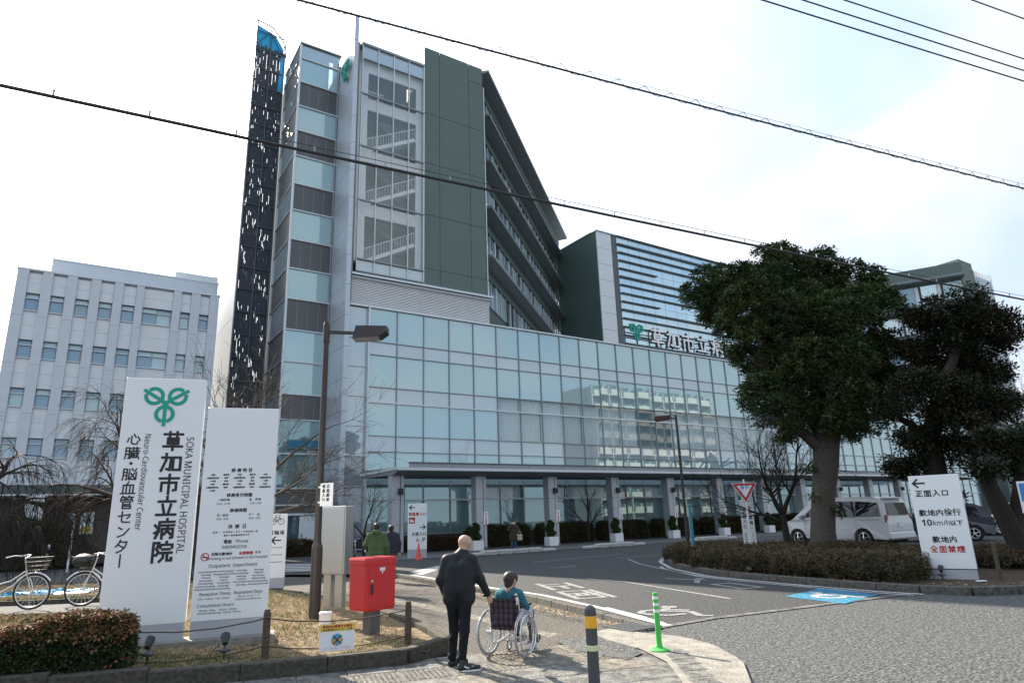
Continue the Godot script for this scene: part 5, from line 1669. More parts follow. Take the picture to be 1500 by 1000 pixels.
func build_planting() -> void:
	var small := leaf_spray(7, 0.055, 0.03, 0.03, 14)
	var mid := leaf_spray(7, 0.11, 0.055, 0.06, 15)
	var dgreen := [Color(0.03, 0.05, 0.02), Color(0.04, 0.055, 0.02), Color(0.025, 0.04, 0.018)]
	var hgreen := [Color(0.06, 0.09, 0.03), Color(0.07, 0.085, 0.035), Color(0.045, 0.07, 0.025)]
	var redtop := [Color(0.22, 0.1, 0.06), Color(0.26, 0.13, 0.08), Color(0.16, 0.12, 0.05), Color(0.2, 0.14, 0.06), Color(0.1, 0.1, 0.04)]
	var olive := [Color(0.07, 0.066, 0.034), Color(0.085, 0.058, 0.038), Color(0.06, 0.064, 0.03), Color(0.1, 0.066, 0.044)]
	var brown := [Color(0.09, 0.055, 0.035), Color(0.07, 0.05, 0.03), Color(0.06, 0.055, 0.028), Color(0.115, 0.065, 0.045), Color(0.05, 0.055, 0.025)]
	var twig := [Color(0.1, 0.066, 0.042), Color(0.078, 0.076, 0.036), Color(0.125, 0.078, 0.055), Color(0.07, 0.074, 0.034)]
	# clipped hedge at the front left corner
	hedge("hedge", "low clipped hedge with reddish top beside the pylon sign, in front", "hedge", Vector3(-5.75, 0.2, -8.45), 0.36, Vector3(1.95, 0.56, 0.5), dgreen, redtop, 1300.0, small, 201)
	# tall hedge at the back left
	hedge("hedge", "tall dark green hedge at the far left before the annex", "hedge", Vector3(-28.4, 0.0, -38.2), HA, Vector3(5.4, 2.6, 1.1), hgreen, hgreen, 170.0, mid, 202)
	# hedges between the canopy columns
	var names := ["just right of the bald man's head", "behind the woman in the brown coat", "right of the woman, third bay", "at the small bare tree", "fifth bay of the canopy", "sixth bay of the canopy", "by the give-way sign", "right of the give-way sign", "behind the van"]
	for k in range(1, 9):
		var u := -0.65 + 5.69 * k + 2.85
		hedge("hedge", "long clipped hedge under the canopy, " + names[k], "hedge", hw(u, 0.03, 3.9), HA, Vector3(4.9, 1.3, 0.9), brown, hgreen, 130.0, mid, 210 + k, "hedges under the canopy")
	hedge("flower_bed", "low brown bedding behind the direction board and cone", "flower bed", hw(2.4, 0.03, 4.4), HA, Vector3(4.6, 0.75, 1.0), brown, brown, 130.0, mid, 221)
	hedge("flower_bed", "low reddish brown bedding by the side entrance doors", "flower bed", hw(-4.6, 0.03, 0.6), HA, Vector3(4.4, 0.85, 1.2), brown, brown, 130.0, mid, 222)
	# mounds of azalea on the traffic island
	var rg := RandomNumberGenerator.new()
	rg.seed = 9
	var spots := [[6.9, -26.8, 2.4], [6.75, -24.6, 2.6], [7.0, -22.4, 2.6], [7.5, -20.4, 2.5], [8.2, -18.7, 2.4], [9.0, -17.2, 2.3], [9.1, -25.4, 2.8], [9.0, -22.6, 2.8], [9.6, -20.2, 2.8], [10.6, -18.6, 2.6], [11.4, -23.6, 2.8], [12.3, -21.0, 2.8], [13.2, -18.6, 2.6], [8.6, -28.6, 2.6], [10.8, -26.6, 2.6]]
	for s in spots:
		var back: bool = spots.find(s) > 5
		var y := 0.1 + 0.16 * clampf((s[0] - 6.0) / 7.0, 0.0, 1.0)
		hedge("azalea_mound", "low brownish azalea mound in the planted traffic island", "shrub", Vector3(s[0], y, s[1]), rg.randf_range(0.3, 1.1), Vector3(s[2], rg.randf_range(0.26, 0.34) if back else rg.randf_range(0.42, 0.54), 2.0), olive, twig, 300.0, leaf_spray(7, 0.062, 0.022, 0.05, 16), 240 + int(s[0] * 10), "azalea mounds on the island", 0.12)
	# dry lawn
	var blade := MB.new()
	for i in 5:
		var a := i * 1.27
		var d := Vector3(cos(a), 0, sin(a))
		var sd2 := Vector3(-d.z, 0, d.x) * 0.004
		blade.quad(d * 0.006 - sd2, d * 0.006 + sd2, d * 0.03 + Vector3(0, 0.03, 0) + sd2 * 0.5, d * 0.03 + Vector3(0, 0.03, 0) - sd2 * 0.5)
	var xf: Array[Transform3D] = []
	var cols := []
	var poly := PackedVector2Array(v2([-1.4, -9.75, -1.5, -10.7, -2.0, -11.8, -2.9, -13.8, -4.0, -15.6, -5.6, -17.2, -8.4, -19.2, -20, -19.2, -20, -6.5, -14, -6.2, -5.7, -8.4, -2.8, -9.25]))
	var strip := PackedVector2Array(v2([-20, -11.2, -7.5, -13.5, -7.8, -15.2, -20, -13.0]))
	var nz := FastNoiseLite.new()
	nz.seed = 5
	nz.frequency = 0.5
	var tries := 0
	while xf.size() < 26000 and tries < 120000:
		tries += 1
		var p := Vector2(rg.randf_range(-15, -1.3), rg.randf_range(-19.2, -8.0))
		if rg.randf() > 10.0 / absf(p.y) or not Geometry2D.is_point_in_polygon(p, poly) or Geometry2D.is_point_in_polygon(p, strip):
			continue
		var g := nz.get_noise_2d(p.x, p.y) + (0.45 if p.y > -9.6 and p.x < -2.0 else 0.0)
		var c := Color(0.38, 0.29, 0.17)
		if rg.randf() < clampf(g * 1.3, 0.02, 0.8):
			c = Color(0.14, 0.16, 0.05)
		elif rg.randf() < 0.3:
			c = Color(0.5, 0.4, 0.25)
		var k := rg.randf_range(0.75, 1.2)
		xf.append(Transform3D(Basis.from_euler(Vector3(rg.randf_range(-0.5, 0.5), rg.randf() * TAU, rg.randf_range(-0.5, 0.5))).scaled(Vector3.ONE * rg.randf_range(0.7, 1.5)), Vector3(p.x, lawn_y(p.x) - 0.004, p.y)))
		cols.append(Color(c.r * k, c.g * k, c.b * k))
	var gm := multi(self, "dry_grass", blade.mesh(), xf, cols, M("dry"))
	gm.set_meta("kind", "stuff")
	gm.set_meta("label", "dry straw coloured winter grass on the lawn bank")
	gm.set_meta("category", "grass")
	# fallen leaves along the kerbs
	var lf := MB.new()
	lf.quad(Vector3(-0.03, 0, 0), Vector3(0, 0.004, 0.02), Vector3(0.035, 0.006, 0), Vector3(0, 0.002, -0.02))
	xf = []
	cols = []
	for i in 420:
		var t := rg.randf()
		var p := Vector2(1.9, -12.0).lerp(Vector2(-1.5, -19.0), t) + Vector2(-0.25, 0.05) * rg.randf_range(0.3, 1.6)
		xf.append(Transform3D(Basis.from_euler(Vector3(rg.randf_range(-0.4, 0.4), rg.randf() * TAU, rg.randf_range(-0.4, 0.4))), Vector3(p.x, 0.012, p.y)))
		cols.append(tone(rg, [Color(0.35, 0.25, 0.12), Color(0.25, 0.16, 0.08), Color(0.45, 0.33, 0.18)]))
	var il := smooth_line(v2(ISLAND), 0.5)
	for i in 500:
		var p: Vector2 = il[rg.randi() % il.size()]
		p += Vector2(0.3, -0.15) * rg.randf_range(0.3, 2.4) + Vector2(rg.randf_range(-0.3, 0.3), rg.randf_range(-0.3, 0.3))
		xf.append(Transform3D(Basis.from_euler(Vector3(rg.randf_range(-0.4, 0.4), rg.randf() * TAU, rg.randf_range(-0.4, 0.4))), Vector3(p.x, 0.16, p.y)))
		cols.append(tone(rg, [Color(0.3, 0.2, 0.1), Color(0.2, 0.13, 0.07), Color(0.4, 0.27, 0.15)]))
	var lv := multi(self, "fallen_leaves", lf.mesh(), xf, cols, M("dry"))
	lv.set_meta("kind", "stuff")
	lv.set_meta("label", "scattered dry fallen leaves along the kerbs")
	lv.set_meta("category", "leaves")

# ---------------------------------------------------------------- signs

func words(parent: Node, chars: Array, size: float, weight: float, pitch: float, m: String, at: Vector3, vertical := false) -> void:
	part(parent, "lettering", words_mesh(chars, size, weight, pitch, vertical), M(m), at)

func build_signs() -> void:
	name_sign()
	info_sign()
	# white direction pylon on the right
	var s := thing("direction_sign", "white slanting direction pylon with black and red characters, right", "sign", Vector3(10.06, 0.1, -16.3), deg_to_rad(-38.0))
	part(s, "panel", soft_box(Vector3(1.04, 2.14, 0.16), 0.008), M("sign_white"), Vector3(0, 1.33, 0))
	part(s, "plinth", soft_box(Vector3(1.02, 0.26, 0.15), 0.006), M("sign_grey"), Vector3(0, 0.11, 0))
	pbox(s, "shadow_gap", M("black"), Vector3(0, 0.25, 0), Vector3(1.0, 0.03, 0.13))
	var z := 0.084
	part(s, "arrow", strokes_mesh(GLYPHS["arrow_left"], 0.26, 0.04), M("ink"), Vector3(-0.32, 2.22, z))
	words(s, ["正", "面", "入", "口"], 0.15, 0.022, 0.178, "ink", Vector3(-0.08, 1.98, z))
	words(s, ["敷", "地", "内", "徐", "行"], 0.15, 0.019, 0.172, "ink", Vector3(0.0, 1.53, z))
	text_part(s, "lettering", "10", 0.145, M("ink"), Vector3(-0.3, 1.3, z), Vector3.ZERO, true)
	text_part(s, "lettering", "km/h", 0.11, M("ink"), Vector3(0.0, 1.29, z))
	words(s, ["以", "下"], 0.12, 0.017, 0.13, "ink", Vector3(0.3, 1.29, z))
	words(s, ["敷", "地", "内"], 0.145, 0.019, 0.17, "ink", Vector3(0.0, 0.92, z))
	words(s, ["全", "面", "禁", "煙"], 0.15, 0.02, 0.178, "ink_red", Vector3(0.02, 0.7, z))
	spotlight(Vector3(9.78, 0.12, -16.22), "small dark spotlight on a stake at the direction pylon foot", -0.6)
	# board by the entrance with the ambulance arrow
	s = thing("direction_sign", "tall grey direction board by the cone, red ambulance entrance line", "sign", Vector3(-5.24, 0.0, -35.5), 0.2)
	part(s, "panel", soft_box(Vector3(0.98, 2.3, 0.14), 0.01), M("sign_white"), Vector3(0, 1.6, 0))
	part(s, "plinth", soft_box(Vector3(0.98, 0.44, 0.13), 0.01), M("sign_grey"), Vector3(0, 0.22, 0))
	z = 0.074
	part(s, "arrow", strokes_mesh(GLYPHS["arrow_left"], 0.28, 0.05), M("ink"), Vector3(-0.28, 2.55, z))
	words(s, ["救", "急", "車", "入", "口"], 0.165, 0.025, 0.18, "ink_red", Vector3(0, 2.22, z))
	pbox(s, "red_plate", M("ink_red"), Vector3(-0.28, 1.9, z), Vector3(0.3, 0.3, 0.006))
	var amb := MB.new()
	amb.prism(PackedVector2Array([Vector2(-0.1, -0.07), Vector2(0.1, -0.07), Vector2(0.1, 0.0), Vector2(0.05, 0.02), Vector2(0.0, 0.07), Vector2(-0.1, 0.07)]), 0.0, 0.004)
	part(s, "ambulance_mark", amb.mesh(), M("white_paint"), Vector3(-0.28, 1.88, z + 0.004))
	part(s, "arrow", strokes_mesh(GLYPHS["arrow_right"], 0.28, 0.05), M("ink"), Vector3(0.28, 1.55, z))
	words(s, ["正", "面", "入", "口"], 0.165, 0.025, 0.19, "ink", Vector3(0.08, 1.22, z))
	part(s, "wheelchair_mark", strokes_mesh(GLYPHS["wheelchair"], 0.2, 0.022), M("ink"), Vector3(0.02, 0.93, z))
	part(s, "parking_mark", strokes_mesh(GLYPHS["P"], 0.2, 0.04), M("ink"), Vector3(0.33, 0.93, z))
	# bicycle parking sign half hidden behind the panel
	s = thing("bicycle_sign", "narrow white bicycle parking sign behind the information panel", "sign", Vector3(-6.4, 0.26, -18.1), 0.3)
	part(s, "panel", soft_box(Vector3(0.52, 1.62, 0.1), 0.008), M("sign_white"), Vector3(0, 1.07, 0))
	part(s, "plinth", soft_box(Vector3(0.52, 0.28, 0.09), 0.006), M("sign_grey"), Vector3(0, 0.12, 0))
	z = 0.054
	var bi := MB.new()
	for cx in [-0.1, 0.1]:
		for i in 18:
			var a := TAU * i / 18.0
			var b := TAU * (i + 1) / 18.0
			bi.quad(Vector3(cx + cos(a) * 0.065, sin(a) * 0.065, 0), Vector3(cx + cos(a) * 0.08, sin(a) * 0.08, 0), Vector3(cx + cos(b) * 0.08, sin(b) * 0.08, 0), Vector3(cx + cos(b) * 0.065, sin(b) * 0.065, 0))
	strokes_add(bi, [[5, 10, 8, 4, 13, 4, 15, 10], [8, 4, 10, 10, 5, 10], [10, 10, 13, 4], [7, 2.5, 9, 2.5], [12, 2, 14, 2]], Vector2(0, 0), 0.4, 0.013, 0.0, 0.0005)
	part(s, "bicycle_mark", bi.mesh(), M("ink"), Vector3(0, 1.68, z))
	words(s, ["駐", "輪", "場"], 0.11, 0.012, 0.13, "ink", Vector3(0, 1.4, z))
	part(s, "arrow", strokes_mesh(GLYPHS["arrow_left"], 0.24, 0.035), M("ink"), Vector3(0, 1.2, z))
	for k in 3:
		pbox(s, "rule", M("ink"), Vector3(0, 1.02 - k * 0.18, z), Vector3(0.36, 0.012, 0.003))
	# give-way triangle and the tall white board behind it
	s = thing("give_way_sign", "red bordered give-way triangle on a white pole in the island", "road sign", Vector3(8.42, 0.2, -25.0), deg_to_rad(-14.0))
	var pt := MB.new()
	pt.tube([Vector3(0, -0.2, -0.05), Vector3(0, 2.75, -0.05)], [0.035, 0.035], 10)
	part(s, "pole", pt.mesh(), M("white_paint"))
	var tri := [Vector2(-0.45, 2.62), Vector2(0.45, 2.62), Vector2(0.0, 1.9)]
	for l in [[1.0, 0.0, "white_paint"], [0.93, 0.006, "ink_red"], [0.6, 0.011, "white_paint"]]:
		var tm := MB.new()
		var c := Vector2(0, 2.38)
		var p := PackedVector2Array()
		for q in tri:
			p.append(c + (q - c) * l[0])
		tm.prism(p, l[1] - 0.004 if l[1] > 0 else -0.012, l[1] + 0.003)
		part(s, "triangle_plate", tm.mesh(), M(l[2]))
	words(s, ["徐", "行"], 0.13, 0.02, 0.17, "ink_blue", Vector3(0, 2.46, 0.016))
	s = thing("notice_board", "tall narrow white board with vertical black characters behind the triangle", "sign", Vector3(9.4, 0.25, -28.0), deg_to_rad(-14.0))
	part(s, "panel", soft_box(Vector3(0.5, 1.75, 0.06), 0.006), M("sign_white"), Vector3(0, 1.12, 0))
	for q in [-1, 1]:
		pbox(s, "leg", M("frame_grey"), Vector3(q * 0.18, 0.12, 0), Vector3(0.04, 0.5, 0.04))
	words(s, ["こ", "正", "面", "入", "口"], 0.15, 0.016, 0.2, "ink", Vector3(-0.12, 1.75, 0.032), true)
	words(s, ["全", "面", "禁", "煙", "一"], 0.14, 0.016, 0.2, "ink", Vector3(0.12, 1.7, 0.032), true)
	for k in 5:
		pbox(s, "stripe_mark", M("ink"), Vector3(-0.14, 0.66 - k * 0.1, 0.033), Vector3(0.09, 0.035, 0.004), Vector3(0, 0, 0.6))
		pbox(s, "stripe_mark", M("ink"), Vector3(0.14, 0.66 - k * 0.1, 0.033), Vector3(0.05, 0.03, 0.004), Vector3(0, 0, 0.6))
	# teal board seen edge on beside the far lamp
	s = thing("edge_board", "thin teal board seen edge on beside the far street lamp", "sign", Vector3(6.4, 0.1, -25.3), deg_to_rad(74.0))
	part(s, "panel", soft_box(Vector3(0.7, 1.9, 0.1), 0.01), mat("teal_paint", lin(0.02, 0.2, 0.24), 0.5), Vector3(0, 1.0, 0))
	pbox(s, "pale_face", M("sign_white"), Vector3(0, 1.02, -0.056), Vector3(0.66, 1.8, 0.01))
	# blue sign at the right edge
	s = thing("parking_sign", "blue and white wheelchair parking sign at the right edge", "sign", Vector3(12.85, 0.3, -17.0), deg_to_rad(-36.0))
	var pp := MB.new()
	pp.tube([Vector3(0, -0.2, -0.03), Vector3(0, 2.1, -0.03)], [0.03, 0.03], 8)
	part(s, "pole", pp.mesh(), M("frame_light"))
	part(s, "panel", soft_box(Vector3(0.5, 0.78, 0.03), 0.006), M("sign_white"), Vector3(0, 1.62, 0))
	pbox(s, "blue_field", M("ink_blue"), Vector3(0, 1.74, 0.017), Vector3(0.42, 0.44, 0.006))
	part(s, "wheelchair_mark", strokes_mesh(GLYPHS["wheelchair"], 0.34, 0.035), M("white_paint"), Vector3(0, 1.74, 0.022))
	pbox(s, "red_line", M("ink_red"), Vector3(0, 1.38, 0.018), Vector3(0.36, 0.08, 0.004))
	# small notices on the canopy columns
	var nth := ["second", "third", "fourth", "fifth", "sixth", "seventh"]
	for k in 6:
		var n := thing("column_notice", "small white notice with red print on the %s canopy column" % nth[k], "notice", hw(-0.65 + 5.69 * (k + 1) + 0.32, 1.92, 6.56), HA, "notices on the canopy columns")
		pbox(n, "plate", M("sign_white"), Vector3.ZERO, Vector3(0.32, 0.78, 0.03))
		part(n, "red_ring", ring_mesh(0.1, 0.03, 16), M("ink_red"), Vector3(0, 0.22, 0.018))
		words(n, ["全", "面", "禁", "煙"], 0.1, 0.018, 0.12, "ink_red", Vector3(0, 0.03, 0.018), true)
	# no-dogs sign hung on the rope fence
	s = thing("fence_sign", "small yellow and white sign with blue disc hung on the rope", "sign", Vector3(-2.5, 0.14, -9.62), 0.32)
	part(s, "plate", soft_box(Vector3(0.46, 0.34, 0.012), 0.003), M("sign_white"), Vector3(0, 0.2, 0.02))
	pbox(s, "yellow_band", mats["poster_yellow"], Vector3(0, 0.325, 0.028), Vector3(0.455, 0.09, 0.004))
	words(s, ["敷", "地", "内", "は", "禁", "煙", "で", "す", "敷", "地"], 0.032, 0.006, 0.038, "ink_red", Vector3(0, 0.34, 0.032))
	words(s, ["診", "療", "時", "間", "外", "は", "入", "口", "を", "立", "禁"], 0.022, 0.004, 0.036, "ink", Vector3(0, 0.3, 0.032))
	part(s, "blue_disc", disc_mesh(0.075), mat("disc_blue", lin(0.05, 0.35, 0.62), 0.5), Vector3(0, 0.17, 0.028))
	part(s, "orange_mark", strokes_mesh([[3, 12, 8, 9, 15, 10, 17, 7], [6, 10, 5, 17], [13, 10, 14, 17]], 0.14, 0.026), mat("mark_orange", lin(0.75, 0.35, 0.05), 0.5), Vector3(0, 0.17, 0.031))
	part(s, "cross_mark", strokes_mesh([[3, 3, 17, 17], [17, 3, 3, 17]], 0.14, 0.014), M("lamp_brown"), Vector3(0, 0.17, 0.034))
	words(s, ["一", "以", "下", "一", "正", "一", "面", "入", "一", "口", "日", "休", "目", "一"], 0.016, 0.003, 0.028, "sign_grey", Vector3(0, 0.07, 0.03))

func name_sign() -> void:
	var s := thing("name_sign", "tall white pylon with green clover emblem and vertical hospital name", "sign", Vector3(-5.45, 0.2, -10.16), 0.33)
	part(s, "panel", soft_box(Vector3(1.13, 3.6, 0.16), 0.008), M("sign_white"), Vector3(0, 2.1, 0))
	part(s, "plinth", soft_box(Vector3(1.1, 0.34, 0.15), 0.006), M("sign_grey"), Vector3(0.0, 0.14, 0))
	part(s, "footing", soft_box(Vector3(2.5, 0.14, 0.5), 0.01), M("concrete"), Vector3(0.56, 0.0, 0.0))
	pbox(s, "shadow_gap", M("black"), Vector3(0, 0.31, 0), Vector3(1.08, 0.03, 0.13))
	var z := 0.084
	part(s, "emblem", strokes_mesh(EMBLEM, 0.7, 0.052), M("emblem_green"), Vector3(0.01, 3.5, z))
	words(s, ["草", "加", "市", "立", "病", "院"], 0.285, 0.038, 0.326, "ink", Vector3(0.17, 2.93, z), true)
	words(s, ["心", "臓"], 0.19, 0.02, 0.215, "ink", Vector3(-0.37, 2.96, z), true)
	part(s, "lettering", disc_mesh(0.022, 14), M("ink"), Vector3(-0.37, 2.59, z))
	words(s, ["脳", "血", "管", "セ", "ン", "タ", "ー"], 0.188, 0.02, 0.205, "ink", Vector3(-0.37, 2.43, z), true)
	text_part(s, "lettering", "Neuro-Cardiovascular Center", 0.078, M("ink"), Vector3(-0.185, 2.33, z), Vector3(0, 0, -PI / 2))
	text_part(s, "lettering", "SOKA MUNICIPAL HOSPITAL", 0.098, M("ink"), Vector3(0.405, 2.13, z), Vector3(0, 0, -PI / 2))

func info_sign() -> void:
	var s := thing("information_sign", "shorter white information panel with small print beside the name pylon", "sign", Vector3(-4.36, 0.18, -10.54), 0.33)
	part(s, "panel", soft_box(Vector3(1.06, 3.16, 0.14), 0.008), M("sign_white"), Vector3(0, 1.9, 0))
	part(s, "plinth", soft_box(Vector3(1.04, 0.34, 0.13), 0.006), M("sign_grey"), Vector3(0, 0.15, 0))
	pbox(s, "shadow_gap", M("black"), Vector3(0, 0.32, 0), Vector3(1.02, 0.03, 0.11))
	var z := 0.0725
	words(s, ["診", "療", "科", "目"], 0.058, 0.009, 0.082, "ink", Vector3(0.03, 2.5, z))
	var lists := [["内", "科"], ["外", "科"], ["心", "臓", "血", "管", "外", "科"], ["脳", "外", "科"], ["一", "内", "科"], ["目", "科"]]
	for r in 6:
		for c in 5:
			if r == 5 and c > 0:
				continue
			words(s, lists[(r * 2 + c * 3) % 6], 0.026, 0.005, 0.029, "ink", Vector3(-0.38 + c * 0.19, 2.43 - r * 0.048, z))
	words(s, ["診", "療", "受", "付", "時", "間"], 0.055, 0.008, 0.062, "ink", Vector3(0.02, 2.12, z))
	words(s, ["一", "科", "外", "来"], 0.036, 0.006, 0.044, "ink", Vector3(-0.2, 2.05, z))
	words(s, ["立", "門", "外", "来"], 0.036, 0.006, 0.044, "ink", Vector3(0.25, 2.05, z))
	text_part(s, "lettering", "8:30 - 11:00", 0.026, M("ink"), Vector3(-0.2, 1.99, z))
	text_part(s, "lettering", "1:00 - 3:00", 0.026, M("ink"), Vector3(0.26, 1.99, z))
	words(s, ["診", "療", "時", "間"], 0.055, 0.008, 0.062, "ink", Vector3(0.02, 1.89, z))
	words(s, ["日", "一", "目", "日"], 0.034, 0.006, 0.042, "ink", Vector3(-0.2, 1.82, z))
	words(s, ["下", "一", "土", "日"], 0.034, 0.006, 0.042, "ink", Vector3(0.25, 1.82, z))
	text_part(s, "lettering", "9:00 - 5:00", 0.026, M("ink"), Vector3(-0.2, 1.765, z))
	text_part(s, "lettering", "9:00 - 0:30", 0.026, M("ink"), Vector3(0.26, 1.765, z))
	words(s, ["休", "診", "日"], 0.058, 0.009, 0.1, "ink", Vector3(0.02, 1.65, z))
	words(s, ["日", "正", "一", "土", "口", "日", "休", "日", "一", "日", "入", "一", "下", "日", "日", "以", "一", "日"], 0.026, 0.005, 0.036, "ink", Vector3(0.0, 1.57, z))
	words(s, ["当", "日", "一", "来", "外", "受", "付", "行", "正", "下", "口"], 0.026, 0.005, 0.034, "ink", Vector3(0.02, 1.52, z))
	words(s, ["電", "話"], 0.052, 0.008, 0.058, "ink", Vector3(-0.1, 1.43, z))
	text_part(s, "lettering", "Phone", 0.046, M("ink"), Vector3(0.1, 1.43, z))
	text_part(s, "lettering", "048(946)2200", 0.042, M("ink"), Vector3(0.0, 1.35, z))
	part(s, "ban_ring", ring_mesh(0.06, 0.014), M("ink_red"), Vector3(-0.4, 1.22, z))
	part(s, "ban_bar", strokes_mesh([[4, 4, 16, 16]], 0.1, 0.014), M("ink_red"), Vector3(-0.4, 1.22, z))
	part(s, "cigarette_mark", strokes_mesh([[3, 11, 17, 11]], 0.09, 0.016), M("ink"), Vector3(-0.4, 1.22, z - 0.0005))
	words(s, ["当", "院", "は", "敷", "地", "内"], 0.044, 0.007, 0.05, "ink", Vector3(-0.17, 1.255, z))
	words(s, ["全", "面", "禁", "煙"], 0.044, 0.008, 0.05, "ink_red", Vector3(0.17, 1.255, z))
	words(s, ["で", "す"], 0.044, 0.007, 0.05, "ink", Vector3(0.34, 1.255, z))
	text_part(s, "lettering", "Smoking is not allowed in the hospital", 0.036, M("ink"), Vector3(0.06, 1.19, z))
	text_part(s, "lettering", "Outpatient  Department", 0.046, M("ink"), Vector3(0.0, 1.085, z))
	var deps := ["Internal Medicine", "Neurology", "Pediatrics", "Neurosurgery", "Ophthalmology", "Otorhinolaryngology", "Pathology Department", "Cardiology", "Surgery", "Dermatology", "Gynecology", "Anesthesiology", "Radiology", "Psychiatry"]
	for c in 4:
		for r in 7:
			if c > 1 and r > 5:
				continue
			text_part(s, "lettering", deps[(c * 5 + r) % 14], 0.021, M("ink"), Vector3(-0.36 + c * 0.245, 1.005 - r * 0.041, z))
	text_part(s, "lettering", "Reception Times", 0.042, M("ink"), Vector3(-0.22, 0.69, z))
	text_part(s, "lettering", "Nopatient Days", 0.042, M("ink"), Vector3(0.24, 0.69, z))
	text_part(s, "lettering", "8:30 - 11:00 am   1:00 - 3:00 pm", 0.022, M("ink"), Vector3(-0.23, 0.625, z))
	text_part(s, "lettering", "Dec. 29 - 31  Jan. 1 - 3", 0.022, M("ink"), Vector3(0.25, 0.635, z))
	text_part(s, "lettering", "Except for an emergency case", 0.02, M("ink"), Vector3(0.25, 0.595, z))
	text_part(s, "lettering", "Consultation Hours", 0.042, M("ink"), Vector3(-0.2, 0.53, z))
	text_part(s, "lettering", "Monday - Friday      9:00 am - 5:00 pm", 0.022, M("ink"), Vector3(-0.16, 0.465, z))
	text_part(s, "lettering", "First and third Saturday   9:00 am - 0:30 pm", 0.022, M("ink"), Vector3(-0.14, 0.425, z))

func spotlight(at: Vector3, label: String, turn: float) -> void:
	var t := thing("spotlight", label, "spotlight", at, turn)
	var b := MB.new()
	b.tube([Vector3(0, -0.06, 0), Vector3(0, 0.14, 0)], [0.016, 0.014], 7)
	part(t, "stake", b.mesh(), M("black"))
	var j := MB.new()
	j.ball(Vector3(0, 0.12, 0), Vector3(0.075, 0.035, 0.05), 10, 6)
	part(t, "junction_box", j.mesh(), M("frame_dark"))
	var h := MB.new()
	h.tube([Vector3(0, 0.15, 0), Vector3(0.01, 0.2, 0)], [0.01, 0.01], 6)
	h.tube([Vector3(0, 0.2, 0.05), Vector3(0, 0.26, -0.02), Vector3(0, 0.29, -0.06)], [0.035, 0.055, 0.06], 10)
	part(t, "lamp_head", h.mesh(), M("black"))
	var c := MB.new()
	c.tube([Vector3(-0.07, 0.12, 0), Vector3(-0.14, 0.12, 0.02), Vector3(-0.17, 0.06, 0.03), Vector3(-0.16, -0.02, 0.03)], [0.006, 0.006, 0.006, 0.006], 5)
	part(t, "cable", c.mesh(), M("black"))

# ---------------------------------------------------------------- street furniture

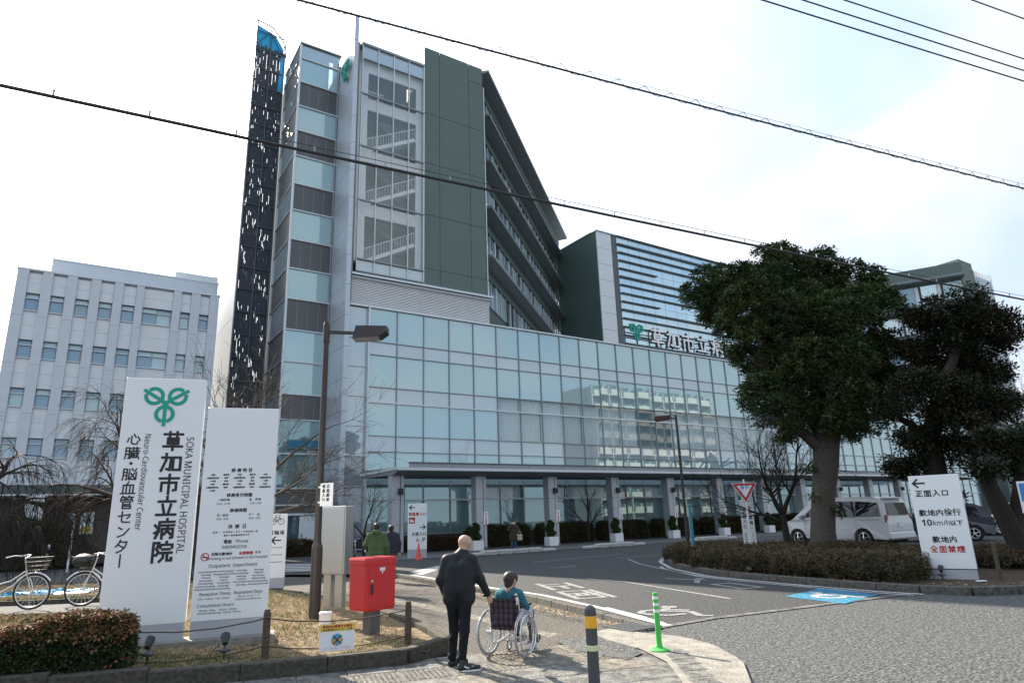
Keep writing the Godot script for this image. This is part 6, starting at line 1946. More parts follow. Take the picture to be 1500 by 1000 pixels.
func build_street_furniture() -> void:
	near_lamp()
	# far lamp with a maroon head
	var t := thing("street_lamp", "slim street lamp with maroon head before the glass front", "street lamp", Vector3(7.2, 0.1, -29.3), 0.0)
	var b := MB.new()
	b.tube([Vector3(0, -0.1, 0), Vector3(0, 1.5, 0), Vector3(0, 1.52, 0), Vector3(0, 5.95, 0)], [0.085, 0.085, 0.06, 0.05], 10)
	part(t, "post", b.mesh(), M("lamp_brown"))
	var hb := MB.new()
	hb.bar(Vector3(0, 5.78, 0), Vector3(-0.3, 5.82, 0), 0.05, 0.05)
	part(t, "arm", hb.mesh(), M("lamp_brown"))
	var hd := MB.new()
	hd.prism(PackedVector2Array([Vector2(-0.28, 5.94), Vector2(-0.95, 5.9), Vector2(-0.98, 5.78), Vector2(-0.86, 5.68), Vector2(-0.3, 5.74)]), -0.14, 0.14)
	part(t, "lamp_head", hd.mesh(), mat("maroon", lin(0.1, 0.03, 0.03), 0.5))
	post_box()
	# stainless notice case on two legs
	t = thing("notice_case", "brushed stainless steel notice case on two legs behind the postbox", "notice case", Vector3(-3.8, 0.14, -14.2), -0.28)
	part(t, "case", soft_box(Vector3(0.66, 1.34, 0.34), 0.012), M("steel"), Vector3(0, 1.37, 0))
	for s in [-1, 1]:
		part(t, "leg", soft_box(Vector3(0.17, 0.74, 0.16), 0.006), M("steel"), Vector3(s * 0.13 + 0.03, 0.33, 0))
	part(t, "back_door", soft_box(Vector3(0.6, 1.26, 0.02), 0.004), M("steel"), Vector3(0, 1.37, 0.175))
	# rope fence along the lawn edge
	t = thing("rope_fence", "weathered wooden posts with two dark ropes along the lawn kerb", "fence", Vector3(-3.38, 0.14, -9.39))
	var posts := [Vector3(-1.72, 0.02, 0.72), Vector3(0, 0, 0), Vector3(1.78, -0.02, -0.62)]
	for p in posts:
		var w := MB.new()
		w.lathe([Vector2(0.048, -0.1), Vector2(0.05, 0.2), Vector2(0.047, 0.55), Vector2(0.036, 0.6), Vector2(0.0, 0.605)], 12)
		part(t, "post", w.mesh(), M("wood_post"), p)
	var runs := [[Vector3(-4.6, 0.1, 1.9), posts[0]], [posts[0], posts[1]], [posts[1], posts[2]]]
	for r in runs:
		for y in [0.5, 0.16]:
			var pts := []
			var rad := []
			for i in 13:
				var f := i / 12.0
				pts.append(r[0].lerp(r[1], f) + Vector3(0, y - 0.09 * 4 * f * (1 - f) + 0.004 * sin(i * 2.1), 0.05))
				rad.append(0.0085)
			var rb := MB.new()
			rb.tube(pts, rad, 5)
			part(t, "rope", rb.mesh(), M("rope"))
	spotlight(Vector3(-3.9, 0.15, -9.35), "small dark spotlight before the information panel, right of the pair", 0.4)
	spotlight(Vector3(-4.75, 0.18, -9.05), "small dark spotlight before the name pylon, beside the hedge", 0.2)
	delineator()
	bollard()
	traffic_cone(Vector3(-5.05, 0.0, -34.7), "orange red traffic cone before the grey direction board", 0.8)
	traffic_cone(Vector3(-10.05, 0.0, -29.4), "small red traffic cone left of the street lamp", 0.6)
	# planters along the canopy
	var nth := ["second", "third", "fourth", "fifth", "sixth", "seventh"]
	var first: Node3D = null
	for k in 6:
		var at := hw(-0.65 + 5.69 * (k + 1) - 0.75, 0.03, 7.15)
		var label := "white planter box with small clipped bush at the %s canopy column" % nth[k]
		if first == null:
			first = thing("planter", label, "planter", at, HA, "planters along the canopy")
			part(first, "box", soft_box(Vector3(0.75, 0.58, 0.6), 0.02), M("white_paint"), Vector3(0, 0.29, 0))
			pbox(first, "soil", M("soil"), Vector3(0, 0.585, 0), Vector3(0.6, 0.02, 0.46))
			var st := MB.new()
			st.tube([Vector3(0, 0.55, 0), Vector3(0.02, 0.9, 0)], [0.025, 0.02], 6)
			part(first, "stem", st.mesh(), M("bark"))
			foliage(first, Vector3.ZERO, [[0, 1.12, 0, 0.3], [0.0, 1.36, 0, 0.2], [0, 0.72, 0.05, 0.26]], 240.0, leaf_spray(7, 0.09, 0.04, 0.04, 61), [Color(0.05, 0.1, 0.03), Color(0.07, 0.12, 0.035), Color(0.035, 0.07, 0.025)], 301, 0.6, 1.0)
		else:
			copy_of(first, "planter", label, at, HA)
	# pale concrete kerb islands
	var stops := [[3.4, 12.5, 6.6, "in front of the cone and the first columns"], [10.6, 12.6, 5.6, "in front of the third bay planters"], [19.6, 12.2, 4.8, "in front of the fifth bay planters"]]
	for s in stops:
		var k := thing("kerb_island", "low pale concrete kerb island " + s[3], "kerb", hw(s[0], 0.0, s[1]), HA, "kerb islands before the canopy")
		var n := int(s[2] / 0.95)
		for i in n:
			var taper := i == 0 or i == n - 1
			part(k, "kerb_block", soft_box(Vector3(0.93, 0.18 if taper else 0.26, 0.42 if taper else 0.5), 0.05), M("concrete_pale"), Vector3((i - (n - 1) / 2.0) * 0.95, 0.09 if taper else 0.13, 0))

func near_lamp() -> void:
	var t := thing("street_lamp", "brown street lamp with wedge head standing behind the rope fence", "street lamp", Vector3(-3.75, 0.13, -12.8), 0.0)
	var b := MB.new()
	b.lathe([Vector2(0.12, -0.1), Vector2(0.115, 0.02), Vector2(0.105, 0.06), Vector2(0.1, 1.28), Vector2(0.075, 1.36), Vector2(0.066, 1.4), Vector2(0.06, 3.5), Vector2(0.052, 5.6)], 18)
	part(t, "post", b.mesh(), M("lamp_brown"))
	var c := MB.new()
	c.lathe([Vector2(0.062, 5.22), Vector2(0.068, 5.26), Vector2(0.068, 5.58), Vector2(0.05, 5.66), Vector2(0.0, 5.67)], 16)
	part(t, "top_collar", c.mesh(), M("lamp_brown"))
	var a := MB.new()
	a.bar(Vector3(0.03, 5.44, 0), Vector3(0.62, 5.4, 0), 0.05, 0.06)
	part(t, "arm", a.mesh(), M("lamp_brown"))
	var h := MB.new()
	# wedge shaped lamp head: taller near the post, open glass below
	var f := [Vector3(0.56, 5.25, 0.17), Vector3(0.62, 5.53, 0.13), Vector3(1.24, 5.5, 0.13), Vector3(1.24, 5.38, 0.17), Vector3(1.08, 5.27, 0.17)]
	var k := []
	for p in f:
		k.append(Vector3(p.x, p.y, -p.z))
	h.quad(f[0], f[4], f[2], f[1])
	h.tri(f[4], f[3], f[2])
	h.quad(k[4], k[0], k[1], k[2])
	h.tri(k[3], k[4], k[2])
	h.quad(f[1], f[2], k[2], k[1])
	h.quad(f[3], k[3], k[2], f[2])
	h.quad(f[4], k[4], k[3], f[3])
	part(t, "lamp_head", h.mesh(), M("lamp_brown"))
	var e := MB.new()
	e.quad(k[0], f[0], f[1], k[1])
	part(t, "end_plate", e.mesh(), M("clad_white"))
	var g := MB.new()
	g.quad(f[0] + Vector3(0, 0.004, 0), k[0] + Vector3(0, 0.004, 0), k[4] + Vector3(0, 0.004, 0), f[4] + Vector3(0, 0.004, 0))
	part(t, "lamp_glass", g.mesh(), M("frame_grey"))
	# number plate strapped to the post
	var s := thing("lamp_plate", "small white plate with black characters strapped to the lamp post", "sign", Vector3(-3.68, 2.16, -12.71), -0.25)
	part(s, "plate", soft_box(Vector3(0.27, 0.42, 0.012), 0.003), M("sign_white"), Vector3(0.1, 0.2, 0))
	words(s, ["救", "急", "入", "口"], 0.06, 0.011, 0.08, "ink", Vector3(0.04, 0.35, 0.0075), true)
	words(s, ["正", "面", "駐", "車"], 0.06, 0.011, 0.08, "ink", Vector3(0.13, 0.35, 0.0075), true)
	for y in [0.06, 0.34]:
		pbox(s, "strap", M("chrome"), Vector3(-0.03, y, -0.02), Vector3(0.1, 0.03, 0.05))
	var wbx := thing("white_box", "small white plastic box on the lawn by the lamp foot", "box", Vector3(-3.38, 0.13, -12.2), 0.2)
	part(wbx, "body", soft_box(Vector3(0.2, 0.2, 0.16), 0.012), M("white_paint"), Vector3(0, 0.1, 0))
	part(wbx, "lid", soft_box(Vector3(0.215, 0.035, 0.175), 0.008), M("sign_white"), Vector3(0, 0.212, 0))

func post_box() -> void:
	var t := thing("post_box", "red square postbox on a grey pedestal at the lawn corner", "postbox", Vector3(-2.36, 0.1, -11.15), 0.84)
	var w := 0.58
	var d := 0.5
	# body with softly rounded vertical edges
	var prof := PackedVector2Array()
	var r := 0.06
	for q in 4:
		var cx: float = (w / 2 - r) * (1 if q == 0 or q == 3 else -1)
		var cz: float = (d / 2 - r) * (1 if q < 2 else -1)
		for i in 5:
			var a := (q + i / 4.0) * PI / 2
			prof.append(Vector2(cx + cos(a) * r, cz + sin(a) * r))
	var body := MB.new()
	var lay := [[0.95, 0.4], [1.0, 0.44], [1.0, 1.08]]
	for i in lay.size() - 1:
		for k in prof.size():
			var p := prof[k]
			var q := prof[(k + 1) % prof.size()]
			var s0: float = lay[i][0]
			var s1: float = lay[i + 1][0]
			body.quad(Vector3(q.x * s0, lay[i][1], q.y * s0), Vector3(p.x * s0, lay[i][1], p.y * s0), Vector3(p.x * s1, lay[i + 1][1], p.y * s1), Vector3(q.x * s1, lay[i + 1][1], q.y * s1))
	var low := PackedVector2Array()
	for p in prof:
		low.append(p * 0.95)
	body.sheet(low, 0.4)
	part(t, "body", body.mesh(), M("post_red"))
	var lid := MB.new()
	var ll := [[1.035, 1.075], [1.05, 1.09], [1.05, 1.155], [1.0, 1.185]]
	for i in ll.size() - 1:
		for k in prof.size():
			var p := prof[k]
			var q := prof[(k + 1) % prof.size()]
			var s0: float = ll[i][0]
			var s1: float = ll[i + 1][0]
			lid.quad(Vector3(q.x * s0, ll[i][1], q.y * s0), Vector3(p.x * s0, ll[i][1], p.y * s0), Vector3(p.x * s1, ll[i + 1][1], p.y * s1), Vector3(q.x * s1, ll[i + 1][1], q.y * s1))
	lid.sheet(prof, 1.185)
	var lowl := PackedVector2Array()
	for p in prof:
		lowl.append(p * 1.035)
	lid.sheet(lowl, 1.075)
	part(t, "lid", lid.mesh(), M("post_red"))
	part(t, "pedestal", soft_box(Vector3(0.2, 0.52, 0.2), 0.01), mat("pedestal", lin(0.1, 0.11, 0.12), 0.35, 0.3), Vector3(0, 0.15, 0))
	# door with handle, lock and mark on the face turned to the road
	part(t, "door", soft_box(Vector3(0.5, 0.6, 0.012), 0.003), M("post_red"), Vector3(0, 0.76, d / 2 + 0.004))
	pbox(t, "handle_recess", M("ink_red"), Vector3(-0.185, 0.72, d / 2 + 0.011), Vector3(0.075, 0.15, 0.004))
	part(t, "handle", soft_box(Vector3(0.035, 0.15, 0.02), 0.004), M("black"), Vector3(-0.2, 0.72, d / 2 + 0.018))
	var lk := MB.new()
	lk.tube([Vector3(-0.2, 0.84, d / 2 + 0.008), Vector3(-0.2, 0.84, d / 2 + 0.022)], [0.02, 0.02], 12)
	part(t, "lock", lk.mesh(), M("chrome"))
	part(t, "post_mark", strokes_mesh([[3, 5, 17, 5], [3, 9, 17, 9], [10, 9, 10, 16]], 0.12, 0.022), M("white_paint"), Vector3(0.0, 0.99, d / 2 + 0.0115))

func delineator() -> void:
	var t := thing("delineator_post", "bright green flexible post with white bands on the corner pad", "post", Vector3(1.86, 0.024, -9.71), 0.0)
	var g := mat("post_green", lin(0.06, 0.46, 0.08), 0.45)
	var b := MB.new()
	b.lathe([Vector2(0.13, 0.0), Vector2(0.13, 0.012), Vector2(0.1, 0.028), Vector2(0.05, 0.036), Vector2(0.0, 0.037)], 24)
	part(t, "foot", b.mesh(), g)
	var p := MB.new()
	p.lathe([Vector2(0.045, 0.03), Vector2(0.045, 0.06), Vector2(0.038, 0.08), Vector2(0.036, 0.72), Vector2(0.03, 0.735), Vector2(0.0, 0.737)], 18)
	part(t, "tube", p.mesh(), g)
	for y in [0.67, 0.585, 0.5]:
		var w := MB.new()
		w.lathe([Vector2(0.0385, y - 0.02), Vector2(0.0385, y + 0.02)], 18)
		part(t, "white_band", w.mesh(), M("white_paint"))

func bollard() -> void:
	var t := thing("bollard", "dark grey bollard with yellow band in the front foreground", "bollard", Vector3(0.745, 0.0, -7.6), 0.0)
	var b := MB.new()
	var pr := [Vector2(0.062, -0.05), Vector2(0.062, 0.8)]
	for i in 7:
		var a := i / 6.0 * PI / 2
		pr.append(Vector2(0.062 * cos(a), 0.82 + 0.062 * sin(a)))
	b.lathe(pr, 24)
	part(t, "shaft", b.mesh(), mat("bollard_grey", lin(0.05, 0.058, 0.062), 0.55))
	var y := MB.new()
	y.lathe([Vector2(0.0635, 0.655), Vector2(0.0635, 0.775)], 24)
	part(t, "yellow_band", y.mesh(), mat("band_yellow", lin(0.78, 0.38, 0.02), 0.45))
	var r := MB.new()
	r.lathe([Vector2(0.062, 0.43), Vector2(0.069, 0.434), Vector2(0.069, 0.482), Vector2(0.062, 0.486)], 24)
	for i in 24:
		var a := TAU * i / 24
		r.box(Vector3(cos(a) * 0.07, 0.458, sin(a) * 0.07), Vector3(0.008, 0.044, 0.008), Basis(Vector3.UP, -a))
	part(t, "reflector_ring", r.mesh(), mat("reflector", lin(0.66, 0.68, 0.4), 0.4))

func traffic_cone(at: Vector3, label: String, h: float) -> void:
	var t := thing("traffic_cone", label, "traffic cone", at, 0.5)
	part(t, "base", soft_box(Vector3(0.46 * h, 0.03, 0.46 * h), 0.01), M("cone_red"), Vector3(0, 0.016, 0))
	var b := MB.new()
	b.lathe([Vector2(0.2 * h, 0.03), Vector2(0.17 * h, 0.08), Vector2(0.04 * h, h * 0.97), Vector2(0.025 * h, h), Vector2(0.0, h)], 18)
	part(t, "body", b.mesh(), M("cone_red"))

# ---------------------------------------------------------------- vehicles

func arch(cx: float, cy: float, r: float, from_rear: bool) -> Array:
	var o := []
	for i in 9:
		var a := PI * i / 8.0
		var x := -cos(a) * r if from_rear else cos(a) * r
		o.append(Vector2(cx + x, cy + sin(a) * r))
	return o

func shell(outline: Array, z_of: Callable, mb: MB, skip_y := -1.0) -> void:
	# closed car shell: the side outline mirrored, joined round the edge
	var p := PackedVector2Array(outline)
	if Geometry2D.is_polygon_clockwise(p):
		p.reverse()
	var t := Geometry2D.triangulate_polygon(p)
	for i in range(0, t.size(), 3):
		var q := [p[t[i]], p[t[i + 1]], p[t[i + 2]]]
		if (q[1] - q[0]).cross(q[2] - q[0]) < 0:
			q = [q[0], q[2], q[1]]
		var a := []
		var b := []
		for k in 3:
			var z: float = z_of.call(q[k])
			a.append(Vector3(q[k].x, q[k].y, z))
			b.append(Vector3(q[k].x, q[k].y, -z))
		mb.tri(a[0], a[1], a[2])
		mb.tri(b[0], b[2], b[1])
	for i in p.size():
		var u := p[i]
		var v := p[(i + 1) % p.size()]
		if skip_y > 0 and absf(u.y - skip_y) < 0.001 and absf(v.y - skip_y) < 0.001:
			continue
		var zu: float = z_of.call(u)
		var zv: float = z_of.call(v)
		mb.quad(Vector3(u.x, u.y, -zu), Vector3(v.x, v.y, -zv), Vector3(v.x, v.y, zv), Vector3(u.x, u.y, zu))

func pane(outline: Array, z_of: Callable, off: float, side: float) -> Mesh:
	var mb := MB.new()
	var p := PackedVector2Array(outline)
	var t := Geometry2D.triangulate_polygon(p)
	for i in range(0, t.size(), 3):
		var q := []
		for k in 3:
			var c := p[t[i + k]]
			q.append(Vector3(c.x, c.y, (z_of.call(c) + off) * side))
		mb.tri(q[0], q[1], q[2])
	return mb.mesh()

func wheel(parent: Node3D, at: Vector3, r: float, side: float) -> void:
	var w := node(parent, "wheel", at)
	var ty := MB.new()
	ty.torus(Vector3.ZERO, Vector3(0, 0, 1), r - 0.06, 0.085, 30, 10)
	part(w, "tyre", ty.mesh(), M("rubber"))
	var rm := MB.new()
	rm.torus(Vector3(0, 0, side * 0.05), Vector3(0, 0, 1), r - 0.115, 0.022, 26, 6)
	for i in 5:
		var a := TAU * i / 5.0 + 0.3
		rm.bar(Vector3(0, 0, side * 0.075), Vector3(cos(a) * (r - 0.12), sin(a) * (r - 0.12), side * 0.055), 0.05, 0.03)
	rm.tube([Vector3(0, 0, side * 0.04), Vector3(0, 0, side * 0.09)], [0.05, 0.045], 10)
	part(w, "rim", rm.mesh(), M("chrome"))
	var dk := MB.new()
	dk.tube([Vector3(0, 0, -0.03), Vector3(0, 0, side * 0.03)], [r - 0.11, r - 0.11], 22)
	part(w, "brake_disc", dk.mesh(), M("black"))

func build_vehicles() -> void:
	build_van()
	var navy := mat("paint_navy", lin(0.018, 0.024, 0.045), 0.25)
	navy.clearcoat_enabled = true
	small_car("parked_car", "dark navy hatchback parked behind the white direction sign", Vector3(17.2, 0.38, -28.4), deg_to_rad(152), navy)
	small_car("parked_car", "white hatchback parked far right between the tree trunks", Vector3(23.3, 0.38, -31.6), deg_to_rad(165), mat("car_white", lin(0.72, 0.74, 0.76), 0.3))
	small_car("parked_car", "dark car parked deep behind the van on the car park", Vector3(27.0, 0.38, -32.5), deg_to_rad(150), mat("paint_black", lin(0.02, 0.02, 0.022), 0.25))

func build_van() -> void:
	var t := thing("white_van", "white minivan parked behind the evergreen trunk, nose to the left", "van", Vector3(12.885, 0.38, -27.3), deg_to_rad(120))
	var wp := mat("van_white", lin(0.74, 0.76, 0.78), 0.25)
	wp.clearcoat_enabled = true
	wp.clearcoat = 0.6
	var z_of := func(p: Vector2) -> float:
		var z := 0.85
		if p.y > 1.03:
			z -= (p.y - 1.03) * 0.17
		if p.x > 1.7:
			z -= (p.x - 1.7) * (p.x - 1.7) * 0.42
		if p.x < -2.0:
			z -= (-2.0 - p.x) * 0.22
		if p.y < 0.4:
			z -= (0.4 - p.y) * 0.2
		return z
	var low := [Vector2(-2.28, 0.26), Vector2(-2.36, 0.5), Vector2(-2.37, 0.8), Vector2(-2.34, 1.03), Vector2(-1.2, 1.03), Vector2(0.2, 1.03), Vector2(1.62, 1.03), Vector2(1.98, 0.93), Vector2(2.2, 0.82), Vector2(2.32, 0.66), Vector2(2.36, 0.45), Vector2(2.3, 0.24), Vector2(1.87, 0.22)]
	var fa := arch(1.47, 0.3, 0.39, false)
	low.append_array(fa)
	low.append(Vector2(-0.98, 0.22))
	low.append_array(arch(-1.39, 0.3, 0.39, false))
	var b := MB.new()
	shell(low, z_of, b, 1.03)
	var up := [Vector2(-2.34, 1.03), Vector2(-2.25, 1.55), Vector2(-2.12, 1.72), Vector2(-1.9, 1.79), Vector2(-0.6, 1.83), Vector2(0.3, 1.8), Vector2(0.72, 1.71), Vector2(1.62, 1.03)]
	shell(up, z_of, b, 1.03)
	part(t, "body", b.mesh(), wp)
	# glazing
	var gl := [
		[Vector2(-2.12, 1.1), Vector2(-2.05, 1.58), Vector2(-1.2, 1.66), Vector2(-1.2, 1.1)],
		[Vector2(-1.14, 1.1), Vector2(-1.14, 1.66), Vector2(-0.1, 1.68), Vector2(-0.1, 1.1)],
		[Vector2(-0.04, 1.1), Vector2(-0.04, 1.68), Vector2(0.5, 1.63), Vector2(1.02, 1.22), Vector2(1.02, 1.1)],
		[Vector2(1.07, 1.1), Vector2(1.07, 1.19), Vector2(1.38, 1.1)]]
	for s in [-1.0, 1.0]:
		for g in gl:
			part(t, "side_window", pane(g, z_of, 0.006, s), M("van_glass"))
		wheel(t, Vector3(1.47, 0.31, s * 0.76), 0.32, s)
		wheel(t, Vector3(-1.39, 0.31, s * 0.76), 0.32, s)
		for x in [-1.17, -0.07, 1.05]:
			pbox(t, "door_seam", M("frame_grey"), Vector3(x, 0.66, s * 0.852), Vector3(0.008, 0.72, 0.004))
		pbox(t, "sill_trim", M("frame_light"), Vector3(0.05, 0.33, s * 0.845), Vector3(1.9, 0.07, 0.02))
		pbox(t, "slide_rail", M("frame_grey"), Vector3(-1.6, 0.98, s * 0.853), Vector3(1.0, 0.015, 0.006))
		part(t, "door_handle", soft_box(Vector3(0.16, 0.035, 0.03), 0.008), wp, Vector3(-0.2, 0.92, s * 0.858))
		part(t, "door_handle", soft_box(Vector3(0.16, 0.035, 0.03), 0.008), wp, Vector3(0.12, 0.92, s * 0.858))
		part(t, "mirror", soft_box(Vector3(0.16, 0.17, 0.2), 0.04), wp, Vector3(1.15, 1.14, s * 0.95))
		part(t, "tail_light", soft_box(Vector3(0.08, 0.26, 0.12), 0.02), mat("tail_red", lin(0.3, 0.08, 0.07), 0.2), Vector3(-2.31, 1.0, s * 0.735))
		part(t, "headlight", soft_box(Vector3(0.3, 0.13, 0.28), 0.03), mat("lens", lin(0.5, 0.52, 0.54), 0.1), Vector3(2.08, 0.82, s * 0.6), Vector3(0, s * 0.5, 0))
	var rw := MB.new()
	rw.quad(Vector3(-2.36, 1.12, -0.66), Vector3(-2.36, 1.12, 0.66), Vector3(-2.275, 1.56, 0.6), Vector3(-2.275, 1.56, -0.6))
	part(t, "rear_window", rw.mesh(), M("van_glass"))
	var ws := MB.new()
	ws.quad(Vector3(1.58, 1.075, 0.78), Vector3(1.58, 1.075, -0.78), Vector3(0.79, 1.67, -0.66), Vector3(0.79, 1.67, 0.66))
	part(t, "windscreen", ws.mesh(), M("van_glass"))
	part(t, "rear_bumper", soft_box(Vector3(0.16, 0.26, 1.6), 0.05), wp, Vector3(-2.34, 0.4, 0))
	part(t, "front_bumper", soft_box(Vector3(0.14, 0.2, 1.3), 0.05), wp, Vector3(2.32, 0.36, 0))
	part(t, "number_plate", soft_box(Vector3(0.015, 0.17, 0.33), 0.003), M("sign_white"), Vector3(-2.39, 0.78, 0))
	pbox(t, "tailgate_seam", M("frame_grey"), Vector3(-2.375, 0.56, 0), Vector3(0.01, 0.012, 1.3))
	pbox(t, "spoiler", wp, Vector3(-2.22, 1.74, 0), Vector3(0.24, 0.04, 1.2))
	part(t, "underbody", soft_box(Vector3(4.3, 0.16, 1.5), 0.04), M("black"), Vector3(0, 0.26, 0))

func small_car(called: String, label: String, at: Vector3, turn: float, paint: Material) -> void:
	var t := thing(called, label, "car", at, turn, "cars on the car park")
	var z_of := func(p: Vector2) -> float:
		var z := 0.82
		if p.y > 0.9:
			z -= (p.y - 0.9) * 0.32
		if absf(p.x) > 1.5:
			z -= (absf(p.x) - 1.5) * (absf(p.x) - 1.5) * 0.4
		return z
	var low := [Vector2(-1.95, 0.28), Vector2(-2.02, 0.55), Vector2(-1.96, 0.9), Vector2(-0.6, 0.9), Vector2(0.95, 0.9), Vector2(1.6, 0.8), Vector2(1.95, 0.68), Vector2(2.05, 0.5), Vector2(2.0, 0.26), Vector2(1.65, 0.24)]
	low.append_array(arch(1.3, 0.3, 0.35, false))
	low.append(Vector2(-0.9, 0.24))
	low.append_array(arch(-1.25, 0.3, 0.35, false))
	var b := MB.new()
	shell(low, z_of, b, 0.9)
	shell([Vector2(-1.96, 0.9), Vector2(-1.7, 1.3), Vector2(-1.4, 1.44), Vector2(-0.3, 1.5), Vector2(0.25, 1.42), Vector2(0.95, 0.9)], z_of, b, 0.9)
	part(t, "body", b.mesh(), paint)
	for s in [-1.0, 1.0]:
		part(t, "side_window", pane([Vector2(-1.6, 0.96), Vector2(-1.45, 1.3), Vector2(-0.6, 1.41), Vector2(-0.55, 0.96)], z_of, 0.006, s), M("van_glass"))
		part(t, "side_window", pane([Vector2(-0.48, 0.96), Vector2(-0.5, 1.42), Vector2(0.15, 1.35), Vector2(0.7, 0.96)], z_of, 0.006, s), M("van_glass"))
		wheel(t, Vector3(1.3, 0.3, s * 0.72), 0.3, s)
		wheel(t, Vector3(-1.25, 0.3, s * 0.72), 0.3, s)
		part(t, "tail_light", soft_box(Vector3(0.1, 0.2, 0.2), 0.02), mats["tail_red"], Vector3(-1.96, 0.8, s * 0.62))
		part(t, "mirror", soft_box(Vector3(0.12, 0.12, 0.16), 0.03), paint, Vector3(0.62, 0.98, s * 0.88))
	var ws := MB.new()
	ws.quad(Vector3(0.93, 0.93, 0.74), Vector3(0.93, 0.93, -0.74), Vector3(0.3, 1.39, -0.6), Vector3(0.3, 1.39, 0.6))
	part(t, "windscreen", ws.mesh(), M("van_glass"))
	var rw := MB.new()
	rw.quad(Vector3(-1.94, 0.96, -0.62), Vector3(-1.94, 0.96, 0.62), Vector3(-1.72, 1.29, 0.55), Vector3(-1.72, 1.29, -0.55))
	part(t, "rear_window", rw.mesh(), M("van_glass"))

# ---------------------------------------------------------------- bicycles

func spoked_wheel(parent: Node3D, at: Vector3, r: float, tyre_m: String, rim_m: String, spokes := 20, tyre_t := 0.017) -> Node3D:
	var w := node(parent, "wheel", at)
	var ty := MB.new()
	ty.torus(Vector3.ZERO, Vector3(0, 0, 1), r - tyre_t, tyre_t, 40, 8)
	part(w, "tyre", ty.mesh(), M(tyre_m))
	var rm := MB.new()
	rm.torus(Vector3.ZERO, Vector3(0, 0, 1), r - tyre_t * 2.6, 0.009, 40, 6)
	part(w, "rim", rm.mesh(), M(rim_m))
	var sp := MB.new()
	for i in spokes:
		var a := TAU * i / spokes
		var z := 0.025 if i % 2 == 0 else -0.025
		sp.tube([Vector3(0.02 * cos(a + 0.8), 0.02 * sin(a + 0.8), z), Vector3(cos(a) * (r - 0.04), sin(a) * (r - 0.04), 0)], [0.0022, 0.0022], 4, false)
	sp.tube([Vector3(0, 0, -0.04), Vector3(0, 0, 0.04)], [0.02, 0.02], 8)
	part(w, "spokes", sp.mesh(), M("chrome"))
	return w

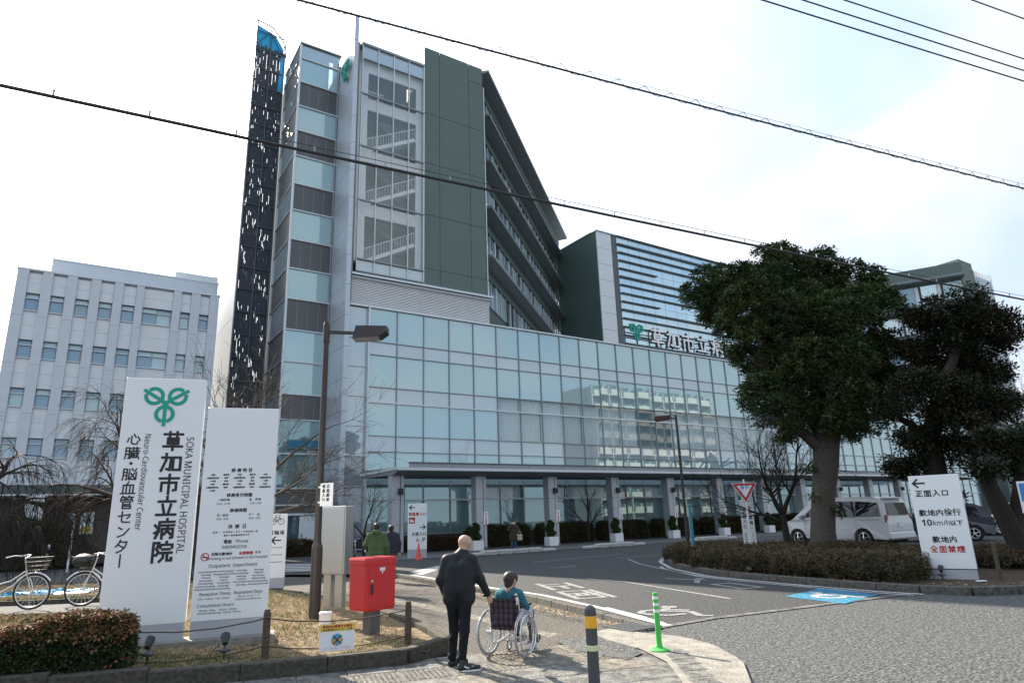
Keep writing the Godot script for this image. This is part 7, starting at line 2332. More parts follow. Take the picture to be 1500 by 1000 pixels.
func bicycle(label: String, front: Vector3, turn: float, frame: Material, bag: bool) -> void:
	# local x runs forwards, the origin is the front tyre's foot
	var t := thing("bicycle", label, "bicycle", front, turn, "bicycles parked on the lawn strip")
	var r := 0.335
	spoked_wheel(t, Vector3(0, r, 0), r, "rubber", "frame_light")
	spoked_wheel(t, Vector3(-1.08, r, 0), r, "rubber", "frame_light")
	var f := MB.new()
	var hd := Vector3(-0.17, 0.82, 0)
	var bb := Vector3(-0.65, 0.29, 0)
	var st := Vector3(-0.82, 0.74, 0)
	var rear := Vector3(-1.08, r, 0)
	f.tube([hd + Vector3(0.04, -0.14, 0), Vector3(-0.35, 0.46, 0), bb], [0.018, 0.018, 0.018], 8)
	f.tube([hd + Vector3(0.03, -0.08, 0), Vector3(-0.4, 0.55, 0), bb + (st - bb) * 0.4], [0.014, 0.014, 0.014], 8)
	f.tube([bb, st], [0.016, 0.016], 8)
	for s in [-1, 1]:
		f.tube([bb + Vector3(0, 0, s * 0.04), rear + Vector3(0, 0, s * 0.055)], [0.01, 0.01], 6)
		f.tube([st + Vector3(0, -0.08, s * 0.02), rear + Vector3(0, 0, s * 0.055)], [0.009, 0.009], 6)
	part(t, "frame", f.mesh(), frame)
	var fk := MB.new()
	for s in [-1, 1]:
		fk.tube([Vector3(-0.13, 0.68, s * 0.03), Vector3(-0.05, 0.5, s * 0.055), Vector3(0, r, s * 0.055)], [0.012, 0.011, 0.009], 6)
	fk.tube([Vector3(-0.13, 0.68, 0), Vector3(-0.2, 0.95, 0)], [0.016, 0.014], 8)
	part(t, "fork", fk.mesh(), frame)
	var hb := MB.new()
	for s in [-1, 1]:
		hb.tube([Vector3(-0.2, 0.97, 0), Vector3(-0.16, 1.02, s * 0.12), Vector3(-0.28, 1.03, s * 0.25), Vector3(-0.42, 1.0, s * 0.27)], [0.011, 0.011, 0.011, 0.014], 6)
	part(t, "handlebar", hb.mesh(), M("chrome"))
	var sd := MB.new()
	sd.tube([st, Vector3(-0.86, 0.86, 0)], [0.012, 0.012], 6)
	sd.ball(Vector3(-0.88, 0.885, 0), Vector3(0.13, 0.035, 0.085), 12, 6)
	part(t, "saddle", sd.mesh(), M("black"))
	for x in [0.0, -1.08]:
		var fn := MB.new()
		var pts := []
		var rad := []
		for i in 9:
			var a := PI * (0.18 + 0.62 * i / 8.0)
			pts.append(Vector3(x - cos(a) * -1 * (r + 0.02), r + sin(a) * (r + 0.02), 0))
			rad.append(0.018)
		fn.tube(pts, rad, 6)
		part(t, "mudguard", fn.mesh(), M("chrome"))
	var cr := MB.new()
	cr.torus(bb, Vector3(0, 0, 1), 0.085, 0.006, 20, 5)
	cr.tube([bb + Vector3(0, 0, 0.06), bb + Vector3(0.1, -0.12, 0.07)], [0.009, 0.009], 5)
	cr.tube([bb + Vector3(0, 0, -0.06), bb + Vector3(-0.1, 0.12, -0.07)], [0.009, 0.009], 5)
	cr.box(bb + Vector3(0.1, -0.12, 0.11), Vector3(0.09, 0.025, 0.06))
	cr.box(bb + Vector3(-0.1, 0.12, -0.11), Vector3(0.09, 0.025, 0.06))
	part(t, "crankset", cr.mesh(), M("chrome"))
	var cc := MB.new()
	cc.prism(PackedVector2Array([Vector2(-0.58, 0.37), Vector2(-0.7, 0.38), Vector2(-1.12, 0.38), Vector2(-1.13, 0.31), Vector2(-0.7, 0.22), Vector2(-0.58, 0.24)]), 0.045, 0.06)
	part(t, "chain_guard", cc.mesh(), frame)
	var ks := MB.new()
	ks.tube([rear + Vector3(0, -0.02, 0.07), Vector3(-1.16, 0.01, 0.16)], [0.008, 0.008], 5)
	ks.tube([Vector3(0.0, r, 0.06), Vector3(0.02, 0.02, 0.09)], [0.004, 0.004], 4)
	part(t, "kickstand", ks.mesh(), M("chrome"))
	var bk := MB.new()
	var top := [Vector3(-0.12, 0.98, -0.2), Vector3(0.22, 0.98, -0.2), Vector3(0.22, 0.98, 0.2), Vector3(-0.12, 0.98, 0.2)]
	var lo := [Vector3(-0.08, 0.74, -0.14), Vector3(0.15, 0.74, -0.14), Vector3(0.15, 0.74, 0.14), Vector3(-0.08, 0.74, 0.14)]
	for i in 4:
		var j := (i + 1) % 4
		for k in 4:
			var h := k / 3.0
			bk.tube([lo[i].lerp(top[i], h), lo[j].lerp(top[j], h)], [0.006, 0.006], 4, false)
		for k in 9:
			var h := k / 8.0
			bk.tube([lo[i].lerp(lo[j], h), top[i].lerp(top[j], h)], [0.004, 0.004], 4, false)
	for k in 6:
		bk.tube([lo[0].lerp(lo[1], k / 5.0), lo[3].lerp(lo[2], k / 5.0)], [0.004, 0.004], 4, false)
	part(t, "basket", bk.mesh(), M("black"))
	if bag:
		var bg := MB.new()
		bg.ball(Vector3(0.05, 0.9, 0), Vector3(0.2, 0.13, 0.23), 14, 8)
		part(t, "basket_cover", bg.mesh(), mat("nylon", lin(0.02, 0.024, 0.03), 0.5))

func build_bicycles() -> void:
	bicycle("silver bicycle with black front basket, cut by the left edge", Vector3(-9.61, 0.39, -13.71), 0.2, mat("bike_silver", lin(0.55, 0.57, 0.58), 0.3, 0.6), false)
	bicycle("silver bicycle with covered basket, half hidden behind the name pylon", Vector3(-8.95, 0.365, -14.25), PI + 0.3, mat("bike_cream", lin(0.6, 0.6, 0.56), 0.35, 0.3), true)
	# blue sheet lying on the lawn
	var t := thing("blue_tarp", "crumpled light blue sheet lying on the lawn behind the bicycles", "tarp", Vector3(-11.3, 0.445, -16.6), 0.3)
	var b := MB.new()
	var nz := FastNoiseLite.new()
	nz.seed = 3
	nz.frequency = 2.2
	var nx := 22
	var nzz := 10
	var P := func(i: int, j: int) -> Vector3:
		var x := -0.95 + 1.9 * i / nx
		var z := -0.35 + 0.7 * j / nzz
		var edge := minf(minf(i, nx - i) / 3.0, minf(j, nzz - j) / 2.0)
		return Vector3(x + nz.get_noise_2d(x * 2, z + 9) * 0.1, (0.06 + 0.13 * nz.get_noise_2d(x, z * 1.5)) * clampf(edge, 0.0, 1.0) + 0.006, z + nz.get_noise_2d(x + 5, z * 2) * 0.12)
	for i in nx:
		for j in nzz:
			b.quad(P.call(i, j + 1), P.call(i + 1, j + 1), P.call(i + 1, j), P.call(i, j))
	part(t, "sheet", b.mesh(), M("tarp_blue"))
	var f := MB.new()
	for i in 12:
		f.quad(Vector3(0.3 + i * 0.06, 0.012, 0.5), Vector3(0.36 + i * 0.06, 0.012, 0.5), Vector3(0.36 + i * 0.06, 0.05 + 0.02 * sin(i + 1.0), 0.36), Vector3(0.3 + i * 0.06, 0.05 + 0.02 * sin(i * 1.0), 0.36))
	part(t, "dark_fold", f.mesh(), mat("tarp_dark", lin(0.01, 0.1, 0.36), 0.5))

# ---------------------------------------------------------------- people

func net(bones: Array, cell: float, k: float) -> ArrayMesh:
	# smooth union of tapered capsules [a, b, ra, rb], meshed as surface nets
	var lo := Vector3.ONE * 1e6
	var hi := -lo
	for b in bones:
		var r: float = maxf(b[2], b[3]) + cell * 2.5
		for q in 2:
			lo = lo.min(b[q] - Vector3.ONE * r)
			hi = hi.max(b[q] + Vector3.ONE * r)
	var nx := int((hi.x - lo.x) / cell) + 2
	var ny := int((hi.y - lo.y) / cell) + 2
	var nz := int((hi.z - lo.z) / cell) + 2
	var f := PackedFloat32Array()
	f.resize(nx * ny * nz)
	f.fill(1.0)
	for b in bones:
		var a: Vector3 = b[0]
		var ba: Vector3 = b[1] - a
		var ra: float = b[2]
		var rb: float = b[3]
		var l2 := maxf(ba.length_squared(), 1e-9)
		var m := maxf(ra, rb) + cell * 2.0 + k
		var l: Vector3 = (a.min(b[1]) - Vector3.ONE * m - lo) / cell
		var h: Vector3 = (a.max(b[1]) + Vector3.ONE * m - lo) / cell
		for z in range(maxi(int(l.z), 0), mini(int(h.z) + 1, nz)):
			for y in range(maxi(int(l.y), 0), mini(int(h.y) + 1, ny)):
				for x in range(maxi(int(l.x), 0), mini(int(h.x) + 1, nx)):
					var p := Vector3(lo.x + x * cell, lo.y + y * cell, lo.z + z * cell) - a
					var t := clampf(p.dot(ba) / l2, 0.0, 1.0)
					var d := (p - ba * t).length() - ra - (rb - ra) * t
					var i := x + nx * (y + ny * z)
					var e := f[i]
					var g := maxf(k - absf(e - d), 0.0)
					f[i] = minf(e, d) - g * g / (4.0 * k)
	var id := PackedInt32Array()
	id.resize(nx * ny * nz)
	id.fill(-1)
	var v := PackedVector3Array()
	var idx := PackedInt32Array()
	var sy := nx
	var sz := nx * ny
	var off := [0, 1, sy, sy + 1, sz, sz + 1, sz + sy, sz + sy + 1]
	var cp := [Vector3(0, 0, 0), Vector3(1, 0, 0), Vector3(0, 1, 0), Vector3(1, 1, 0), Vector3(0, 0, 1), Vector3(1, 0, 1), Vector3(0, 1, 1), Vector3(1, 1, 1)]
	var ed := [[0, 1], [2, 3], [4, 5], [6, 7], [0, 2], [1, 3], [4, 6], [5, 7], [0, 4], [1, 5], [2, 6], [3, 7]]
	for z in nz - 1:
		for y in ny - 1:
			for x in nx - 1:
				var i := x + sy * y + sz * z
				if absf(f[i]) > cell * 2.2:
					continue
				var neg := 0
				for c in 8:
					if f[i + off[c]] < 0:
						neg += 1
				if neg == 0 or neg == 8:
					continue
				var s := Vector3.ZERO
				var cnt := 0
				for q in ed:
					var u := f[i + off[q[0]]]
					var w := f[i + off[q[1]]]
					if (u < 0) != (w < 0):
						s += cp[q[0]].lerp(cp[q[1]], u / (u - w))
						cnt += 1
				id[i] = v.size()
				v.append(lo + (Vector3(x, y, z) + s / cnt) * cell)
	var nrm := PackedVector3Array()
	nrm.resize(v.size())
	for z in range(1, nz - 1):
		for y in range(1, ny - 1):
			for x in range(1, nx - 1):
				var i := x + sy * y + sz * z
				if id[i] < 0:
					continue
				for ax in 3:
					var st: int = [1, sy, sz][ax]
					var s1: int = [sy, sz, 1][ax]
					var s2: int = [sz, 1, sy][ax]
					var u := f[i]
					var w := f[i + st]
					if (u < 0) == (w < 0):
						continue
					var a := id[i]
					var b2 := id[i - s1]
					var c := id[i - s1 - s2]
					var d := id[i - s2]
					if b2 < 0 or c < 0 or d < 0:
						continue
					if u < 0:
						idx.append_array(PackedInt32Array([a, c, b2, a, d, c]))
					else:
						idx.append_array(PackedInt32Array([a, b2, c, a, c, d]))
	for i in range(0, idx.size(), 3):
		var n := (v[idx[i + 2]] - v[idx[i]]).cross(v[idx[i + 1]] - v[idx[i]])
		for q in 3:
			nrm[idx[i + q]] += n
	# make sure that normals face out, then smooth them
	var mid := Vector3.ZERO
	for i in nrm.size():
		nrm[i] = nrm[i].normalized()
	var a := []
	a.resize(Mesh.ARRAY_MAX)
	a[Mesh.ARRAY_VERTEX] = v
	a[Mesh.ARRAY_NORMAL] = nrm
	a[Mesh.ARRAY_INDEX] = idx
	var m := ArrayMesh.new()
	m.add_surface_from_arrays(Mesh.PRIMITIVE_TRIANGLES, a)
	return m

func hand_bones(wrist: Vector3, dir: Vector3, palm: Vector3, curl: float, mirror: float) -> Array:
	# palm and five fingers; palm = the way the palm faces; mirror 1 or -1 sets the thumb's side
	var d := dir.normalized()
	var n := (palm - d * palm.dot(d)).normalized()
	var s := d.cross(n) * mirror
	var out := []
	for q in 4:
		var o := (q - 1.5) * 0.019
		out.append([wrist + s * o * 0.6, wrist + d * 0.085 + s * o, 0.015, 0.0115])
	var lens := [0.062, 0.072, 0.068, 0.052]
	for q in 4:
		var o := (1.5 - q) * 0.019
		var p := wrist + d * 0.085 + s * o
		var l: float = lens[q]
		var d1 := (d * cos(curl * 0.5) + n * sin(curl * 0.5)).normalized()
		var d2 := (d * cos(curl * 1.3) + n * sin(curl * 1.3)).normalized()
		var d3 := (d * cos(curl * 2.0) + n * sin(curl * 2.0)).normalized()
		var p1 := p + d1 * l * 0.45
		var p2 := p1 + d2 * l * 0.32
		out.append([p, p1, 0.0095, 0.0088])
		out.append([p1, p2, 0.0088, 0.0082])
		out.append([p2, p2 + d3 * l * 0.25, 0.0082, 0.007])
	var t0 := wrist + d * 0.025 + s * 0.026
	var td := (d * 0.75 + s * 0.6 + n * 0.35).normalized()
	out.append([t0, t0 + td * 0.038, 0.013, 0.0105])
	var t1 := t0 + td * 0.038
	out.append([t1, t1 + (td * 0.7 + d * 0.3 + n * curl * 0.4).normalized() * 0.03, 0.0105, 0.008])
	return out

func head_bones(c: Vector3, face: Vector3, up: Vector3, s: float) -> Array:
	# skull, jaw, nose and ears round the middle of the head
	var r := face.cross(up).normalized()
	var out := [[c + up * 0.028 * s - face * 0.02 * s, c + up * 0.028 * s + face * 0.022 * s, 0.083 * s, 0.078 * s],
		[c - up * 0.02 * s + face * 0.01 * s, c - up * 0.075 * s + face * 0.045 * s, 0.066 * s, 0.04 * s],
		[c - up * 0.045 * s - face * 0.03 * s, c - up * 0.14 * s - face * 0.035 * s, 0.056 * s, 0.056 * s],
		[c + up * 0.005 * s + face * 0.09 * s, c - up * 0.03 * s + face * 0.106 * s, 0.011 * s, 0.016 * s]]
	for q in [-1, 1]:
		out.append([c + r * q * 0.08 * s + up * 0.012 * s - face * 0.012 * s, c + r * q * 0.082 * s - up * 0.03 * s - face * 0.004 * s, 0.021 * s, 0.013 * s])
	return out

func skin_mat() -> Material:
	return mat("skin", lin(0.47, 0.29, 0.2), 0.5)

func face_marks(p: Node3D, c: Vector3, face: Vector3, up: Vector3, s: float) -> void:
	var r := face.cross(up).normalized()
	for q in [-1, 1]:
		var e := MB.new()
		e.ball(c + face * 0.082 * s + r * q * 0.032 * s + up * 0.008 * s, Vector3(0.009, 0.007, 0.009) * s, 8, 6)
		part(p, "eye", e.mesh(), M("black"))
	var mo := MB.new()
	mo.ball(c + face * 0.088 * s - up * 0.052 * s, Vector3(0.022, 0.006, 0.012) * s, 8, 6)
	part(p, "mouth", mo.mesh(), mat("lips", lin(0.35, 0.14, 0.11), 0.6))

func build_people() -> void:
	walking_man()
	wheelchair()
	seated_person()
	green_jacket_person()
	woman_in_brown()
	dark_person()

func walking_man() -> void:
	var p := thing("person", "bald person in black jacket and trousers pushing the wheelchair", "person", Vector3(-0.79, 0.016, -9.0), -0.06)
	var cloth := mat("jacket_black", lin(0.018, 0.021, 0.026), 0.55, 0.0, null, 1.0, bump_tex(0.012, 5.0, 71, 256, 2), 0.35)
	cloth.uv1_scale = Vector3.ONE * 2.2
	cloth.metallic_specular = 0.3
	var trs := mat("trousers_black", lin(0.012, 0.014, 0.018), 0.75, 0.0, null, 1.0, bump_tex(0.02, 5.0, 72, 256, 2), 0.4)
	trs.uv1_scale = Vector3.ONE * 2.6
	trs.metallic_specular = 0.25
	var face := Vector3(0.42, -0.12, -0.9).normalized()
	var up := Vector3(0.1, 0.96, -0.12).normalized()
	up = (up - face * up.dot(face)).normalized()
	var hc := Vector3(0.07, 1.49, -0.14)
	var rw := Vector3(0.36, 0.83, -0.2)
	var lw := Vector3(-0.19, 0.83, -0.2)
	var skin := head_bones(hc, face, up, 1.0)
	skin.append([Vector3(0.03, 1.3, -0.09), hc - up * 0.07 - face * 0.02, 0.06, 0.056])
	skin.append([Vector3(0.0, 0.95, -0.06), Vector3(0.02, 1.25, -0.09), 0.05, 0.05])
	skin.append([Vector3(0.17, 1.26, -0.08), Vector3(0.29, 1.05, -0.1), 0.035, 0.03])
	skin.append([Vector3(0.29, 1.05, -0.1), rw, 0.03, 0.024])
	skin.append([Vector3(-0.17, 1.27, -0.05), Vector3(-0.26, 1.06, -0.02), 0.035, 0.03])
	skin.append([Vector3(-0.26, 1.06, -0.02), lw, 0.03, 0.024])
	part(p, "body", net(skin, 0.0135, 0.02), skin_mat())
	part(p, "hand", net(hand_bones(rw, Vector3(0.25, -0.85, -0.45), Vector3(-0.5, -0.3, -0.8), 0.85, 1.0), 0.0045, 0.006), skin_mat())
	part(p, "hand", net(hand_bones(lw, Vector3(0.3, -0.75, -0.5), Vector3(0.6, -0.2, -0.7), 0.7, -1.0), 0.0045, 0.006), skin_mat())
	face_marks(p, hc, face, up, 1.0)
	var j := []
	# jacket: chest, back, belly and a hem that hangs free
	for s in [-1, 1]:
		j.append([Vector3(s * 0.1, 1.27, -0.06), Vector3(s * 0.1, 1.08, -0.04), 0.095, 0.102])
		j.append([Vector3(s * 0.1, 1.08, -0.04), Vector3(s * 0.105, 0.83, -0.02), 0.102, 0.108])
		j.append([Vector3(s * 0.07, 1.2, 0.0), Vector3(s * 0.07, 0.95, 0.01), 0.09, 0.1])
		j.append([Vector3(0.02, 1.35, -0.09), Vector3(s * 0.145, 1.29, -0.06), 0.06, 0.07])
	j.append([Vector3(0.025, 1.31, -0.09), Vector3(0.045, 1.39, -0.11), 0.078, 0.068])
	j.append([Vector3(0.165, 1.28, -0.07), Vector3(0.265, 1.05, -0.1), 0.07, 0.055])
	j.append([Vector3(0.265, 1.05, -0.1), Vector3(0.35, 0.86, -0.18), 0.058, 0.046])
	j.append([Vector3(-0.165, 1.29, -0.05), Vector3(-0.24, 1.06, -0.03), 0.072, 0.057])
	j.append([Vector3(-0.24, 1.06, -0.03), Vector3(-0.2, 0.86, -0.17), 0.06, 0.047])
	# folds across the back and at the elbows
	for q in [[0.26, 1.1, -0.04, 0.31, 1.02, -0.05, 0.022]]:
		j.append([Vector3(q[0], q[1], q[2]), Vector3(q[3], q[4], q[5]), q[6], q[6]])
	part(p, "jacket", net(j, 0.0145, 0.045), cloth)
	var tr := []
	for s in [-1, 1]:
		tr.append([Vector3(s * 0.07, 0.9, -0.02), Vector3(s * 0.085, 0.8, -0.01), 0.1, 0.092])
	tr.append([Vector3(0.08, 0.8, -0.01), Vector3(0.075, 0.46, 0.05), 0.088, 0.064])
	tr.append([Vector3(0.075, 0.46, 0.05), Vector3(0.045, 0.1, 0.12), 0.064, 0.052])
	tr.append([Vector3(-0.085, 0.8, -0.01), Vector3(-0.085, 0.46, -0.13), 0.087, 0.063])
	tr.append([Vector3(-0.085, 0.46, -0.13), Vector3(-0.115, 0.1, -0.15), 0.063, 0.051])
	for q in [[0.07, 0.2, 0.13, 0.0, 0.14, 0.15, 0.022], [0.1, 0.42, 0.1, 0.04, 0.36, 0.13, 0.02], [-0.08, 0.4, -0.08, -0.13, 0.33, -0.07, 0.02], [-0.09, 0.17, -0.1, -0.15, 0.12, -0.1, 0.02]]:
		tr.append([Vector3(q[0], q[1], q[2]), Vector3(q[3], q[4], q[5]), q[6], q[6]])
	part(p, "trousers", net(tr, 0.0145, 0.03), trs)
	shoe(p, Vector3(0.035, 0.0, 0.15), Vector3(0.9, 0, -0.3), M("black"), true)
	shoe(p, Vector3(-0.13, 0.0, -0.15), Vector3(0.75, 0, -0.65), M("black"), false)

func shoe(p: Node3D, heel: Vector3, dir: Vector3, m: Material, mark: bool) -> void:
	var d := dir.normalized()
	part(p, "shoe", net([[heel + Vector3(0, 0.045, 0), heel + d * 0.12 + Vector3(0, 0.045, 0), 0.04, 0.042], [heel + d * 0.12 + Vector3(0, 0.042, 0), heel + d * 0.225 + Vector3(0, 0.035, 0), 0.04, 0.03], [heel + Vector3(0, 0.05, 0), heel + Vector3(0, 0.1, 0) + d * 0.02, 0.04, 0.042]], 0.009, 0.02), m)
	var so := MB.new()
	var pts := PackedVector2Array()
	for i in 16:
		var a := TAU * i / 16.0
		pts.append(Vector2(0.11 + cos(a) * 0.15, sin(a) * (0.043 + 0.006 * cos(a))))
	var xf := Transform3D(Basis(d, Vector3.UP.cross(d), Vector3.UP), heel)
	so.prism(pts, -0.004, 0.018, xf)
	part(p, "sole", so.mesh(), M("white_paint") if mark else M("black"))
	if mark:
		# pale curved mark on the side
		var sw := MB.new()
		var sd := -Vector3.UP.cross(d)
		for sgn in [-1.0, 1.0]:
			var q := []
			for i in 6:
				var f := i / 5.0
				q.append(heel + d * (0.04 + 0.13 * f) + Vector3(0, 0.045 + 0.04 * (f - 0.45) * (f - 0.45) * 3.0, 0) + sd * sgn * 0.044)
			for i in 5:
				var tk := 0.012 * (1.0 - i / 5.0) + 0.002
				sw.quad(q[i] - Vector3(0, tk, 0), q[i + 1] - Vector3(0, tk * 0.8, 0), q[i + 1] + Vector3(0, tk * 0.3, 0), q[i] + Vector3(0, tk * 0.3, 0))
		part(p, "side_mark", sw.mesh(), M("white_paint"))

const CHAIR_AT := Vector3(-0.2, 0.016, -9.66)
const CHAIR_TURN := -0.5

func wheelchair() -> void:
	# local -z is forwards
	var t := thing("wheelchair", "folding wheelchair with dark tartan backrest and silver frame", "wheelchair", CHAIR_AT, CHAIR_TURN)
	var r := 0.3
	for s in [-1, 1]:
		var w := node(t, "rear_wheel", Vector3(s * 0.275, r, 0), Vector3(0, PI / 2 + s * 0.03, 0))
		var ty := MB.new()
		ty.torus(Vector3.ZERO, Vector3(0, 0, 1), r - 0.014, 0.014, 44, 8)
		part(w, "tyre", ty.mesh(), mat("tyre_grey", lin(0.3, 0.32, 0.34), 0.7))
		var rm := MB.new()
		rm.torus(Vector3.ZERO, Vector3(0, 0, 1), r - 0.036, 0.011, 44, 6)
		part(w, "rim", rm.mesh(), M("chrome"))
		var hr := MB.new()
		hr.torus(Vector3(0, 0, s * 0.05), Vector3(0, 0, 1), r - 0.06, 0.009, 44, 6)
		for i in 6:
			var a := TAU * i / 6.0
			hr.tube([Vector3(cos(a) * (r - 0.06), sin(a) * (r - 0.06), s * 0.05), Vector3(cos(a) * (r - 0.04), sin(a) * (r - 0.04), 0)], [0.004, 0.004], 4, false)
		part(w, "hand_rim", hr.mesh(), M("chrome"))
		var sp := MB.new()
		for i in 28:
			var a := TAU * i / 28.0
			sp.tube([Vector3(0.025 * cos(a + 1.0), 0.025 * sin(a + 1.0), 0.02 * (1 if i % 2 else -1)), Vector3(cos(a) * (r - 0.035), sin(a) * (r - 0.035), 0)], [0.002, 0.002], 4, false)
		sp.tube([Vector3(0, 0, -0.04), Vector3(0, 0, 0.04)], [0.024, 0.024], 10)
		part(w, "spokes", sp.mesh(), M("chrome"))
		# side frame
		var f := MB.new()
		var x: float = s * 0.225
		f.tube([Vector3(x, 0.12, 0.02), Vector3(x, 0.42, 0.02), Vector3(x, 0.74, 0.06), Vector3(x, 0.78, 0.09), Vector3(x, 0.785, 0.17)], [0.011, 0.011, 0.011, 0.011, 0.011], 8)
		f.tube([Vector3(x, 0.42, 0.02), Vector3(x, 0.42, -0.36), Vector3(x, 0.36, -0.42), Vector3(x, 0.12, -0.5)], [0.011, 0.011, 0.011, 0.011], 8)
		f.tube([Vector3(x, 0.16, 0.04), Vector3(x, 0.14, -0.38)], [0.01, 0.01], 8)
		f.tube([Vector3(x, 0.42, -0.3), Vector3(x, 0.14, -0.32)], [0.01, 0.01], 8)
		f.tube([Vector3(x, 0.6, 0.04), Vector3(x, 0.63, -0.1), Vector3(x, 0.62, -0.26), Vector3(x, 0.42, -0.3)], [0.01, 0.01, 0.01, 0.01], 8)
		part(t, "side_frame", f.mesh(), M("chrome"))
		var g := MB.new()
		g.tube([Vector3(x, 0.785, 0.1), Vector3(x, 0.785, 0.21)], [0.017, 0.017], 10)
		part(t, "grip", g.mesh(), M("black"))
		part(t, "armrest", soft_box(Vector3(0.05, 0.035, 0.3), 0.012), M("black"), Vector3(x * 1.05, 0.645, -0.13))
		part(t, "skirt_guard", soft_box(Vector3(0.012, 0.18, 0.34), 0.004), mat("guard_blue", lin(0.45, 0.5, 0.55), 0.5), Vector3(x * 1.08, 0.52, -0.14))
		var c := node(t, "caster", Vector3(s * 0.2, 0.075, -0.4), Vector3(0, PI / 2, 0))
		var ct := MB.new()
		ct.torus(Vector3.ZERO, Vector3(0, 0, 1), 0.06, 0.016, 20, 6)
		part(c, "tyre", ct.mesh(), mats["tyre_grey"])
		var cf := MB.new()
		cf.tube([Vector3(0, 0, -0.03), Vector3(0, 0, 0.03)], [0.018, 0.018], 8)
		for q in [-1, 1]:
			cf.tube([Vector3(0, 0, q * 0.025), Vector3(0.02, 0.1, q * 0.02), Vector3(0.02, 0.14, 0)], [0.007, 0.007, 0.01], 6)
		part(c, "caster_fork", cf.mesh(), M("chrome"))
		part(t, "footrest", soft_box(Vector3(0.15, 0.015, 0.12), 0.004), M("black"), Vector3(s * 0.12, 0.11, -0.54))
	# crossed braces
	for s in [-1, 1]:
		var b := MB.new()
		b.tube([Vector3(s * 0.22, 0.15, -0.12 - s * 0.012), Vector3(-s * 0.22, 0.41, -0.12 - s * 0.012)], [0.01, 0.01], 8)
		part(t, "cross_brace", b.mesh(), M("chrome"))
	# tartan: woven bands on the back sling and seat
	var img := Image.create(128, 128, false, Image.FORMAT_RGB8)
	for y in 128:
		for x in 128:
			var c := Color(0.24, 0.2, 0.25)
			var bx := x % 43
			var by := y % 43
			if bx < 9: c = c.lerp(Color(0.05, 0.045, 0.06), 0.7)
			if by < 9: c = c.lerp(Color(0.05, 0.045, 0.06), 0.5)
			if bx == 22 or bx == 23: c = c.lerp(Color(0.62, 0.5, 0.56), 0.7)
			if by == 22 or by == 23: c = c.lerp(Color(0.55, 0.42, 0.48), 0.5)
			img.set_pixel(x, y, c)
	var tart := mat("tartan", Color.WHITE, 0.9, 0.0, ImageTexture.create_from_image(img), 4.2)
	tart.uv1_world_triplanar = false
	var bk := MB.new()
	var n := 10
	for i in n:
		for q in 6:
			var P := func(a: int, b2: int) -> Vector3:
				var fx := a / float(n) * 2.0 - 1.0
				var fy := b2 / 6.0
				return Vector3(fx * 0.225, 0.34 + 0.42 * fy - 0.02 * (1 - fx * fx) * fy, 0.035 + 0.035 * fy + 0.03 * (1 - fx * fx))
			bk.quad(P.call(i, q), P.call(i + 1, q), P.call(i + 1, q + 1), P.call(i, q + 1))
	part(t, "backrest", bk.mesh(), tart)
	part(t, "back_pocket", soft_box(Vector3(0.3, 0.16, 0.03), 0.01), tart, Vector3(0, 0.49, 0.075), Vector3(-0.06, 0, 0))
	part(t, "seat", soft_box(Vector3(0.42, 0.05, 0.4), 0.015), tart, Vector3(0, 0.425, -0.18))
	var tow := MB.new()
	tow.tube([Vector3(0.2, 0.79, 0.06), Vector3(0.225, 0.81, 0.12), Vector3(0.23, 0.72, 0.1), Vector3(0.215, 0.67, 0.09)], [0.012, 0.016, 0.014, 0.008], 7)
	part(t, "white_strap", tow.mesh(), M("white_paint"))

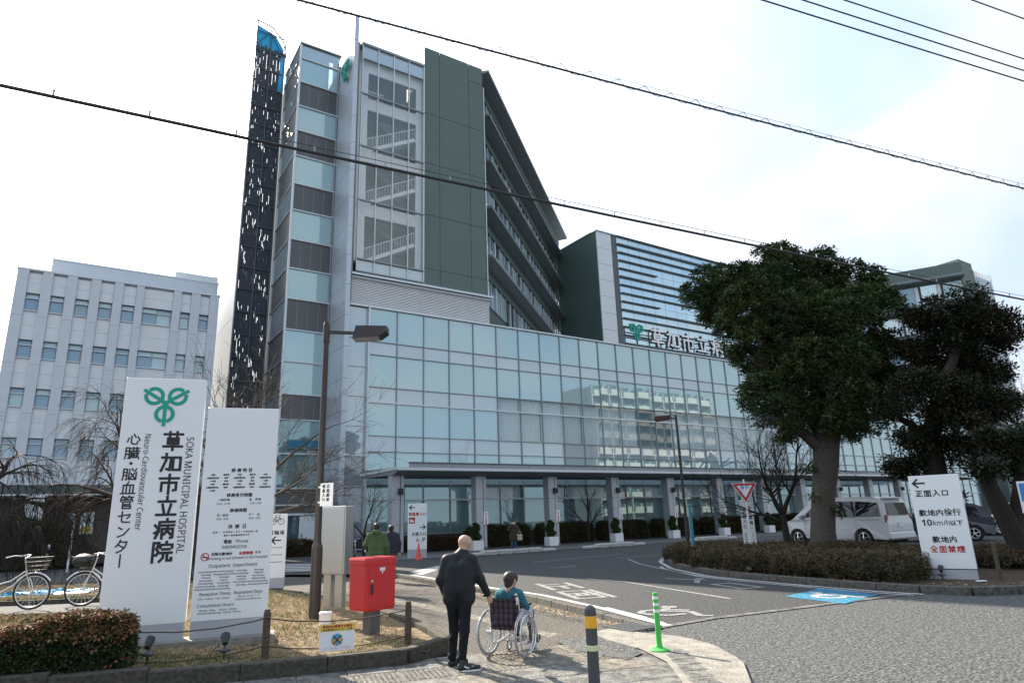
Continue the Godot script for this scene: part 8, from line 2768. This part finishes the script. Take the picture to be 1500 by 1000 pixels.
func seated_person() -> void:
	var p := thing("person", "dark haired person in a teal cardigan sitting in the wheelchair", "person", CHAIR_AT, CHAIR_TURN)
	var teal := mat("cardigan", lin(0.02, 0.115, 0.16), 0.9, 0.0, null, 3.0, bump_tex(0.06, 6.0, 73, 256, 3), 0.8)
	var hc := Vector3(0.02, 0.955, -0.12)
	var face := Vector3(0.25, -0.15, -0.95).normalized()
	var up := Vector3(0, 1, 0)
	up = (up - face * up.dot(face)).normalized()
	var lh := Vector3(-0.12, 0.55, -0.4)
	var rh := Vector3(0.12, 0.55, -0.4)
	var sk := head_bones(hc, face, up, 0.93)
	sk.append([Vector3(0, 0.7, -0.1), hc - up * 0.07, 0.07, 0.05])
	sk.append([Vector3(0, 0.5, -0.12), Vector3(0, 0.7, -0.1), 0.05, 0.05])
	part(p, "body", net(sk, 0.014, 0.02), skin_mat())
	part(p, "hand", net(hand_bones(lh, Vector3(0.3, -0.2, -0.9), Vector3(0, -1, 0), 0.5, 1.0), 0.005, 0.006), skin_mat())
	part(p, "hand", net(hand_bones(rh, Vector3(-0.3, -0.2, -0.9), Vector3(0, -1, 0), 0.5, -1.0), 0.005, 0.006), skin_mat())
	face_marks(p, hc, face, up, 0.93)
	var h := []
	h.append([hc + up * 0.035 - face * 0.035, hc + up * 0.04 + face * 0.02, 0.09, 0.082])
	h.append([hc + up * 0.01 - face * 0.045, hc - up * 0.05 - face * 0.05, 0.078, 0.058])
	for q in 14:
		var a := q * 0.72
		var o := hc + up * (0.1 - 0.012 * (q % 5)) - face * 0.03 + Vector3(cos(a) * 0.05, 0, sin(a) * 0.05)
		h.append([o, o + Vector3(cos(a * 1.7) * 0.02, -0.035, sin(a * 1.7) * 0.02), 0.016, 0.01])
	part(p, "hair", net(h, 0.011, 0.014), mat("hair_brown", lin(0.028, 0.02, 0.016), 0.55))
	var c := []
	for s in [-1, 1]:
		c.append([Vector3(s * 0.07, 0.76, -0.1), Vector3(s * 0.08, 0.5, -0.12), 0.1, 0.12])
		c.append([Vector3(0, 0.82, -0.1), Vector3(s * 0.14, 0.78, -0.1), 0.055, 0.065])
		c.append([Vector3(s * 0.155, 0.77, -0.1), Vector3(s * 0.235, 0.62, -0.12), 0.066, 0.052])
		c.append([Vector3(s * 0.235, 0.62, -0.12), Vector3(s * 0.13, 0.56, -0.36), 0.052, 0.04])
	c.append([Vector3(0, 0.8, -0.1), Vector3(0.005, 0.86, -0.11), 0.06, 0.058])
	part(p, "cardigan", net(c, 0.015, 0.035), teal)
	var col := MB.new()
	col.torus(Vector3(0.005, 0.86, -0.11), Vector3(0.05, 1, -0.1).normalized(), 0.052, 0.016, 18, 6)
	part(p, "collar", col.mesh(), mat("collar_pale", lin(0.5, 0.62, 0.66), 0.8))
	var tr := []
	for s in [-1, 1]:
		tr.append([Vector3(s * 0.09, 0.5, -0.14), Vector3(s * 0.1, 0.5, -0.48), 0.085, 0.062])
		tr.append([Vector3(s * 0.1, 0.5, -0.48), Vector3(s * 0.11, 0.2, -0.53), 0.062, 0.045])
		shoe(p, Vector3(s * 0.11, 0.115, -0.5), Vector3(0, 0, -1), M("black"), false)
	part(p, "trousers", net(tr, 0.018, 0.03), mat("trousers_grey", lin(0.05, 0.05, 0.06), 0.85))

func simple_person(p: Node3D, top_m: Material, leg_m: Material, hair_m: Material, arms: Array, face: Vector3, hem: float, coat_r: float, hood: bool, h: float, long_hair: bool) -> Vector3:
	# standing adult; arms = [[elbow, wrist] left, [elbow, wrist] right]; sizes for a height of 1.7 m, scaled by h
	var k := h / 1.7
	var up := Vector3.UP
	up = (up - face * up.dot(face)).normalized()
	var hc := Vector3(0, 1.58, -0.0) * k + face * 0.02
	var sk := head_bones(hc, face, up, k)
	sk.append([Vector3(0, 1.38, 0) * k, hc - up * 0.07 * k, 0.06 * k, 0.055 * k])
	sk.append([Vector3(0, 1.0, 0) * k, Vector3(0, 1.36, 0) * k, 0.05 * k, 0.05 * k])
	for s in 2:
		var q := -1 if s == 0 else 1
		sk.append([Vector3(q * 0.17, 1.38, 0) * k, arms[s][0] * k, 0.035, 0.03])
		sk.append([arms[s][0] * k, arms[s][1] * k, 0.03, 0.024])
	part(p, "body", net(sk, 0.02, 0.02), skin_mat())
	for s in 2:
		var d: Vector3 = (arms[s][1] - arms[s][0]).normalized()
		part(p, "hand", net(hand_bones(arms[s][1] * k, d, face + Vector3(0, 0.01, 0), 0.6, 1.0 if s == 0 else -1.0), 0.0065, 0.006), skin_mat())
	var j := []
	for q in [-1, 1]:
		j.append([Vector3(q * 0.09, 1.36, 0) * k, Vector3(q * 0.1, 1.1, 0.0) * k, 0.11, 0.115 * coat_r])
		j.append([Vector3(q * 0.1, 1.1, 0) * k, Vector3(q * 0.1, hem + 0.1, 0.0) * k, 0.115 * coat_r, 0.13 * coat_r])
		j.append([Vector3(0, 1.43, 0) * k, Vector3(q * 0.17, 1.38, 0) * k, 0.065, 0.08])
	for s in 2:
		var q := -1 if s == 0 else 1
		j.append([Vector3(q * 0.18, 1.37, 0) * k, arms[s][0] * k, 0.085, 0.068])
		j.append([arms[s][0] * k, arms[s][0].lerp(arms[s][1], 0.9) * k, 0.066, 0.052])
	j.append([Vector3(0, 1.4, 0) * k, Vector3(0, 1.47, 0) * k, 0.08, 0.072])
	if hood:
		j.append([Vector3(-0.06, 1.46, 0.07) * k - face * 0.02, Vector3(0.06, 1.46, 0.07) * k - face * 0.02, 0.07, 0.07])
	part(p, "jacket", net(j, 0.021, 0.045), top_m)
	var tr := []
	for q in [-1, 1]:
		tr.append([Vector3(q * 0.075, 0.9, 0) * k, Vector3(q * 0.085, 0.8, 0) * k, 0.1, 0.098])
		tr.append([Vector3(q * 0.085, 0.8, 0) * k, Vector3(q * 0.09, 0.46, 0.01 * q) * k, 0.094, 0.068])
		tr.append([Vector3(q * 0.09, 0.46, 0.01 * q) * k, Vector3(q * 0.1, 0.09, 0.04 * q) * k, 0.068, 0.055])
		shoe(p, Vector3(q * 0.1, 0, 0.04 * q) * k - face * 0.05, Vector3(face.x, 0, face.z), M("black"), false)
	part(p, "trousers", net(tr, 0.021, 0.03), leg_m)
	var hr := []
	hr.append([hc + up * 0.035 * k - face * 0.03, hc + up * 0.045 * k + face * 0.015, 0.09 * k, 0.083 * k])
	hr.append([hc + up * 0.01 * k - face * 0.04, hc - up * (0.13 if long_hair else 0.04) * k - face * 0.045, 0.082 * k, 0.062 * k])
	part(p, "hair", net(hr, 0.014, 0.015), hair_m)
	face_marks(p, hc, face, up, k)
	return hc

func green_jacket_person() -> void:
	var p := thing("person", "black haired person in hooded olive green jacket behind the postbox", "person", Vector3(-3.93, 0.06, -19.0), 0.1)
	var arms := [[Vector3(-0.29, 1.14, -0.04), Vector3(-0.26, 0.98, -0.27)], [Vector3(0.29, 1.1, 0.02), Vector3(0.3, 0.84, -0.04)]]
	var gm := mat("jacket_green", lin(0.062, 0.1, 0.04), 0.8, 0.0, null, 2.0, bump_tex(0.03, 8.0, 74, 256, 3), 0.9)
	simple_person(p, gm, mat("trousers_grey", lin(0.05, 0.05, 0.06), 0.85), mat("hair_black", lin(0.012, 0.012, 0.013), 0.5), arms, Vector3(-0.2, -0.1, -0.97).normalized(), 0.72, 1.02, true, 1.76, false)
	var ph := MB.new()
	ph.box(Vector3(-0.3, 1.06, -0.36), Vector3(0.12, 0.16, 0.01), Basis(Vector3.RIGHT, -0.5))
	part(p, "papers", ph.mesh(), M("white_paint"))

func woman_in_brown() -> void:
	var p := thing("person", "masked person in long brown coat walking below the canopy", "person", Vector3(-0.25, 0.03, -37.3), 0.1)
	var arms := [[Vector3(-0.3, 1.2, 0.1), Vector3(-0.12, 1.5, 0.16)], [Vector3(0.29, 1.1, 0.05), Vector3(0.2, 0.98, 0.22)]]
	var face := Vector3(0.15, 0.05, 0.98).normalized()
	var hc := simple_person(p, mat("coat_brown", lin(0.045, 0.034, 0.028), 0.9), mat("jeans", lin(0.03, 0.06, 0.13), 0.85), mats["hair_black"], arms, face, 0.62, 1.1, false, 1.7, true)
	var mk := MB.new()
	mk.ball(hc + face * 0.07 - Vector3(0, 0.04, 0), Vector3(0.062, 0.05, 0.045), 12, 8)
	part(p, "face_mask", mk.mesh(), M("white_paint"))
	var bg := thing("shoulder_bag", "pale canvas bag hanging from the brown coated person's arm", "bag", Vector3(0.08, 0.68, -37.15), 0.1)
	part(bg, "body", soft_box(Vector3(0.26, 0.32, 0.1), 0.03), mat("canvas", lin(0.45, 0.4, 0.32), 0.9), Vector3(0, 0.16, 0))
	var st := MB.new()
	st.tube([Vector3(-0.08, 0.3, 0), Vector3(-0.06, 0.44, 0), Vector3(0.0, 0.5, -0.02), Vector3(0.06, 0.44, 0), Vector3(0.08, 0.3, 0)], [0.01, 0.01, 0.01, 0.01, 0.01], 6)
	part(bg, "strap", st.mesh(), mats["canvas"])

func dark_person() -> void:
	var p := thing("person", "person in dark blue half hidden beyond the green jacket", "person", Vector3(-4.27, 0.02, -23.0), 0.2)
	var arms := [[Vector3(-0.27, 1.1, 0.02), Vector3(-0.28, 0.84, 0.0)], [Vector3(0.27, 1.1, 0.02), Vector3(0.28, 0.84, 0.0)]]
	simple_person(p, mat("jacket_navy", lin(0.02, 0.024, 0.04), 0.85), mats["trousers_grey"], mats["hair_black"], arms, Vector3(0.3, 0, -0.95).normalized(), 0.78, 1.0, false, 1.72, false)

# ---------------------------------------------------------------- overhead lines and small details

func wire(called: String, label: String, a: Vector3, b: Vector3, sag: float, r: float, n := 40) -> Node3D:
	var t := thing(called, label, "cable", a)
	var pts := []
	var rad := []
	for i in n + 1:
		var f := i / float(n)
		pts.append((b - a) * f - Vector3(0, sag * 4 * f * (1 - f), 0))
		rad.append(r)
	var m := MB.new()
	m.tube(pts, rad, 6)
	part(t, "cable", m.mesh(), M("black"))
	return t

func build_wires() -> void:
	# the lines run along the street, from behind on the left to far on the right
	var d := Vector3(0.891, 0, -0.453)
	var low := wire("telephone_cable", "thick black cable crossing low in front of the tower", Vector3(0.75, 6.64, -9.3) - d * 16.0, Vector3(0.75, 6.64, -9.3) + d * 22.0, 0.16, 0.021)
	var mess := MB.new()
	var pts := []
	var rad := []
	for i in 41:
		var f := i / 40.0
		var q := d * 38.0 * f - Vector3(0, 0.16 * 4 * f * (1 - f), 0) + Vector3(0, 0.09, 0)
		pts.append(q)
		rad.append(0.006)
		pbox(low, "cable_hanger", M("frame_grey"), q - Vector3(0, 0.045, 0), Vector3(0.016, 0.09, 0.016))
	mess.tube(pts, rad, 4)
	part(low, "support_wire", mess.mesh(), M("black"))
	d = Vector3(0.919, 0, -0.395)
	var a := Vector3(3.23, 9.1, -10.39) - d * 13.0
	var up := wire("telephone_cable", "upper black cable with spiral hangers crossing over the roof", a, Vector3(3.23, 9.1, -10.39) + d * 20.0, 0.12, 0.017)
	var sp := MB.new()
	pts = []
	rad = []
	for i in 400:
		var f := i / 399.0
		var ph := f * 33.0 / 0.55 * TAU
		pts.append(d * 33.0 * f - Vector3(0, 0.12 * 4 * f * (1 - f), 0) + Vector3(-d.z, 0, d.x) * cos(ph) * 0.05 + Vector3(0, sin(ph) * 0.06 + 0.03, 0))
		rad.append(0.006)
	sp.tube(pts, rad, 3, false)
	part(up, "spiral_hanger", sp.mesh(), M("black"))
	var m2 := MB.new()
	m2.tube([Vector3(0, 0.09, 0), d * 16.5 + Vector3(0, -0.03, 0), d * 33.0 + Vector3(0, 0.09, 0)], [0.005, 0.005, 0.005], 4)
	part(up, "support_wire", m2.mesh(), M("black"))
	d = Vector3(0.931, 0, -0.365)
	var names := ["lowest of the three parallel power lines at upper right", "middle one of the three parallel power lines at upper right", "topmost of the three parallel power lines at upper right", "short piece of power line in the top right corner"]
	var st := [Vector3(7.0, 9.52, -9.7), Vector3(7.6, 10.02, -10.15), Vector3(8.3, 10.52, -10.6), Vector3(9.58, 11.0, -10.65)]
	for i in 4:
		wire("power_line", names[i], st[i] - d * 12.0, st[i] + d * 18.0, 0.06, 0.013)

func build_small_details() -> void:
	# low wooden stake in the island bed right of the direction pylon
	var t := thing("wooden_stake", "short weathered stake right of the direction pylon", "stake", Vector3(10.75, 0.12, -15.7), 0.0)
	var b := MB.new()
	b.lathe([Vector2(0.045, -0.1), Vector2(0.045, 0.8), Vector2(0.03, 0.84), Vector2(0.0, 0.845)], 10)
	part(t, "post", b.mesh(), M("wood_post"))
	var r := MB.new()
	r.tube([Vector3(0, 0.6, 0), Vector3(0.5, 0.45, 0.25), Vector3(1.2, 0.55, 0.4), Vector3(3.0, 0.6, 0.2)], [0.008, 0.008, 0.008, 0.008], 5)
	part(t, "rope", r.mesh(), M("rope"))
	t = thing("wooden_stake", "second weathered stake behind it under the leaning tree", "stake", Vector3(12.0, 0.2, -18.6), 0.0)
	part(t, "post", b.mesh(), M("wood_post"))
	# scraps on the island kerb
	t = thing("paper_scrap", "crumpled white paper scrap on the island bed edge", "litter", Vector3(6.55, 0.17, -19.9), 0.4)
	var c := MB.new()
	c.ball(Vector3(0, 0.05, 0), Vector3(0.12, 0.06, 0.08), 7, 4)
	part(t, "paper", c.mesh(), M("white_paint"))
	t = thing("paper_scrap", "flat white scrap at the foot of the direction pylon", "litter", Vector3(10.15, 0.16, -15.45), 0.1)
	part(t, "paper", soft_box(Vector3(0.2, 0.02, 0.1), 0.004), M("white_paint"))
	# white post and low chain post near the far left hedge
	t = thing("marker_post", "slim white pole between the far left hedge and the annex", "post", Vector3(-21.6, 0.0, -33.0), 0.0)
	b = MB.new()
	b.tube([Vector3(0, 0, 0), Vector3(0.05, 2.3, 0)], [0.05, 0.05], 8)
	part(t, "pole", b.mesh(), M("white_paint"))
	part(t, "foot", soft_box(Vector3(0.24, 0.06, 0.24), 0.01), M("concrete"), Vector3(0, 0.02, 0))
	t = thing("striped_post", "short black and white striped post right of the far hedge", "post", Vector3(-23.6, 0.0, -34.4), 0.0)
	for k in 6:
		b = MB.new()
		b.tube([Vector3(0, k * 0.22, 0), Vector3(0, k * 0.22 + 0.22, 0)], [0.07, 0.07], 10)
		part(t, "band", b.mesh(), M("white_paint" if k % 2 else "black"))
	# railing of parked bicycles by the entrance, seen left of the green jacket
	for k in 2:
		var q := hw(-3.4 + k * 0.9, 0.03, 7.2)
		var bt := thing("parked_bicycle", ["white city bicycle by the first column, left one", "white city bicycle by the first column, right one"][k], "bicycle", q, HA + 1.2, "bicycles by the first column")
		spoked_wheel(bt, Vector3(0, 0.33, 0), 0.33, "rubber", "frame_light", 12, 0.02)
		spoked_wheel(bt, Vector3(-1.05, 0.33, 0), 0.33, "rubber", "frame_light", 12, 0.02)
		var f := MB.new()
		f.tube([Vector3(0, 0.33, 0), Vector3(-0.15, 0.95, 0)], [0.02, 0.02], 6)
		f.tube([Vector3(-0.14, 0.75, 0), Vector3(-0.6, 0.32, 0), Vector3(-1.05, 0.33, 0)], [0.022, 0.022, 0.018], 6)
		f.tube([Vector3(-0.6, 0.32, 0), Vector3(-0.8, 0.85, 0)], [0.02, 0.02], 6)
		part(bt, "frame", f.mesh(), M("white_paint"))
		var h := MB.new()
		h.tube([Vector3(-0.3, 1.02, -0.25), Vector3(-0.15, 1.0, 0), Vector3(-0.3, 1.02, 0.25)], [0.015, 0.015, 0.015], 6)
		h.ball(Vector3(-0.82, 0.9, 0), Vector3(0.13, 0.04, 0.09), 8, 5)
		part(bt, "handlebar_and_saddle", h.mesh(), M("frame_light"))
	print("leaf sprays: ", leaves_made)
